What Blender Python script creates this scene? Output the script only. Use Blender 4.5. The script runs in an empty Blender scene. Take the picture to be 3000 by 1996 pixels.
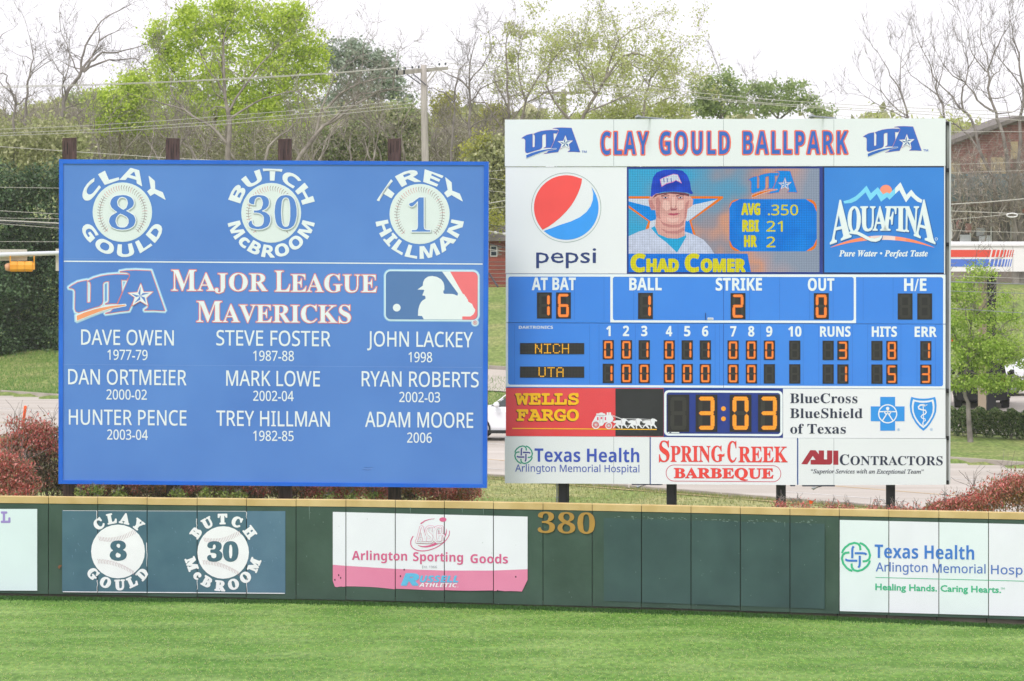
import bpy, math, random
import numpy as np
from mathutils import Vector, geometry

# ------------------------------------------------------------------ camera, sky, sun, exposure
S = bpy.context.scene
COL = S.collection
F_PX, H_CAM, Y_HOR = 16667.0, 9.6, 500.0
PITCH = math.atan((998.0 - Y_HOR) / F_PX)
CP, SP = math.cos(PITCH), math.sin(PITCH)
cam = bpy.data.cameras.new('camera')
cam.sensor_width = 36.0
cam.lens = 36.0 * F_PX / 3000.0
cam.clip_start = 1.0
cam.clip_end = 4000.0
cam.dof.use_dof = True
cam.dof.focus_distance = 130.0
cam.dof.aperture_fstop = 7.0
camo = bpy.data.objects.new('camera', cam)
camo.location = (0, 0, H_CAM)
camo.rotation_euler = (math.pi / 2 - PITCH, 0, 0)
COL.objects.link(camo)
S.camera = camo

SUN_EL, SUN_AZ = math.radians(52), math.radians(205)      # azimuth clockwise from +Y
W = bpy.data.worlds.new('World')
S.world = W
W.use_nodes = True
wn, wl = W.node_tree.nodes, W.node_tree.links
wn.clear()
sky = wn.new('ShaderNodeTexSky')
sky.sky_type = 'NISHITA'
sky.sun_disc = False
sky.sun_elevation = SUN_EL
sky.sun_rotation = SUN_AZ
sky.dust_density = 4.0
sky.air_density = 1.2
hs = wn.new('ShaderNodeHueSaturation')
hs.inputs['Saturation'].default_value = 0.08
hs.inputs['Value'].default_value = 1.0
mixw = wn.new('ShaderNodeMixRGB')
mixw.inputs[0].default_value = 0.7
mixw.inputs[2].default_value = (9.0, 8.8, 9.3, 1)        # even cloud veil
bg = wn.new('ShaderNodeBackground')
bg.inputs['Strength'].default_value = 0.15
wo = wn.new('ShaderNodeOutputWorld')
wl.new(sky.outputs[0], hs.inputs['Color'])
wl.new(hs.outputs[0], mixw.inputs[1])
wl.new(mixw.outputs[0], bg.inputs['Color'])
wl.new(bg.outputs[0], wo.inputs['Surface'])

sl = bpy.data.lights.new('sun', 'SUN')
sl.energy = 1.2
sl.angle = math.radians(14)
sl.color = (1.0, 0.95, 0.93)
so = bpy.data.objects.new('sun', sl)
sd = Vector((math.sin(SUN_AZ) * math.cos(SUN_EL), math.cos(SUN_AZ) * math.cos(SUN_EL), math.sin(SUN_EL)))
so.rotation_euler = sd.to_track_quat('Z', 'Y').to_euler()
so.location = (0, 60, 60)
COL.objects.link(so)

S.view_settings.view_transform = 'Standard'
S.view_settings.look = 'None'
S.view_settings.exposure = 0.2
S.view_settings.gamma = 1.0
S.view_settings.use_curve_mapping = False
EXPO = 2.0 ** S.view_settings.exposure
S.render.engine = 'CYCLES'
HAZE = 0.00015
S.cycles.max_bounces = 5
S.cycles.diffuse_bounces = 3
S.cycles.glossy_bounces = 2
S.cycles.transparent_max_bounces = 4
S.cycles.use_denoising = True

rnd = random.Random(7)
npr = np.random.default_rng(11)

# ------------------------------------------------------------------ geometry of the place
def ray(px, py):
    xc, yc = (px - 1500.0) / F_PX, -(py - 998.0) / F_PX
    return (xc, CP + yc * SP, -SP + yc * CP)

def at(px, py, Y):
    """the point at distance Y that stands where the survey sheet has (px, py)"""
    d = ray(px, py)
    t = Y / d[1]
    return (d[0] * t, Y, H_CAM + d[2] * t)

def ppm(Y):
    return F_PX / Y

def lerp_tab(tab, x):
    if x <= tab[0][0]:
        a, b = tab[0], tab[1]
    elif x >= tab[-1][0]:
        a, b = tab[-2], tab[-1]
    else:
        for i in range(len(tab) - 1):
            if tab[i][0] <= x <= tab[i + 1][0]:
                a, b = tab[i], tab[i + 1]
                break
    return a[1] + (b[1] - a[1]) * (x - a[0]) / (b[0] - a[0])

class PlaneSurf:
    def __init__(s, p, n):
        s.p0, s.n = Vector(p), Vector(n).normalized()
        if s.n.y > 0:
            s.n = -s.n
    def p(s, px, py, off=0.0):
        d = Vector(ray(px, py))
        o = Vector((0, 0, H_CAM))
        q = s.p0 + s.n * off
        t = (q - o).dot(s.n) / d.dot(s.n)
        return tuple(o + d * t)

# ------------------------------------------------------------------ materials
def lin(c):
    out = []
    for v in c[:3]:
        v = v / 255.0
        out.append(v / 12.92 if v <= 0.04045 else ((v + 0.055) / 1.055) ** 2.4)
    return out

KV = 0.92
MATS = {}
def mat(name, rgb, rough=0.55, var=0.05, scale=3.0, k=None, bump=0.0, metal=0.0, spec=0.3,
        rgb2=None, detail=4.0, stretch=None, contrast=0.0):
    if name in MATS:
        return MATS[name]
    k = KV if k is None else k
    m = bpy.data.materials.new(name)
    m.use_nodes = True
    n, l = m.node_tree.nodes, m.node_tree.links
    b = n['Principled BSDF']
    c = [min(0.9, v * k) for v in lin(rgb)]
    c2 = [min(0.9, v * k) for v in lin(rgb2)] if rgb2 else None
    tc = n.new('ShaderNodeTexCoord')
    mp = n.new('ShaderNodeMapping')
    if stretch:
        mp.inputs['Scale'].default_value = stretch
    nz = n.new('ShaderNodeTexNoise')
    nz.inputs['Scale'].default_value = scale
    nz.inputs['Detail'].default_value = detail
    rp = n.new('ShaderNodeValToRGB')
    lo, hi = 0.3 + contrast, 0.7 - contrast
    rp.color_ramp.elements[0].position = lo
    rp.color_ramp.elements[1].position = hi
    if c2:
        rp.color_ramp.elements[0].color = c + [1]
        rp.color_ramp.elements[1].color = c2 + [1]
    else:
        rp.color_ramp.elements[0].color = [v * (1 - var) for v in c] + [1]
        rp.color_ramp.elements[1].color = [min(0.95, v * (1 + var)) for v in c] + [1]
    l.new(tc.outputs['Object'], mp.inputs[0])
    l.new(mp.outputs[0], nz.inputs['Vector'])
    l.new(nz.outputs[0], rp.inputs[0])
    l.new(rp.outputs[0], b.inputs['Base Color'])
    b.inputs['Roughness'].default_value = rough
    b.inputs['Metallic'].default_value = metal
    b.inputs['Specular IOR Level'].default_value = spec
    if bump:
        nb = n.new('ShaderNodeTexNoise')
        nb.inputs['Scale'].default_value = scale * 6
        bp = n.new('ShaderNodeBump')
        bp.inputs['Strength'].default_value = bump
        bp.inputs['Distance'].default_value = 0.03
        l.new(mp.outputs[0], nb.inputs['Vector'])
        l.new(nb.outputs[0], bp.inputs['Height'])
        l.new(bp.outputs[0], b.inputs['Normal'])
    MATS[name] = m
    return m

def glow(name, rgb, k=1.0, var=0.06, scale=40.0, rgb2=None):
    """something that gives off light: LED segments and screens"""
    if name in MATS:
        return MATS[name]
    m = bpy.data.materials.new(name)
    m.use_nodes = True
    n, l = m.node_tree.nodes, m.node_tree.links
    n.clear()
    o = n.new('ShaderNodeOutputMaterial')
    e = n.new('ShaderNodeEmission')
    tc = n.new('ShaderNodeTexCoord')
    nz = n.new('ShaderNodeTexNoise')
    nz.inputs['Scale'].default_value = scale
    rp = n.new('ShaderNodeValToRGB')
    rp.color_ramp.elements[0].position = 0.35
    rp.color_ramp.elements[1].position = 0.65
    c = lin(rgb)
    c2 = lin(rgb2) if rgb2 else None
    rp.color_ramp.elements[0].color = ([v * (1 - var) for v in c] if not c2 else c) + [1]
    rp.color_ramp.elements[1].color = ([v * (1 + var) for v in c] if not c2 else c2) + [1]
    l.new(tc.outputs['Object'], nz.inputs['Vector'])
    l.new(nz.outputs[0], rp.inputs[0])
    l.new(rp.outputs[0], e.inputs['Color'])
    e.inputs['Strength'].default_value = k / EXPO
    l.new(e.outputs[0], o.inputs['Surface'])
    MATS[name] = m
    return m

def leafmat(name, cols, k=0.9, transl=0.35, rough=0.5):
    if name in MATS:
        return MATS[name]
    m = bpy.data.materials.new(name)
    m.use_nodes = True
    n, l = m.node_tree.nodes, m.node_tree.links
    b = n['Principled BSDF']
    out = n['Material Output']
    g = n.new('ShaderNodeNewGeometry')
    rp = n.new('ShaderNodeValToRGB')
    els = rp.color_ramp.elements
    cc = [[v * k for v in lin(c)] + [1] for c in cols]
    els[0].color = cc[0]
    els[1].color = cc[-1]
    for i, c in enumerate(cc[1:-1]):
        e = els.new((i + 1) / (len(cc) - 1))
        e.color = c
    l.new(g.outputs['Random Per Island'], rp.inputs[0])
    l.new(rp.outputs[0], b.inputs['Base Color'])
    b.inputs['Roughness'].default_value = rough
    b.inputs['Specular IOR Level'].default_value = 0.25
    if transl:
        t = n.new('ShaderNodeBsdfTranslucent')
        l.new(rp.outputs[0], t.inputs['Color'])
        mx = n.new('ShaderNodeMixShader')
        mx.inputs[0].default_value = transl
        l.new(b.outputs[0], mx.inputs[1])
        l.new(t.outputs[0], mx.inputs[2])
        l.new(mx.outputs[0], out.inputs['Surface'])
    MATS[name] = m
    return m

# ------------------------------------------------------------------ objects
def tag(o, label=None, cat=None, group=None, kind=None):
    if label: o['label'] = label
    if cat: o['category'] = cat
    if group: o['group'] = group
    if kind: o['kind'] = kind
    return o

def empty(name, loc, label, cat, group=None):
    o = bpy.data.objects.new(name, None)
    o.location = loc
    o.empty_display_size = 0.2
    COL.objects.link(o)
    return tag(o, label, cat, group)

def root_loc(o):
    while o.parent:
        o = o.parent
    return o.location.copy()

def mobj(name, V, F, mats, parent=None, mi=None, smooth=False, origin=None):
    """V in world space; the object's own origin is its thing's base"""
    V = np.asarray(V, dtype=np.float64).reshape(-1, 3)
    if parent:
        org = np.array(root_loc(parent))
    elif origin is not None:
        org = np.array(origin)
    else:
        org = np.array([(V[:, 0].min() + V[:, 0].max()) / 2, (V[:, 1].min() + V[:, 1].max()) / 2, V[:, 2].min()])
    me = bpy.data.meshes.new(name)
    if isinstance(F, np.ndarray):
        nf, k = F.shape
        me.vertices.add(len(V))
        me.vertices.foreach_set('co', (V - org).astype(np.float32).ravel())
        me.loops.add(nf * k)
        me.loops.foreach_set('vertex_index', F.astype(np.int32).ravel())
        me.polygons.add(nf)
        me.polygons.foreach_set('loop_start', np.arange(0, nf * k, k, dtype=np.int32))
        me.update(calc_edges=True)
    else:
        me.from_pydata((V - org).tolist(), [], F)
        me.update()
    if not isinstance(mats, (list, tuple)):
        mats = [mats]
    for m in mats:
        me.materials.append(m)
    if mi is not None:
        me.polygons.foreach_set('material_index', np.asarray(mi, dtype=np.int32))
    if smooth:
        me.polygons.foreach_set('use_smooth', np.ones(len(me.polygons), dtype=bool))
    o = bpy.data.objects.new(name, me)
    if parent:
        o.parent = parent
    else:
        o.location = org
    COL.objects.link(o)
    return o

class MB:
    """collects boxes, tubes and prisms in world space"""
    def __init__(s):
        s.V, s.F, s.M = [], [], []
    def add(s, V, F, m=0):
        b = len(s.V)
        s.V += [tuple(v) for v in V]
        s.F += [tuple(i + b for i in f) for f in F]
        s.M += [m] * len(F)
    def box(s, x0, x1, y0, y1, z0, z1, m=0):
        s.add([(x0, y0, z0), (x1, y0, z0), (x1, y1, z0), (x0, y1, z0), (x0, y0, z1), (x1, y0, z1), (x1, y1, z1), (x0, y1, z1)],
              [(0, 3, 2, 1), (4, 5, 6, 7), (0, 1, 5, 4), (1, 2, 6, 5), (2, 3, 7, 6), (3, 0, 4, 7)], m)
    def hexa(s, P, m=0):
        s.add(P, [(0, 3, 2, 1), (4, 5, 6, 7), (0, 1, 5, 4), (1, 2, 6, 5), (2, 3, 7, 6), (3, 0, 4, 7)], m)
    def tube(s, pts, rad, sides=6, m=0, cap=True):
        pts = [Vector(p) for p in pts]
        if not isinstance(rad, (list, tuple)):
            rad = [rad] * len(pts)
        b = len(s.V)
        n = len(pts)
        for i, p in enumerate(pts):
            d = (pts[min(i + 1, n - 1)] - pts[max(i - 1, 0)])
            if d.length < 1e-9:
                d = Vector((0, 0, 1))
            d.normalize()
            ref = Vector((0, 1, 0)) if abs(d.y) < 0.9 else Vector((1, 0, 0))
            u = d.cross(ref).normalized()
            w = d.cross(u)
            for k in range(sides):
                a = 2 * math.pi * k / sides
                q = p + (u * math.cos(a) + w * math.sin(a)) * rad[i]
                s.V.append((q.x, q.y, q.z))
        for i in range(n - 1):
            for k in range(sides):
                k2 = (k + 1) % sides
                s.F.append((b + i * sides + k, b + i * sides + k2, b + (i + 1) * sides + k2, b + (i + 1) * sides + k))
                s.M.append(m)
        if cap:
            s.F.append(tuple(b + k for k in range(sides))[::-1])
            s.F.append(tuple(b + (n - 1) * sides + k for k in range(sides)))
            s.M += [m, m]
    def build(s, name, mats, parent=None, smooth=False, origin=None):
        return mobj(name, s.V, s.F, mats, parent, s.M, smooth, origin)

# ------------------------------------------------------------------ flat print: signs, letters, screens
# outlines of the letters used on the signs, in 1/160 em. Per letter: face, character code, advance, number of
# outlines, then per outline its number of corners and the steps from corner to corner
LETTERS = [
4,32,44,0,4,45,52,1,4,45,43,-39,0,0,-15,39,0,4,46,35,1,8,17,18,7,-3,3,-7,-3,-7,-7,-2,-6,2,-3,7,3,7,4,48,92,2,20,46,116,16,-4,12,-11,7,-19,3,-25,-1,-17,-3,-14,
-5,-12,-7,-9,-10,-5,-12,-2,-17,4,-12,12,-7,19,-2,24,1,17,3,15,5,12,7,8,9,5,16,13,-10,-11,-3,-8,-9,-4,-14,-1,-21,1,-20,4,-15,8,-9,11,-3,11,3,7,9,4,15,1,20,-1,
21,-4,14,-7,9,4,49,92,1,10,45,114,12,0,0,-114,-14,0,0,95,1,5,-7,-7,-3,-2,-12,-10,-8,9,4,50,92,1,32,44,116,14,-2,11,-6,7,-10,3,-13,-1,-8,-3,-8,-10,-16,-7,-8,-9,
-8,-24,-24,58,0,0,-13,-75,0,0,12,38,38,6,7,9,13,2,7,1,8,-1,8,-4,6,-7,4,-8,1,-8,-1,-7,-2,-6,-3,-7,-5,-7,9,7,6,8,4,10,3,4,51,92,1,52,44,116,15,-2,11,-6,7,-9,2,
-11,-2,-11,-5,-8,-7,-5,-10,-4,12,-3,9,-6,5,-8,1,-11,-1,-9,-3,-8,-6,-7,-9,-5,-11,-4,-13,-1,-17,2,-8,2,-7,3,0,13,16,-6,16,-2,13,2,9,4,5,7,2,10,-2,9,-7,6,-10,4,
-13,1,-11,0,0,12,11,0,12,1,9,5,6,7,1,9,-1,7,-4,5,-7,4,-8,1,-9,-1,-7,-2,-7,-3,-6,-4,-7,10,7,4,8,4,10,3,4,52,92,2,11,3,38,54,77,15,0,0,-76,16,0,0,-13,-16,0,0,
-26,-14,0,0,26,-55,0,8,56,74,-1,0,-3,-7,-4,-6,-34,-48,41,0,0,50,1,5,4,53,92,1,37,13,60,4,54,57,0,0,-13,-45,0,-3,-33,4,1,4,0,5,1,5,0,16,-2,12,-7,8,-10,2,-15,-2,
-15,-9,-12,-13,-8,-18,-3,-17,2,-7,2,-6,3,0,13,6,-3,8,-3,16,-2,11,2,9,4,6,8,2,11,-2,10,-5,7,-9,5,-13,1,-4,0,-6,-1,-5,0,-4,-1,4,54,92,2,39,61,116,8,0,6,-2,0,-12,
-6,2,-8,0,-10,-1,-8,-2,-7,-5,-5,-5,-3,-7,-3,-8,-2,-18,1,0,4,5,6,5,8,3,9,1,13,-3,11,-7,7,-10,2,-15,-2,-16,-8,-12,-11,-8,-15,-3,-11,2,-9,4,-8,7,-6,9,-4,13,-1,16,
0,12,2,12,3,11,5,11,7,8,9,7,11,4,20,12,-55,-10,1,-7,0,-6,-3,-5,-3,-4,-5,-2,-4,-1,-5,1,-7,2,-7,3,-6,5,-5,6,-4,8,-1,9,2,7,5,5,8,1,12,-1,10,-4,7,4,55,92,1,7,7,
114,77,0,0,-11,-47,-103,-15,0,47,101,-62,0,4,56,92,3,38,46,116,13,-2,11,-5,7,-9,3,-12,-1,-6,-2,-6,-4,-4,-4,-5,-11,-7,7,-3,6,-4,5,-5,4,-5,3,-6,1,-7,-3,-13,-8,
-10,-12,-7,-15,-2,-16,2,-12,6,-8,10,-2,13,1,7,2,7,4,5,5,5,12,7,-8,5,-7,6,-4,8,-1,10,1,8,3,6,5,6,7,4,8,2,18,18,-12,-9,1,-8,-1,-6,-3,-4,-5,-2,-7,1,-5,2,-5,3,-4,
5,-3,5,-2,5,-3,8,4,6,4,5,6,1,8,-1,7,-5,5,17,-17,-46,-9,-5,-7,-5,-4,-7,-1,-8,1,-8,5,-6,7,-4,11,-1,10,1,8,4,4,6,2,8,-2,8,-5,6,-7,5,-10,5,4,57,92,2,43,44,116,11,
-2,9,-4,8,-7,6,-9,4,-13,1,-16,0,-12,-2,-12,-3,-11,-5,-10,-7,-9,-9,-7,-12,-4,-14,-2,-4,0,-4,1,-4,0,-3,1,0,12,7,-2,7,0,11,1,8,3,6,4,5,6,4,6,3,8,2,18,-1,0,-4,-5,
-6,-4,-8,-3,-9,-1,-13,2,-11,7,-7,11,-2,14,1,11,4,10,5,8,7,5,9,4,20,10,-11,-9,-2,-7,-5,-4,-8,-2,-12,1,-9,4,-8,7,-5,10,-1,7,1,6,2,5,3,4,5,2,5,1,5,-1,7,-2,6,-3,6,
-5,6,-6,3,4,65,102,2,8,45,115,13,0,44,-115,-15,0,-14,35,-45,0,-13,-35,-15,0,8,51,100,-1,-5,-2,-5,-2,-7,-13,-35,36,0,-13,35,-4,15,4,66,104,3,21,16,0,0,114,32,0,
19,-1,14,-5,8,-9,3,-13,-2,-9,-4,-8,-7,-5,-9,-3,0,-1,13,-4,5,-4,4,-5,3,-6,0,-9,-2,-13,-8,-11,-13,-6,-16,-2,11,-7,102,-19,0,0,-36,21,0,12,1,8,3,4,6,2,8,-2,8,-5,
6,-9,3,11,-9,-47,-22,0,0,-42,23,0,13,2,8,4,5,7,1,9,-2,8,-4,6,-9,4,4,67,101,1,33,65,116,17,-2,14,-5,-6,-12,-11,4,-7,2,-8,0,-16,-3,-12,-9,-8,-15,-3,-19,2,-19,8,
-15,12,-9,17,-3,8,0,7,1,13,4,0,-13,-7,-2,-14,-2,-9,-1,-16,2,-13,6,-10,8,-7,12,-5,15,-1,16,1,17,5,14,8,12,11,8,13,6,4,68,117,2,13,16,0,0,114,35,0,16,-1,14,-5,
11,-8,8,-11,5,-14,2,-17,-4,-25,-12,-18,-19,-11,-25,-4,9,2,102,-19,0,0,-90,15,0,35,12,12,34,-3,20,-8,13,-14,8,4,69,89,1,12,16,0,0,114,63,0,0,-12,-49,0,0,-36,46,
0,0,-13,-46,0,0,-40,49,0,0,-13,4,70,83,1,10,16,0,0,114,63,0,0,-12,-49,0,0,-41,46,0,0,-13,-46,0,0,-48,4,72,119,1,12,16,114,14,0,0,-48,58,0,0,48,15,0,0,-114,-15,
0,0,53,-58,0,0,-53,-14,0,4,73,54,1,12,6,114,42,0,0,-8,-14,-3,0,-92,14,-3,0,-8,-42,0,0,8,14,3,0,92,-14,3,4,74,44,1,19,15,114,14,0,0,-112,-2,-15,-6,-10,-10,-5,
-12,-2,-6,0,-5,2,0,12,2,-1,3,0,3,-1,3,0,8,2,3,2,2,3,2,5,1,7,4,75,99,1,16,16,114,14,0,0,-56,5,5,5,6,5,5,5,6,30,34,17,0,-45,-50,47,-64,-17,0,-40,55,-12,-11,0,
-44,-14,0,4,76,84,1,6,16,114,14,0,0,-101,50,0,0,-13,-64,0,4,77,145,1,18,16,0,0,114,21,0,35,-93,1,0,35,93,22,0,0,-114,-15,0,0,79,1,8,0,13,-38,-100,-12,0,-38,
100,0,-13,1,-9,0,-78,4,78,122,1,15,16,0,0,114,16,0,61,-94,1,0,0,3,-1,4,0,87,13,0,0,-114,-17,0,-61,95,0,-14,1,-8,0,-73,4,79,125,2,24,63,116,15,-2,14,-5,10,-9,7,
-12,5,-14,1,-17,-1,-16,-5,-15,-7,-11,-10,-9,-14,-6,-15,-2,-17,2,-13,6,-10,9,-7,11,-5,15,-1,16,1,17,5,14,7,12,10,9,13,5,16,17,-11,-17,-3,-12,-9,-7,-14,-2,-20,2,
-19,7,-15,12,-9,17,-3,16,3,12,9,7,15,2,19,-2,20,-7,14,-12,9,4,80,97,2,15,16,0,0,114,30,0,19,-2,13,-7,8,-10,3,-14,-1,-9,-4,-9,-5,-7,-9,-6,-12,-4,-15,-2,-13,0,0,
-44,11,14,102,-14,0,0,-45,11,0,15,1,10,4,6,7,2,11,-2,10,-5,6,-9,5,4,82,100,2,18,16,0,0,114,31,0,19,-2,12,-6,8,-10,3,-14,-1,-9,-3,-6,-4,-6,-4,-4,-6,-3,-5,-3,31,
-51,-17,0,-27,47,-23,0,0,-47,11,16,102,-16,0,0,-43,17,0,12,2,8,4,5,7,2,9,-2,10,-5,6,-9,4,4,83,88,1,51,46,116,17,-2,8,-2,7,-3,-5,-12,-20,6,-7,0,-10,-1,-6,-3,-4,
-6,-2,-6,1,-6,2,-4,3,-4,4,-3,7,-3,8,-3,9,-4,8,-4,6,-5,5,-6,2,-6,1,-8,-2,-14,-9,-10,-13,-6,-16,-3,-18,2,-8,2,-6,2,0,14,7,-3,7,-2,9,-2,9,0,11,1,8,4,5,6,2,7,-2,
10,-9,7,-16,7,-13,6,-9,7,-6,9,-1,12,1,8,3,7,6,6,7,4,9,3,4,84,89,1,8,2,114,85,0,0,-12,-35,0,0,-102,-15,0,0,102,-35,0,4,85,117,1,24,14,114,15,0,0,-74,2,-12,5,-9,
10,-6,13,-2,13,2,9,6,5,10,2,11,0,74,14,0,0,-74,-1,-11,-3,-10,-6,-9,-9,-6,-11,-4,-14,-2,-19,3,-13,9,-9,13,-3,18,4,86,96,1,12,0,114,15,0,26,-73,6,-19,1,-6,1,6,4,
12,2,7,26,73,15,0,-41,-114,-14,0,4,87,149,1,30,2,114,15,0,18,-70,2,-7,3,-20,1,7,2,7,1,7,22,76,15,0,21,-69,4,-15,2,-13,1,6,2,7,1,7,2,8,18,69,15,0,-31,-114,-14,
0,-22,75,-2,5,-2,9,-2,6,-1,-1,-1,-5,-4,-15,-21,-74,-15,0,4,89,91,1,9,0,114,16,0,29,-56,30,56,16,0,-39,-70,0,-44,-14,0,0,44,4,97,90,2,33,46,87,14,-2,9,-5,6,-9,
2,-13,0,-58,-10,0,-3,12,-1,0,-6,-6,-6,-4,-7,-3,-10,-1,-10,2,-9,5,-6,7,-2,12,3,11,7,9,13,5,18,2,15,1,0,5,-1,9,-4,6,-5,3,-8,1,-13,-2,-5,-2,-6,-3,-4,11,6,3,15,4,
13,-1,-47,-9,-4,-5,-5,-1,-7,1,-7,3,-4,5,-2,7,-1,10,1,8,5,5,7,2,11,0,8,4,101,90,2,29,47,87,10,-1,9,-3,7,-6,5,-8,3,-9,1,-11,0,-9,-59,0,2,-13,6,-9,8,-6,12,-2,14,
2,13,4,0,-12,-13,-4,-15,-2,-11,2,-10,3,-9,7,-6,8,-4,11,-1,13,1,13,4,11,5,9,8,7,9,4,9,20,-12,-9,2,-9,-2,-7,-5,-5,-7,-2,-11,43,0,-1,10,-4,8,4,103,98,2,32,44,87,
8,0,7,-3,7,-4,5,-6,1,0,2,12,11,0,0,-87,-3,-17,-7,-11,-11,-7,-18,-2,-17,1,-13,4,0,13,14,-5,17,-2,10,2,8,5,4,7,2,10,0,14,-11,-9,-16,-4,-15,3,-11,9,-7,14,-2,19,2,
18,7,14,11,9,17,17,-8,-10,-3,-7,-6,-4,-10,-2,-14,2,-14,4,-11,7,-6,10,-2,11,2,8,5,5,9,1,13,0,4,-1,15,-5,10,-8,6,4,105,41,2,12,21,118,5,-2,2,-3,1,-4,-1,-4,-2,-3,
-5,-2,-6,2,-2,3,-1,4,1,4,2,3,4,-1,-30,14,0,0,-86,-14,0,4,108,41,1,4,14,122,14,0,0,-122,-14,0,4,109,150,1,39,53,87,17,-3,9,-11,1,0,5,6,7,5,8,2,8,1,12,-1,9,-6,6,
-10,2,-14,0,-56,-14,0,0,55,-5,15,-13,6,-10,-2,-8,-6,-4,-9,-1,-12,0,-47,-14,0,0,55,-4,15,-13,6,-11,-2,-7,-6,-4,-10,-1,-14,0,-44,-14,0,0,86,11,0,2,-12,1,0,5,6,6,
4,7,3,4,110,99,1,23,55,87,13,-1,10,-6,6,-10,2,-14,0,-56,-14,0,0,55,-5,15,-14,6,-12,-2,-8,-6,-4,-10,-1,-14,0,-44,-14,0,0,86,11,0,2,-12,1,0,5,6,6,4,8,3,4,111,97,
2,20,49,87,11,-1,9,-4,8,-6,6,-9,4,-11,1,-13,-3,-19,-8,-14,-12,-9,-17,-3,-11,2,-9,4,-8,6,-6,9,-4,11,-1,13,2,19,9,14,12,8,16,16,-8,-11,-3,-8,-6,-4,-10,-2,-14,2,
-14,4,-10,8,-7,11,-2,12,2,8,7,4,10,2,14,-2,14,-4,10,-8,6,4,112,98,2,25,54,87,15,-2,11,-9,7,-14,3,-19,-3,-19,-7,-14,-11,-9,-15,-3,-9,1,-7,3,-6,4,-4,5,-1,0,0,-7,
1,-4,0,-38,-14,0,0,124,11,0,2,-12,1,0,4,5,6,5,7,2,17,17,-13,-10,3,-11,-2,-8,-6,-4,-9,-1,-13,0,-3,1,-14,4,-10,7,-7,12,-2,7,1,6,3,8,12,2,17,-1,13,-5,11,4,114,66,
1,21,56,87,5,0,3,-1,-2,-13,-2,1,-5,0,-2,1,-7,-1,-6,-3,-5,-4,-4,-6,-2,-7,-1,-8,0,-46,-14,0,0,86,11,0,2,-16,5,7,6,5,7,4,4,115,77,1,48,40,87,8,0,7,-1,13,-4,-5,
-12,-11,4,-13,2,-7,-1,-6,-2,-3,-3,-1,-5,0,-3,4,-5,5,-2,5,-3,8,-3,14,-6,5,-4,3,-4,3,-5,0,-6,-2,-11,-7,-8,-11,-5,-14,-2,-15,2,-12,4,0,13,6,-3,14,-4,8,0,9,1,6,2,
4,4,1,5,-2,6,-2,3,-10,5,-7,3,-8,3,-7,3,-5,4,-4,4,-2,5,-1,7,2,9,7,7,10,5,4,116,58,1,27,20,105,9,0,0,-19,25,0,0,-11,-25,0,0,-50,1,-7,3,-4,4,-3,5,-1,7,0,5,2,0,
-11,-6,-2,-4,0,-4,-1,-7,1,-6,2,-5,3,-4,5,-2,7,-1,9,0,50,-12,0,0,7,12,5,5,32,44,0,5,47,45,1,4,44,111,-11,0,-32,-112,11,0,5,48,92,2,20,46,116,17,-4,13,-12,7,-18,
3,-25,-1,-17,-3,-14,-5,-12,-8,-9,-10,-5,-13,-2,-18,4,-13,12,-7,19,-2,24,1,17,3,15,5,11,7,9,10,5,16,21,-20,-7,2,-8,-2,-5,-7,-2,-13,-1,-17,1,-17,2,-12,5,-8,8,-2,
7,2,5,8,3,12,1,17,-1,17,-3,13,5,49,92,1,10,46,114,20,0,0,-114,-24,0,0,83,1,6,-6,-6,-3,-2,-13,-11,-12,15,5,50,92,1,34,47,116,10,-1,9,-3,7,-5,6,-6,3,-8,1,-8,-1,
-9,-3,-8,-4,-8,-14,-16,-10,-9,-15,-14,0,-1,50,0,0,-20,-80,0,0,17,37,37,6,7,5,5,3,6,2,10,-1,6,-3,4,-4,3,-6,1,-6,-1,-7,-2,-13,-9,-13,16,5,4,6,4,12,6,5,51,92,1,
54,44,116,15,-2,12,-5,8,-9,3,-11,-2,-11,-5,-8,-8,-6,-10,-4,12,-3,9,-6,5,-8,2,-10,-1,-9,-4,-9,-6,-7,-9,-5,-11,-3,-15,-2,-17,2,-16,5,0,20,8,-3,15,-4,7,0,12,1,7,
3,4,5,1,8,-1,4,-2,4,-3,3,-5,2,-7,1,-18,0,0,19,8,0,10,1,7,1,4,2,3,3,2,4,0,4,-1,6,-3,4,-5,2,-7,1,-8,0,-6,-2,-6,-3,-5,-3,-11,17,16,8,10,2,5,52,92,2,11,53,114,22,
0,0,-72,14,0,0,-18,-14,0,0,-24,-23,0,0,24,-49,0,0,16,6,49,47,-3,-7,-25,-38,28,0,0,39,0,3,5,53,92,1,34,10,56,4,58,62,0,0,-20,-40,0,-3,-23,3,1,3,0,4,1,5,0,10,-1,
9,-3,7,-5,5,-7,4,-8,1,-11,-3,-16,-8,-13,-15,-8,-19,-3,-17,2,-8,2,-6,3,0,20,14,-5,16,-2,9,1,7,3,4,6,2,8,-6,13,-17,4,-9,0,-8,-2,5,54,92,2,43,63,116,4,-1,8,0,3,
-1,0,-19,-3,1,-3,0,-4,1,-4,0,-12,-1,-10,-4,-6,-5,-4,-7,-3,-9,-1,-10,1,0,4,5,5,4,7,3,9,1,13,-2,10,-7,7,-12,2,-15,-2,-16,-8,-13,-13,-8,-16,-3,-11,2,-10,4,-8,7,
-7,9,-4,13,-1,15,0,10,1,10,2,9,3,9,4,8,6,7,8,6,9,5,11,3,16,-3,-59,-5,-1,-7,-4,-5,-7,0,-9,4,-10,3,-4,5,-2,5,-1,6,1,5,4,4,6,1,9,-1,7,-3,6,-5,3,5,55,92,1,7,4,114,
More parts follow.
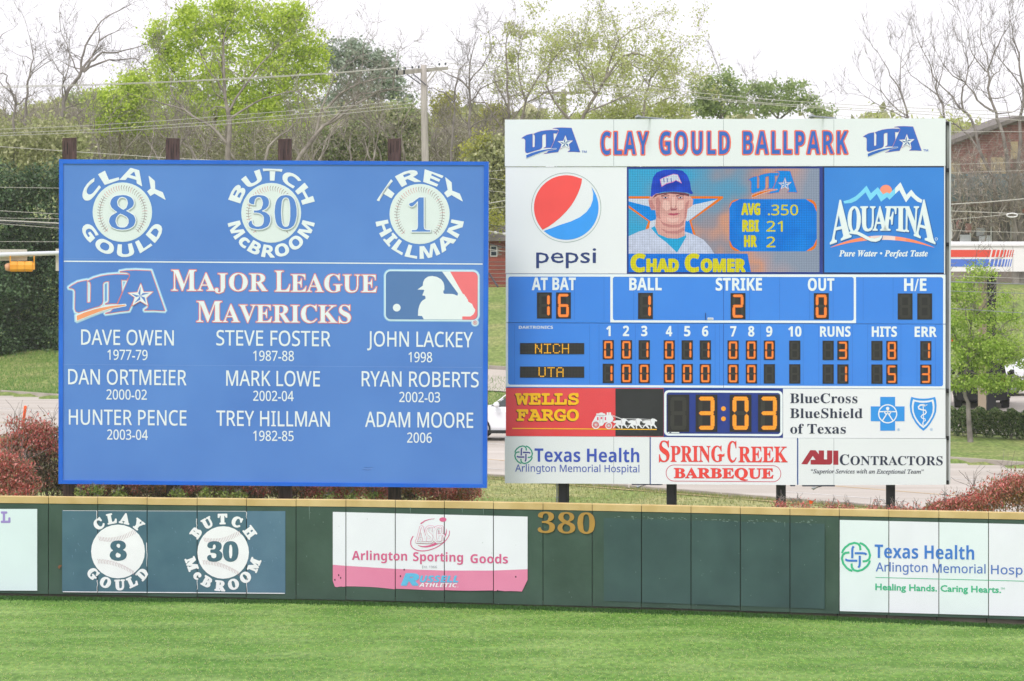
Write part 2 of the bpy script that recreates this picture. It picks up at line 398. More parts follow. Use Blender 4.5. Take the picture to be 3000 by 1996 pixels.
82,0,0,-15,-43,-99,-25,0,43,94,-57,0,5,56,92,3,40,46,116,9,-1,9,-2,7,-4,6,-5,4,-7,1,-9,-1,-9,-5,-8,-6,-6,-8,-5,6,-3,5,-4,5,-5,4,-5,3,-6,1,-7,-2,-9,-3,-8,-6,-6,
-8,-5,-10,-3,-11,-1,-17,2,-13,7,-8,9,-2,13,1,11,5,8,7,7,9,5,-8,5,-6,6,-4,8,-1,9,1,9,4,7,6,5,8,4,8,2,16,10,-17,-6,-1,-4,-2,-3,-4,-1,-5,1,-5,3,-4,5,-4,5,-3,5,3,
4,4,3,4,2,5,-1,5,-3,4,-5,2,17,-6,-47,-7,-4,-5,-4,-4,-6,-1,-6,1,-5,3,-5,6,-3,7,-1,8,1,6,3,3,4,1,6,0,4,-2,4,-3,3,-11,8,5,57,92,2,42,44,116,11,-2,10,-4,9,-7,6,-9,
4,-13,2,-16,-2,-19,-2,-9,-3,-9,-4,-8,-6,-7,-7,-6,-9,-5,-11,-3,-14,-1,-3,0,-4,1,-4,0,-4,1,0,19,3,-1,4,0,3,-1,4,0,13,1,9,4,6,5,5,7,4,19,-1,0,-4,-5,-5,-4,-7,-3,
-10,-1,-13,2,-10,7,-7,12,-2,15,3,16,8,13,12,8,17,16,-17,-6,-1,-5,-4,-3,-6,-2,-9,1,-7,3,-6,5,-4,7,-1,5,1,8,4,3,4,2,7,-2,10,-3,5,-3,4,-4,2,5,65,110,2,8,0,0,40,
115,30,0,40,-115,-26,0,-8,27,-42,0,-8,-27,9,29,97,-3,-13,-2,-4,-1,-6,-9,-26,30,0,-9,29,-2,8,-2,4,5,66,108,3,21,14,0,0,114,36,0,20,-1,14,-5,9,-9,3,-14,-1,-9,-3,
-7,-6,-6,-7,-2,0,-1,10,-4,4,-4,3,-4,2,-7,1,-8,-3,-14,-8,-10,-13,-7,-18,-2,10,-18,94,0,-25,14,0,9,1,5,2,3,4,1,6,-1,6,-3,4,-7,2,11,-6,-44,-15,0,0,-30,15,0,10,1,
6,3,3,5,1,7,-1,5,-3,5,-7,3,5,67,102,1,33,63,116,17,-2,16,-6,-8,-20,-6,3,-13,4,-6,1,-12,-3,-9,-8,-6,-12,-2,-16,2,-16,5,-12,9,-8,13,-2,7,0,7,1,7,2,8,3,0,-21,-15,
-4,-16,-2,-16,2,-13,6,-10,8,-7,12,-4,14,-2,17,2,16,5,15,7,11,11,9,13,6,5,68,118,2,13,14,0,0,114,36,0,17,-1,14,-5,12,-8,9,-11,5,-14,2,-17,-4,-25,-12,-18,-20,
-11,-26,-4,9,5,94,-13,0,0,-74,10,0,26,9,9,29,-2,16,-6,12,-11,6,5,69,90,1,12,14,0,0,114,66,0,0,-20,-41,0,0,-25,38,0,0,-20,-38,0,0,-29,41,0,0,-20,5,70,88,1,10,
14,0,0,114,66,0,0,-20,-42,0,0,-29,39,0,0,-20,-39,0,0,-45,5,71,116,1,40,69,116,18,-2,8,-2,8,-3,-8,-20,-6,3,-6,2,-14,2,-10,-2,-9,-3,-6,-6,-6,-8,-3,-9,-1,-11,1,
-11,2,-9,4,-8,6,-6,7,-3,10,-1,9,0,3,1,3,0,0,24,-21,0,0,20,45,0,0,-59,-9,-3,-10,-2,-22,-2,-22,4,-17,11,-10,19,-4,25,2,17,5,14,9,12,11,9,15,5,5,72,122,1,12,14,
114,25,0,0,-45,45,0,0,45,24,0,0,-114,-24,0,0,49,-45,0,0,-49,-25,0,5,73,62,1,12,5,114,52,0,0,-14,-14,-6,0,-74,14,-6,0,-14,-52,0,0,14,14,6,0,74,-14,6,5,75,106,1,
15,14,114,25,0,0,-52,4,7,3,3,2,3,31,39,27,0,-40,-50,40,-64,-27,0,-30,48,-10,-7,0,-41,-25,0,5,76,90,1,6,14,114,25,0,0,-94,46,0,0,-20,-71,0,5,77,151,1,19,14,0,0,
114,33,0,27,-87,1,0,29,87,32,0,0,-114,-22,0,0,73,1,7,0,9,-1,0,-29,-89,-22,0,-28,90,0,-10,1,-7,0,-73,5,78,130,1,14,14,0,0,114,31,0,50,-85,0,8,-1,7,0,70,22,0,0,
-114,-31,0,-50,86,0,-8,1,-8,0,-70,5,79,127,2,24,64,116,17,-2,13,-5,11,-9,7,-12,5,-14,1,-17,-1,-16,-5,-15,-7,-11,-11,-9,-13,-6,-17,-2,-17,2,-14,6,-10,9,-8,11,
-4,15,-2,16,2,17,4,14,8,12,10,9,14,5,16,17,-18,-13,-3,-9,-7,-6,-13,-1,-16,1,-16,6,-12,9,-8,13,-2,13,2,9,8,5,12,2,16,-2,16,-5,13,-9,7,5,80,100,2,15,14,0,0,114,
37,0,19,-2,13,-7,8,-12,2,-14,-1,-10,-3,-9,-5,-8,-9,-6,-11,-4,-15,-1,-10,0,0,-41,9,11,94,-11,0,0,-34,8,0,9,2,7,3,4,5,2,8,-5,12,5,82,106,2,17,14,0,0,114,34,0,20,
-2,14,-6,9,-11,2,-15,0,-7,-3,-7,-3,-5,-5,-5,-10,-6,34,-50,-27,0,-27,44,-13,0,0,-44,10,0,94,0,-30,7,0,11,1,7,3,4,4,1,7,-2,7,-4,5,-7,3,5,83,88,1,50,47,116,17,-2,
9,-3,8,-3,-8,-19,-7,3,-7,2,-12,2,-7,-1,-4,-3,-3,-3,-1,-5,2,-5,4,-4,16,-9,8,-4,7,-5,5,-5,4,-5,3,-7,1,-8,-3,-14,-8,-11,-13,-6,-18,-3,-17,2,-16,5,0,23,9,-4,8,-3,
9,-2,9,-1,7,1,5,3,3,4,1,5,-2,5,-4,5,-7,4,-13,6,-5,3,-4,3,-5,3,-4,5,-3,5,-2,6,0,7,2,14,8,10,12,7,5,84,93,1,8,3,114,86,0,0,-20,-31,0,0,-94,-24,0,0,94,-31,0,5,85,
121,1,24,14,114,24,0,0,-70,1,-12,5,-8,7,-4,10,-1,10,1,7,5,4,8,1,11,0,70,24,0,0,-74,-1,-11,-4,-10,-6,-9,-10,-6,-11,-4,-15,-2,-20,3,-15,9,-8,13,-3,18,5,86,104,1,
12,0,114,24,0,22,-68,2,-6,3,-15,1,-4,4,19,2,6,22,68,24,0,-39,-114,-26,0,5,89,100,1,9,0,114,26,0,24,-47,24,47,26,0,-38,-70,0,-44,-24,0,0,44,5,97,97,2,32,48,89,
16,-2,11,-5,7,-10,3,-14,0,-58,-17,0,-5,12,-6,-6,-6,-4,-8,-3,-9,-1,-11,2,-9,5,-5,9,-2,12,2,12,7,9,13,5,17,2,15,0,0,4,-1,6,-3,4,-4,3,-6,1,-12,-2,-6,-2,-6,-3,-8,
16,7,4,17,4,14,22,-49,-9,0,-10,-1,-6,-3,-4,-4,-1,-6,1,-5,2,-3,4,-2,5,0,7,1,6,3,4,6,1,7,5,99,82,1,29,50,89,8,0,8,-2,11,-4,-7,-18,-5,2,-15,3,-14,-7,-4,-20,1,-11,
3,-8,6,-5,8,-1,7,0,12,4,6,3,0,-20,-6,-3,-6,-2,-15,-2,-17,3,-13,8,-8,14,-3,20,2,15,4,11,6,9,9,6,10,4,5,100,101,2,26,65,122,24,0,0,-122,-18,0,-5,11,-1,0,-4,-5,
-5,-4,-7,-3,-9,-1,-13,3,-11,9,-6,14,-3,20,3,19,6,14,11,9,14,3,8,-1,7,-3,6,-4,4,-5,1,0,-1,3,0,5,-1,5,16,-8,-21,-9,2,-7,-2,-5,-5,-4,-8,-1,-12,1,-11,4,-8,5,-5,7,
-2,9,2,5,4,3,8,2,10,-1,14,-3,8,5,101,95,2,29,48,89,17,-3,12,-7,8,-13,3,-17,0,-11,-57,0,2,-9,4,-7,7,-4,9,-2,15,2,7,2,8,3,0,-18,-7,-3,-7,-2,-17,-2,-12,2,-11,3,
-9,6,-7,9,-4,11,-2,14,2,14,3,12,7,8,8,7,10,4,9,12,-16,-7,-1,-5,-3,-3,-6,-2,-8,33,0,-1,7,-3,6,-5,4,5,103,101,2,31,41,89,14,-3,11,-10,1,0,2,11,20,0,0,-87,-3,-17,
-8,-12,-14,-7,-19,-2,-9,0,-16,2,-8,3,0,19,17,-5,18,-2,13,5,5,15,0,12,-5,-6,-6,-4,-6,-2,-8,-1,-14,3,-10,9,-7,15,-2,19,2,19,7,14,11,9,13,30,-18,-9,2,-12,-7,-4,
-20,4,-19,13,-7,8,1,5,4,3,7,2,11,0,3,-2,12,-3,9,5,104,105,1,24,12,122,24,0,0,-43,-1,-3,1,0,5,6,6,4,7,2,8,1,13,-2,10,-6,6,-10,2,-14,0,-57,-24,0,0,51,-3,14,-11,
5,-9,-2,-6,-6,-3,-9,-1,-12,0,-41,-24,0,5,105,49,2,15,24,122,5,-1,5,-2,2,-3,1,-6,-1,-6,-2,-3,-5,-2,-5,-1,-5,1,-4,2,-3,3,0,12,3,3,4,2,4,-7,-34,24,0,0,-87,-24,0,
5,108,49,1,4,12,122,24,0,0,-122,-24,0,5,110,105,1,25,62,89,13,-2,10,-6,6,-10,2,-14,0,-57,-24,0,0,51,-1,8,-2,6,-4,4,-7,1,-9,-2,-6,-6,-3,-9,-1,-12,0,-41,-24,0,0,
87,19,0,3,-11,1,0,5,6,7,4,7,2,5,111,99,2,20,50,89,11,-1,11,-4,8,-7,6,-9,4,-11,2,-13,-3,-19,-9,-15,-13,-9,-18,-3,-11,2,-10,4,-9,6,-6,9,-4,11,-2,14,3,19,9,14,13,
9,16,17,-16,-8,-2,-5,-5,-3,-8,-1,-11,1,-12,3,-8,5,-5,9,-1,8,1,5,5,3,8,2,12,-2,11,-3,8,-5,5,5,112,101,2,24,61,89,13,-3,11,-8,7,-15,2,-19,-2,-20,-7,-14,-11,-9,
-14,-3,-8,1,-7,3,-5,4,-4,4,-1,0,1,-7,0,-41,-24,0,0,125,20,0,3,-11,1,0,4,5,6,4,7,3,15,-13,-24,-2,-7,-2,-10,0,-3,1,-11,3,-8,5,-6,9,-1,7,1,5,6,3,8,1,11,-4,19,-13,
7,-7,-2,5,114,73,1,20,65,89,3,0,1,-1,-1,-22,-4,0,-4,1,-11,-2,-5,-3,-4,-4,-3,-6,-1,-8,0,-44,-24,0,0,87,19,0,3,-14,1,0,5,6,6,5,7,4,5,115,80,1,47,42,89,8,0,15,-4,
7,-3,-7,-17,-6,2,-6,3,-6,1,-6,0,-7,-1,-3,-4,1,-4,2,-2,8,-4,14,-6,6,-3,5,-4,3,-4,3,-6,0,-7,-2,-12,-7,-8,-12,-6,-16,-2,-16,2,-6,1,-7,3,0,19,8,-3,15,-4,13,0,4,2,
2,2,1,5,-3,4,-3,2,-6,3,-7,3,-7,4,-6,3,-5,4,-3,4,-2,6,-1,7,3,10,7,8,11,4,5,116,69,1,27,24,106,15,0,0,-19,24,0,0,-18,-24,0,0,-42,1,-4,2,-3,3,-2,4,-1,4,1,4,0,7,2,
0,-18,-9,-2,-13,-2,-7,1,-7,2,-5,3,-4,6,-3,7,-1,10,0,42,-11,0,0,11,13,8,5,120,92,1,12,2,87,27,0,17,-27,17,27,27,0,-28,-42,30,-45,-27,0,-19,30,-18,-30,-27,0,29,
45,2,32,44,0,2,69,108,1,49,20,111,85,0,-5,-24,-3,0,0,7,-1,5,-3,3,-4,2,-7,1,-29,0,-4,-3,-2,-8,-9,-32,13,0,11,1,7,3,4,4,3,8,4,0,-12,-40,-3,0,1,4,0,7,-1,3,-5,4,
-23,0,-10,-36,-2,-9,1,-3,5,-2,27,0,9,2,8,3,6,5,6,6,5,8,3,0,-11,-30,-92,0,1,3,7,1,4,2,3,4,3,7,20,75,1,5,0,6,-2,3,-10,2,2,72,124,1,63,20,111,44,0,0,-3,-7,-1,-5,
-2,-3,-5,-3,-7,-7,-29,1,-2,49,0,2,3,8,31,0,4,-1,3,-2,3,-3,1,-6,1,1,3,44,0,-1,-3,-7,-1,-4,-2,-3,-5,-3,-7,-20,-74,0,-3,-1,-5,0,-4,3,-2,3,-1,6,-1,-1,-3,-44,0,1,3,
5,0,3,1,5,4,4,9,9,34,0,3,-3,2,-45,0,-3,-2,-1,-2,-9,-33,0,-3,-1,-5,1,-4,2,-2,3,-1,6,-1,-1,-3,-44,0,1,3,5,0,3,1,5,4,4,9,20,75,1,5,0,6,-2,3,-10,2,2,83,88,1,63,53,
113,7,0,14,-4,4,1,3,3,3,0,-5,-33,-3,0,-1,12,-5,9,-6,5,-9,2,-7,-1,-6,-4,-4,-6,-1,-7,1,-5,2,-5,3,-5,5,-6,11,-11,4,-5,6,-10,3,-13,-1,-9,-4,-7,-5,-7,-7,-5,-9,-3,
-10,-1,-10,1,-16,4,-4,-1,-2,-4,-3,0,5,37,3,0,2,-14,5,-10,8,-6,11,-2,6,0,5,3,4,3,3,5,2,5,1,6,0,4,-4,8,-3,4,-2,4,-3,3,-4,3,-3,4,-8,9,-5,7,-2,6,-1,7,1,8,3,7,5,6,
6,4,8,3,2,84,100,1,36,11,84,7,27,92,0,-5,-28,-3,0,0,5,-1,8,-3,5,-6,3,-10,1,-8,0,-3,-4,-22,-79,-2,-12,1,-3,2,-2,11,-2,2,0,-1,-3,-50,0,0,3,7,1,4,1,3,2,3,3,4,11,
21,78,1,3,-1,2,-3,1,-5,0,-16,-2,-6,-3,-4,-4,-3,-5,-3,-7,2,97,81,2,31,44,75,8,-2,3,-6,2,7,13,0,-15,-53,-2,-6,0,-6,3,-1,4,3,7,8,2,-2,-12,-14,-10,-5,-5,2,-2,5,1,
8,4,15,-8,-13,-9,-9,-8,-6,-8,-2,-6,1,-4,3,-3,6,-1,7,2,13,4,14,8,12,9,11,11,8,17,12,-2,-7,-2,-8,-6,-6,-9,-8,-19,-2,-12,0,-6,1,-7,6,-2,8,3,4,4,8,12,4,7,6,14,2,7,
0,6,-2,8,2,99,71,1,38,48,75,6,0,5,-3,3,-4,2,-4,-1,-4,-4,-5,-3,-1,-6,2,-1,8,3,4,-1,3,-4,0,-8,-1,-8,-6,-7,-7,-5,-10,-4,-11,-1,-10,1,-9,3,-6,5,-4,6,-2,12,4,13,11,
3,-3,-17,-14,-16,-5,-10,2,-8,5,-5,9,-1,12,1,8,2,8,8,14,6,7,7,5,12,6,2,101,68,2,32,47,75,6,0,5,-3,2,-4,1,-5,-3,-9,-8,-9,-15,-7,-20,-4,-1,-3,0,-5,-1,-3,4,-13,11,
-4,12,3,13,10,2,-2,-8,-8,-8,-6,-8,-3,-10,-2,-9,2,-7,5,-4,8,-2,11,1,7,2,8,4,8,5,8,6,7,7,6,11,5,12,8,-2,-5,-1,-5,-3,-6,-5,-4,-7,-4,-8,-4,-9,14,3,11,6,6,8,3,10,
-2,4,2,104,96,1,49,17,122,30,0,-7,-30,-1,-6,-2,-7,-1,-7,-2,-6,2,0,14,16,15,5,13,-4,4,-14,0,-7,-2,-10,-5,-19,-1,-5,0,-4,-1,-4,0,-4,2,-6,4,-2,5,1,5,3,3,-4,-10,
-7,-10,-3,-6,1,-4,4,-3,5,-1,6,0,5,2,10,1,7,5,21,0,4,1,4,0,3,-2,7,-5,2,-9,-3,-10,-9,-7,-12,-5,-12,-8,-41,-15,0,21,99,1,8,-3,6,-9,2,2,105,42,2,11,32,110,3,-2,2,
-3,0,-6,-2,-3,-3,-2,-6,0,-3,2,-2,6,2,6,3,2,25,5,-35,0,-4,-16,-52,-1,-4,0,-3,1,-3,2,-1,6,3,8,9,2,-2,-13,-15,-12,-5,-6,2,-2,7,0,3,3,10,10,37,1,6,0,3,-5,2,-5,0,1,
3,10,2,5,0,7,2,2,108,41,1,29,40,116,1,-1,-1,-4,-25,-91,-2,-8,1,-3,2,-1,6,3,7,9,3,-3,-7,-8,-7,-6,-6,-4,-4,-1,-6,2,-2,3,0,6,2,9,1,6,20,74,1,5,0,3,-2,2,-3,1,-5,0,
0,3,11,2,4,0,8,2,2,109,131,1,68,31,75,0,-4,-1,0,-8,-29,22,25,19,8,7,-2,2,-7,-1,-8,-3,-14,20,23,19,8,7,-2,2,-7,0,-6,-2,-7,-10,-37,-1,-4,1,-3,2,-1,3,1,3,2,7,10,
2,-3,-12,-15,-11,-5,-6,3,-2,6,0,6,2,6,9,33,2,9,-2,3,-3,1,-4,-1,-6,-3,-11,-11,-5,-8,-5,-9,-4,-8,-6,-16,-3,-9,-12,0,14,48,2,8,0,5,-1,3,-3,1,-3,0,-4,-2,-10,-8,
-10,-12,-6,-12,-6,-14,-5,-17,-13,0,15,50,2,8,0,3,1,2,-3,4,-3,1,-5,0,1,3,10,1,7,2,3,0,3,1,2,110,87,1,50,32,75,0,-2,-10,-31,12,15,11,10,10,6,8,2,7,-2,2,-7,0,-3,
-1,-3,0,-3,-1,-4,-10,-32,0,-3,-1,-5,-1,-1,1,-3,3,-1,5,3,7,11,3,-2,-12,-17,-12,-5,-3,0,-3,2,-2,7,6,26,5,18,2,9,-1,4,-3,1,-4,0,-4,-2,-4,-3,-8,-10,-5,-5,-7,-11,
-6,-14,-6,-20,-13,0,16,53,2,10,-2,4,-3,1,-6,0,1,3,6,1,5,0,13,3,2,111,84,2,24,48,75,11,-1,9,-6,5,-8,2,-11,-1,-8,-3,-8,-4,-8,-5,-8,-6,-6,-8,-6,-11,-5,-12,-2,-11,
2,-8,5,-5,9,-2,10,1,9,3,9,5,9,7,8,7,7,8,5,9,3,20,8,-3,-8,-2,-7,-5,-8,-9,-5,-11,-4,-13,-2,-11,1,-8,3,-5,4,-3,6,-1,6,1,7,4,5,5,5,7,5,8,3,9,2,9,1,8,-4,13,2,112,
81,2,43,54,75,8,-1,6,-4,4,-7,1,-9,-1,-10,-3,-10,-5,-9,-6,-9,-7,-7,-9,-6,-9,-4,-9,-1,-7,1,-5,2,-5,-20,-1,-6,-1,-2,1,-3,2,-2,4,0,6,-1,-1,-3,-40,0,1,3,6,1,4,2,3,
4,2,5,20,77,1,6,0,3,-2,2,-3,1,-5,0,1,3,5,1,5,0,7,2,9,1,0,-4,-4,-11,13,11,20,8,-3,-8,-2,-8,-6,-6,-9,-4,-12,-7,-28,0,-2,2,-5,7,-2,7,1,6,4,6,6,5,7,5,8,3,8,2,9,1,
9,-1,6,-2,5,-4,2,2,114,53,1,27,30,75,0,-2,-9,-30,17,24,11,8,3,0,3,-2,1,-2,0,-8,-2,-3,-3,-2,-3,-1,-5,2,-2,2,-1,3,-17,-27,-13,-37,-13,0,16,57,0,8,-5,2,-5,1,1,3,
5,1,5,0,7,2,5,1,2,115,59,1,50,29,75,6,0,5,-1,3,-2,3,0,3,1,1,2,2,0,-3,-24,-2,0,-5,15,-11,5,-4,0,-5,-5,0,-4,1,-6,5,-6,4,-7,3,-3,6,-11,2,-8,-1,-6,-2,-5,-4,-5,-5,
-4,-6,-2,-6,-1,-11,2,-4,1,-5,0,-1,-2,-3,0,3,26,3,0,1,-10,4,-7,5,-4,6,-2,5,1,4,3,3,5,1,5,-1,6,-9,13,-3,3,-6,11,-2,8,2,7,4,6,6,4,2,116,44,1,24,32,93,4,0,-6,-21,
14,0,-2,-5,-13,0,-13,-48,-2,-8,1,-3,2,-1,5,3,8,9,2,-3,-12,-13,-12,-5,-6,2,-2,6,1,4,0,3,1,2,14,52,-11,0,0,4,14,7,2,117,87,1,48,30,75,0,-5,-15,-52,-1,-5,1,-4,4,
-1,5,1,6,4,6,6,6,8,6,10,6,11,5,13,3,13,13,0,-14,-52,-2,-7,0,-4,1,-2,2,-1,6,3,7,9,2,-2,-12,-15,-12,-5,-6,2,-2,6,2,13,5,17,-11,-16,-11,-12,-10,-8,-9,-2,-4,1,-3,
2,-2,3,-1,5,0,3,2,9,1,7,9,29,0,9,-5,2,-5,0,1,3,10,2,4,0,8,2,2,118,71,1,31,57,76,3,-1,3,-2,2,-8,-7,-18,-20,-27,-20,-22,-3,0,-3,43,-1,8,0,6,-1,5,-5,7,-6,1,0,3,8,
2,3,0,6,2,3,0,3,-7,2,-23,2,-31,7,7,16,19,6,11,2,6,0,2,-6,5,-1,2,0,6,4,3,2,119,106,1,38,19,76,3,-9,1,-26,0,-19,34,54,3,0,6,-59,11,13,7,9,5,8,3,6,1,4,-3,5,-3,3,
-1,3,2,5,3,2,5,0,3,-2,2,-8,-5,-16,-15,-21,-24,-30,-2,0,-6,55,-35,-55,-2,0,-1,44,-1,7,0,7,-2,8,-3,4,-6,1,1,3,4,0,6,2,3,0,5,1,2,120,66,1,54,25,74,2,-3,4,-22,6,9,
5,7,4,4,2,3,6,3,3,0,5,-2,2,-4,0,-3,-1,-2,-5,-2,-9,2,-2,-1,-4,-6,-11,-14,5,-22,3,-9,2,-3,2,-1,5,3,8,9,2,-2,-12,-15,-10,-5,-4,1,-3,2,-2,4,-2,9,-4,15,-11,-16,-9,
-11,-5,-3,-8,0,-2,1,-2,5,2,5,2,2,5,0,4,-2,5,1,4,4,14,20,-6,28,-2,3,-6,2,-6,0,-2,-1,1,3,15,4,3,0,4,1,2,8220,68,2,11,60,111,0,-3,-6,-9,-1,-9,6,-3,3,-6,-3,-7,-7,
-3,-8,5,-3,10,5,15,11,-21,10,0,-3,-6,-9,-1,-9,7,-3,2,-6,-3,-7,-7,-3,-8,5,-2,10,4,15,2,8221,68,2,11,59,106,-8,5,-7,-3,-3,-7,3,-7,6,-3,-1,-9,-5,-8,0,-3,13,9,5,
16,11,-38,10,-8,5,-7,-3,-2,-7,2,-7,6,-3,-1,-9,-5,-8,0,-3,13,9,5,16,3,32,44,0,3,72,121,1,54,17,107,51,0,0,-3,-9,-2,-3,-2,-4,-7,-2,-6,-7,-27,38,0,8,28,1,4,0,4,
-1,3,-2,3,-8,2,0,3,50,0,0,-3,-11,-3,-4,-7,-2,-6,-18,-68,-2,-9,1,-3,5,-4,6,0,0,-4,-51,0,0,4,5,0,4,1,5,5,2,4,2,6,8,33,-38,0,-9,-33,-1,-5,0,-4,3,-5,8,-2,0,-4,-50,
0,0,4,4,0,4,1,3,2,4,7,2,6,18,68,2,6,-1,5,-2,3,-9,2,3,80,97,2,30,17,107,45,0,27,-6,9,-19,-2,-8,-4,-8,-7,-6,-8,-5,-12,-3,-18,-1,-6,0,-9,-31,-1,-5,0,-4,1,-3,5,-4,
5,0,0,-4,-50,0,0,4,4,0,4,1,3,2,4,7,2,6,18,68,2,6,-1,5,-5,4,-6,1,11,43,-2,-3,0,-4,-4,-1,-5,-10,-36,5,0,12,2,8,5,6,10,1,12,-3,12,3,84,96,1,24,11,79,6,28,87,0,-4,
-30,-5,0,-6,18,-15,7,-1,0,-24,-87,0,-4,2,-5,9,-2,0,-4,-50,0,0,4,10,2,3,4,2,4,24,88,-3,0,-9,-2,-9,-4,-7,-7,-6,-10,3,87,131,1,45,7,107,44,0,0,-4,-5,-1,-3,-3,-1,
-4,-1,-7,0,-50,30,49,0,6,-1,5,-2,3,-3,2,-5,0,0,4,43,0,0,-3,-5,-1,-3,-2,-2,-8,0,-6,-1,-10,0,-17,-1,-21,32,52,2,7,-3,4,-7,2,0,3,30,0,0,-3,-5,-2,-4,-3,-4,-4,-4,
-6,-55,-92,-5,0,2,78,-46,-78,-5,0,1,89,-1,8,-2,5,-4,3,-6,1,3,97,80,2,34,39,74,8,-3,4,-8,3,9,17,0,-14,-46,-2,-8,0,-3,-1,-2,1,-2,2,-1,5,2,6,9,3,-2,-12,-16,-12,
-5,-8,2,-2,8,0,4,2,6,-6,-9,-7,-6,-6,-4,-7,-1,-7,1,-6,4,-3,6,-1,8,0,9,3,9,4,9,10,16,7,6,10,6,19,11,-5,-4,-1,-3,-3,-4,-5,-4,-6,-6,-14,-2,-6,-2,-9,0,-4,1,-7,5,-2,
4,1,3,2,4,4,9,18,4,13,1,6,0,5,-1,6,3,99,66,1,41,43,74,7,-1,6,-4,4,-4,1,-6,-1,-4,-2,-4,-3,-2,-4,-1,-4,1,-3,2,-2,6,1,4,2,4,-1,3,-3,1,-4,-1,-4,-4,-4,-5,-3,-6,-4,
-7,-4,-15,0,-7,1,-7,2,-5,4,-3,4,-1,10,4,10,11,4,-3,-14,-17,-17,-5,-10,1,-8,5,-5,9,-1,10,1,12,5,11,7,11,10,9,11,6,3,101,64,2,31,42,74,7,-1,6,-3,3,-5,1,-6,-2,-9,
-8,-9,-12,-7,-18,-4,-1,-5,0,-4,1,-5,2,-4,3,-3,5,-1,9,4,9,11,4,-3,-13,-17,-17,-5,-10,1,-7,5,-5,9,-2,10,1,9,3,9,5,8,6,8,7,7,7,5,8,4,12,7,-5,-6,-2,-5,-6,-6,-11,
-4,-14,7,2,12,8,4,6,2,5,1,6,0,3,-1,2,3,102,46,1,54,50,112,8,-1,5,-2,3,-4,1,-5,-2,-7,-6,-2,-3,0,-3,2,-2,5,0,3,3,4,-1,2,-2,0,-5,-2,-4,-6,-4,-11,-4,-16,14,0,-1,
-6,-14,0,-8,-39,-4,-19,-6,-15,-5,-11,-7,-9,-9,-5,-10,-1,-5,1,-5,3,-3,4,-1,5,2,6,3,2,3,1,6,-2,2,-6,-3,-6,1,-2,2,-1,3,1,3,3,4,8,3,8,2,9,2,11,3,13,8,41,-11,0,1,6,
12,0,6,18,8,12,10,8,3,114,62,1,30,36,74,-9,-29,4,7,3,6,7,9,3,3,3,2,6,2,7,-3,2,-8,-1,-5,-2,-3,-3,-2,-4,-1,-4,1,-4,4,-1,0,-6,-4,-7,-11,-4,-9,-3,-10,-4,-11,-3,
-12,-19,0,14,54,1,6,-1,4,-7,1,0,4,15,2,3,115,60,1,46,28,74,16,-3,2,-1,3,1,2,2,4,0,-4,-24,-4,0,-5,15,-10,5,-4,-1,-4,-4,-1,-3,2,-6,4,-7,6,-6,7,-10,2,-4,1,-4,0,
-10,-3,-6,-3,-4,-5,-3,-6,-3,-6,0,-7,1,-11,3,-3,-1,-3,-3,-4,1,4,27,5,-1,5,-16,11,-6,7,3,2,6,0,3,-3,7,-2,3,-7,8,-7,11,-2,5,0,5,1,8,5,6,6,4,3,116,44,1,27,32,95,7,
0,-7,-23,12,0,-1,-7,-13,0,-12,-41,-1,-3,0,-3,-1,-2,0,-3,2,-3,5,3,8,10,3,-3,-6,-10,-7,-7,-7,-4,-7,-1,-8,3,-3,8,1,5,0,3,14,48,-8,0,0,6,16,9,3,117,85,1,43,35,74,
-16,-55,-1,-6,1,-3,2,-1,9,5,10,13,9,20,7,25,19,0,-11,-43,-4,-15,0,-3,2,-1,5,3,6,9,3,-3,-6,-9,-6,-7,-6,-4,-7,-1,-4,1,-4,2,-2,4,-1,5,3,14,-8,-11,-8,-9,-8,-5,-8,
-1,-9,3,-3,9,0,3,1,5,4,13,5,19,2,6,0,4,-2,4,-6,1,0,4,14,2,9,1,3,8226,57,1,8,28,74,14,-5,6,-14,-6,-14,-14,-6,-14,6,-6,14,6,14,7,46,35,1,8,17,18,7,-3,3,-7,-3,-7,
-7,-2,-6,2,-3,7,3,7,7,65,100,2,8,-10,0,60,114,29,0,12,-114,-23,0,-2,27,-37,0,-14,-27,8,47,96,-1,0,-1,-4,-6,-14,-15,-30,26,0,-2,29,-1,5,7,67,98,1,42,71,116,10,
0,8,-2,8,-3,7,-3,-9,-20,-5,3,-6,3,-13,2,-9,-1,-8,-4,-6,-5,-5,-7,-4,-8,-3,-9,-2,-9,0,-9,1,-11,4,-8,7,-5,10,-1,7,0,7,1,6,2,7,3,0,-21,-6,-1,-7,-3,-18,-2,-19,3,
-13,10,-8,14,-2,18,0,10,2,11,3,10,4,9,5,9,7,8,8,7,9,5,11,3,7,69,87,1,12,4,0,24,114,64,0,-4,-20,-40,0,-5,-25,37,0,-4,-20,-38,0,-6,-29,40,0,-4,-20,7,72,112,1,12,
28,114,24,0,-9,-45,37,0,9,45,24,0,-24,-114,-24,0,10,49,-37,0,-10,-49,-24,0,7,73,61,1,12,20,114,50,0,-3,-14,-15,-6,-15,-74,12,-6,-3,-14,-51,0,3,14,15,6,15,74,
-11,6,7,76,83,1,6,28,114,24,0,-20,-94,40,0,-4,-20,-64,0,7,82,97,2,16,28,114,28,0,16,-2,11,-5,8,-10,2,-14,-1,-12,-6,-10,-8,-8,-10,-5,21,-48,-26,0,-16,44,-10,0,
-9,-44,-24,0,9,50,94,-6,0,-7,-30,7,0,9,1,6,3,5,6,1,8,-4,9,7,83,85,1,50,56,116,16,-2,8,-2,7,-4,-9,-18,-11,4,-11,2,-6,-1,-5,-3,-3,-4,-1,-5,1,-6,3,-4,4,-4,6,-4,8,
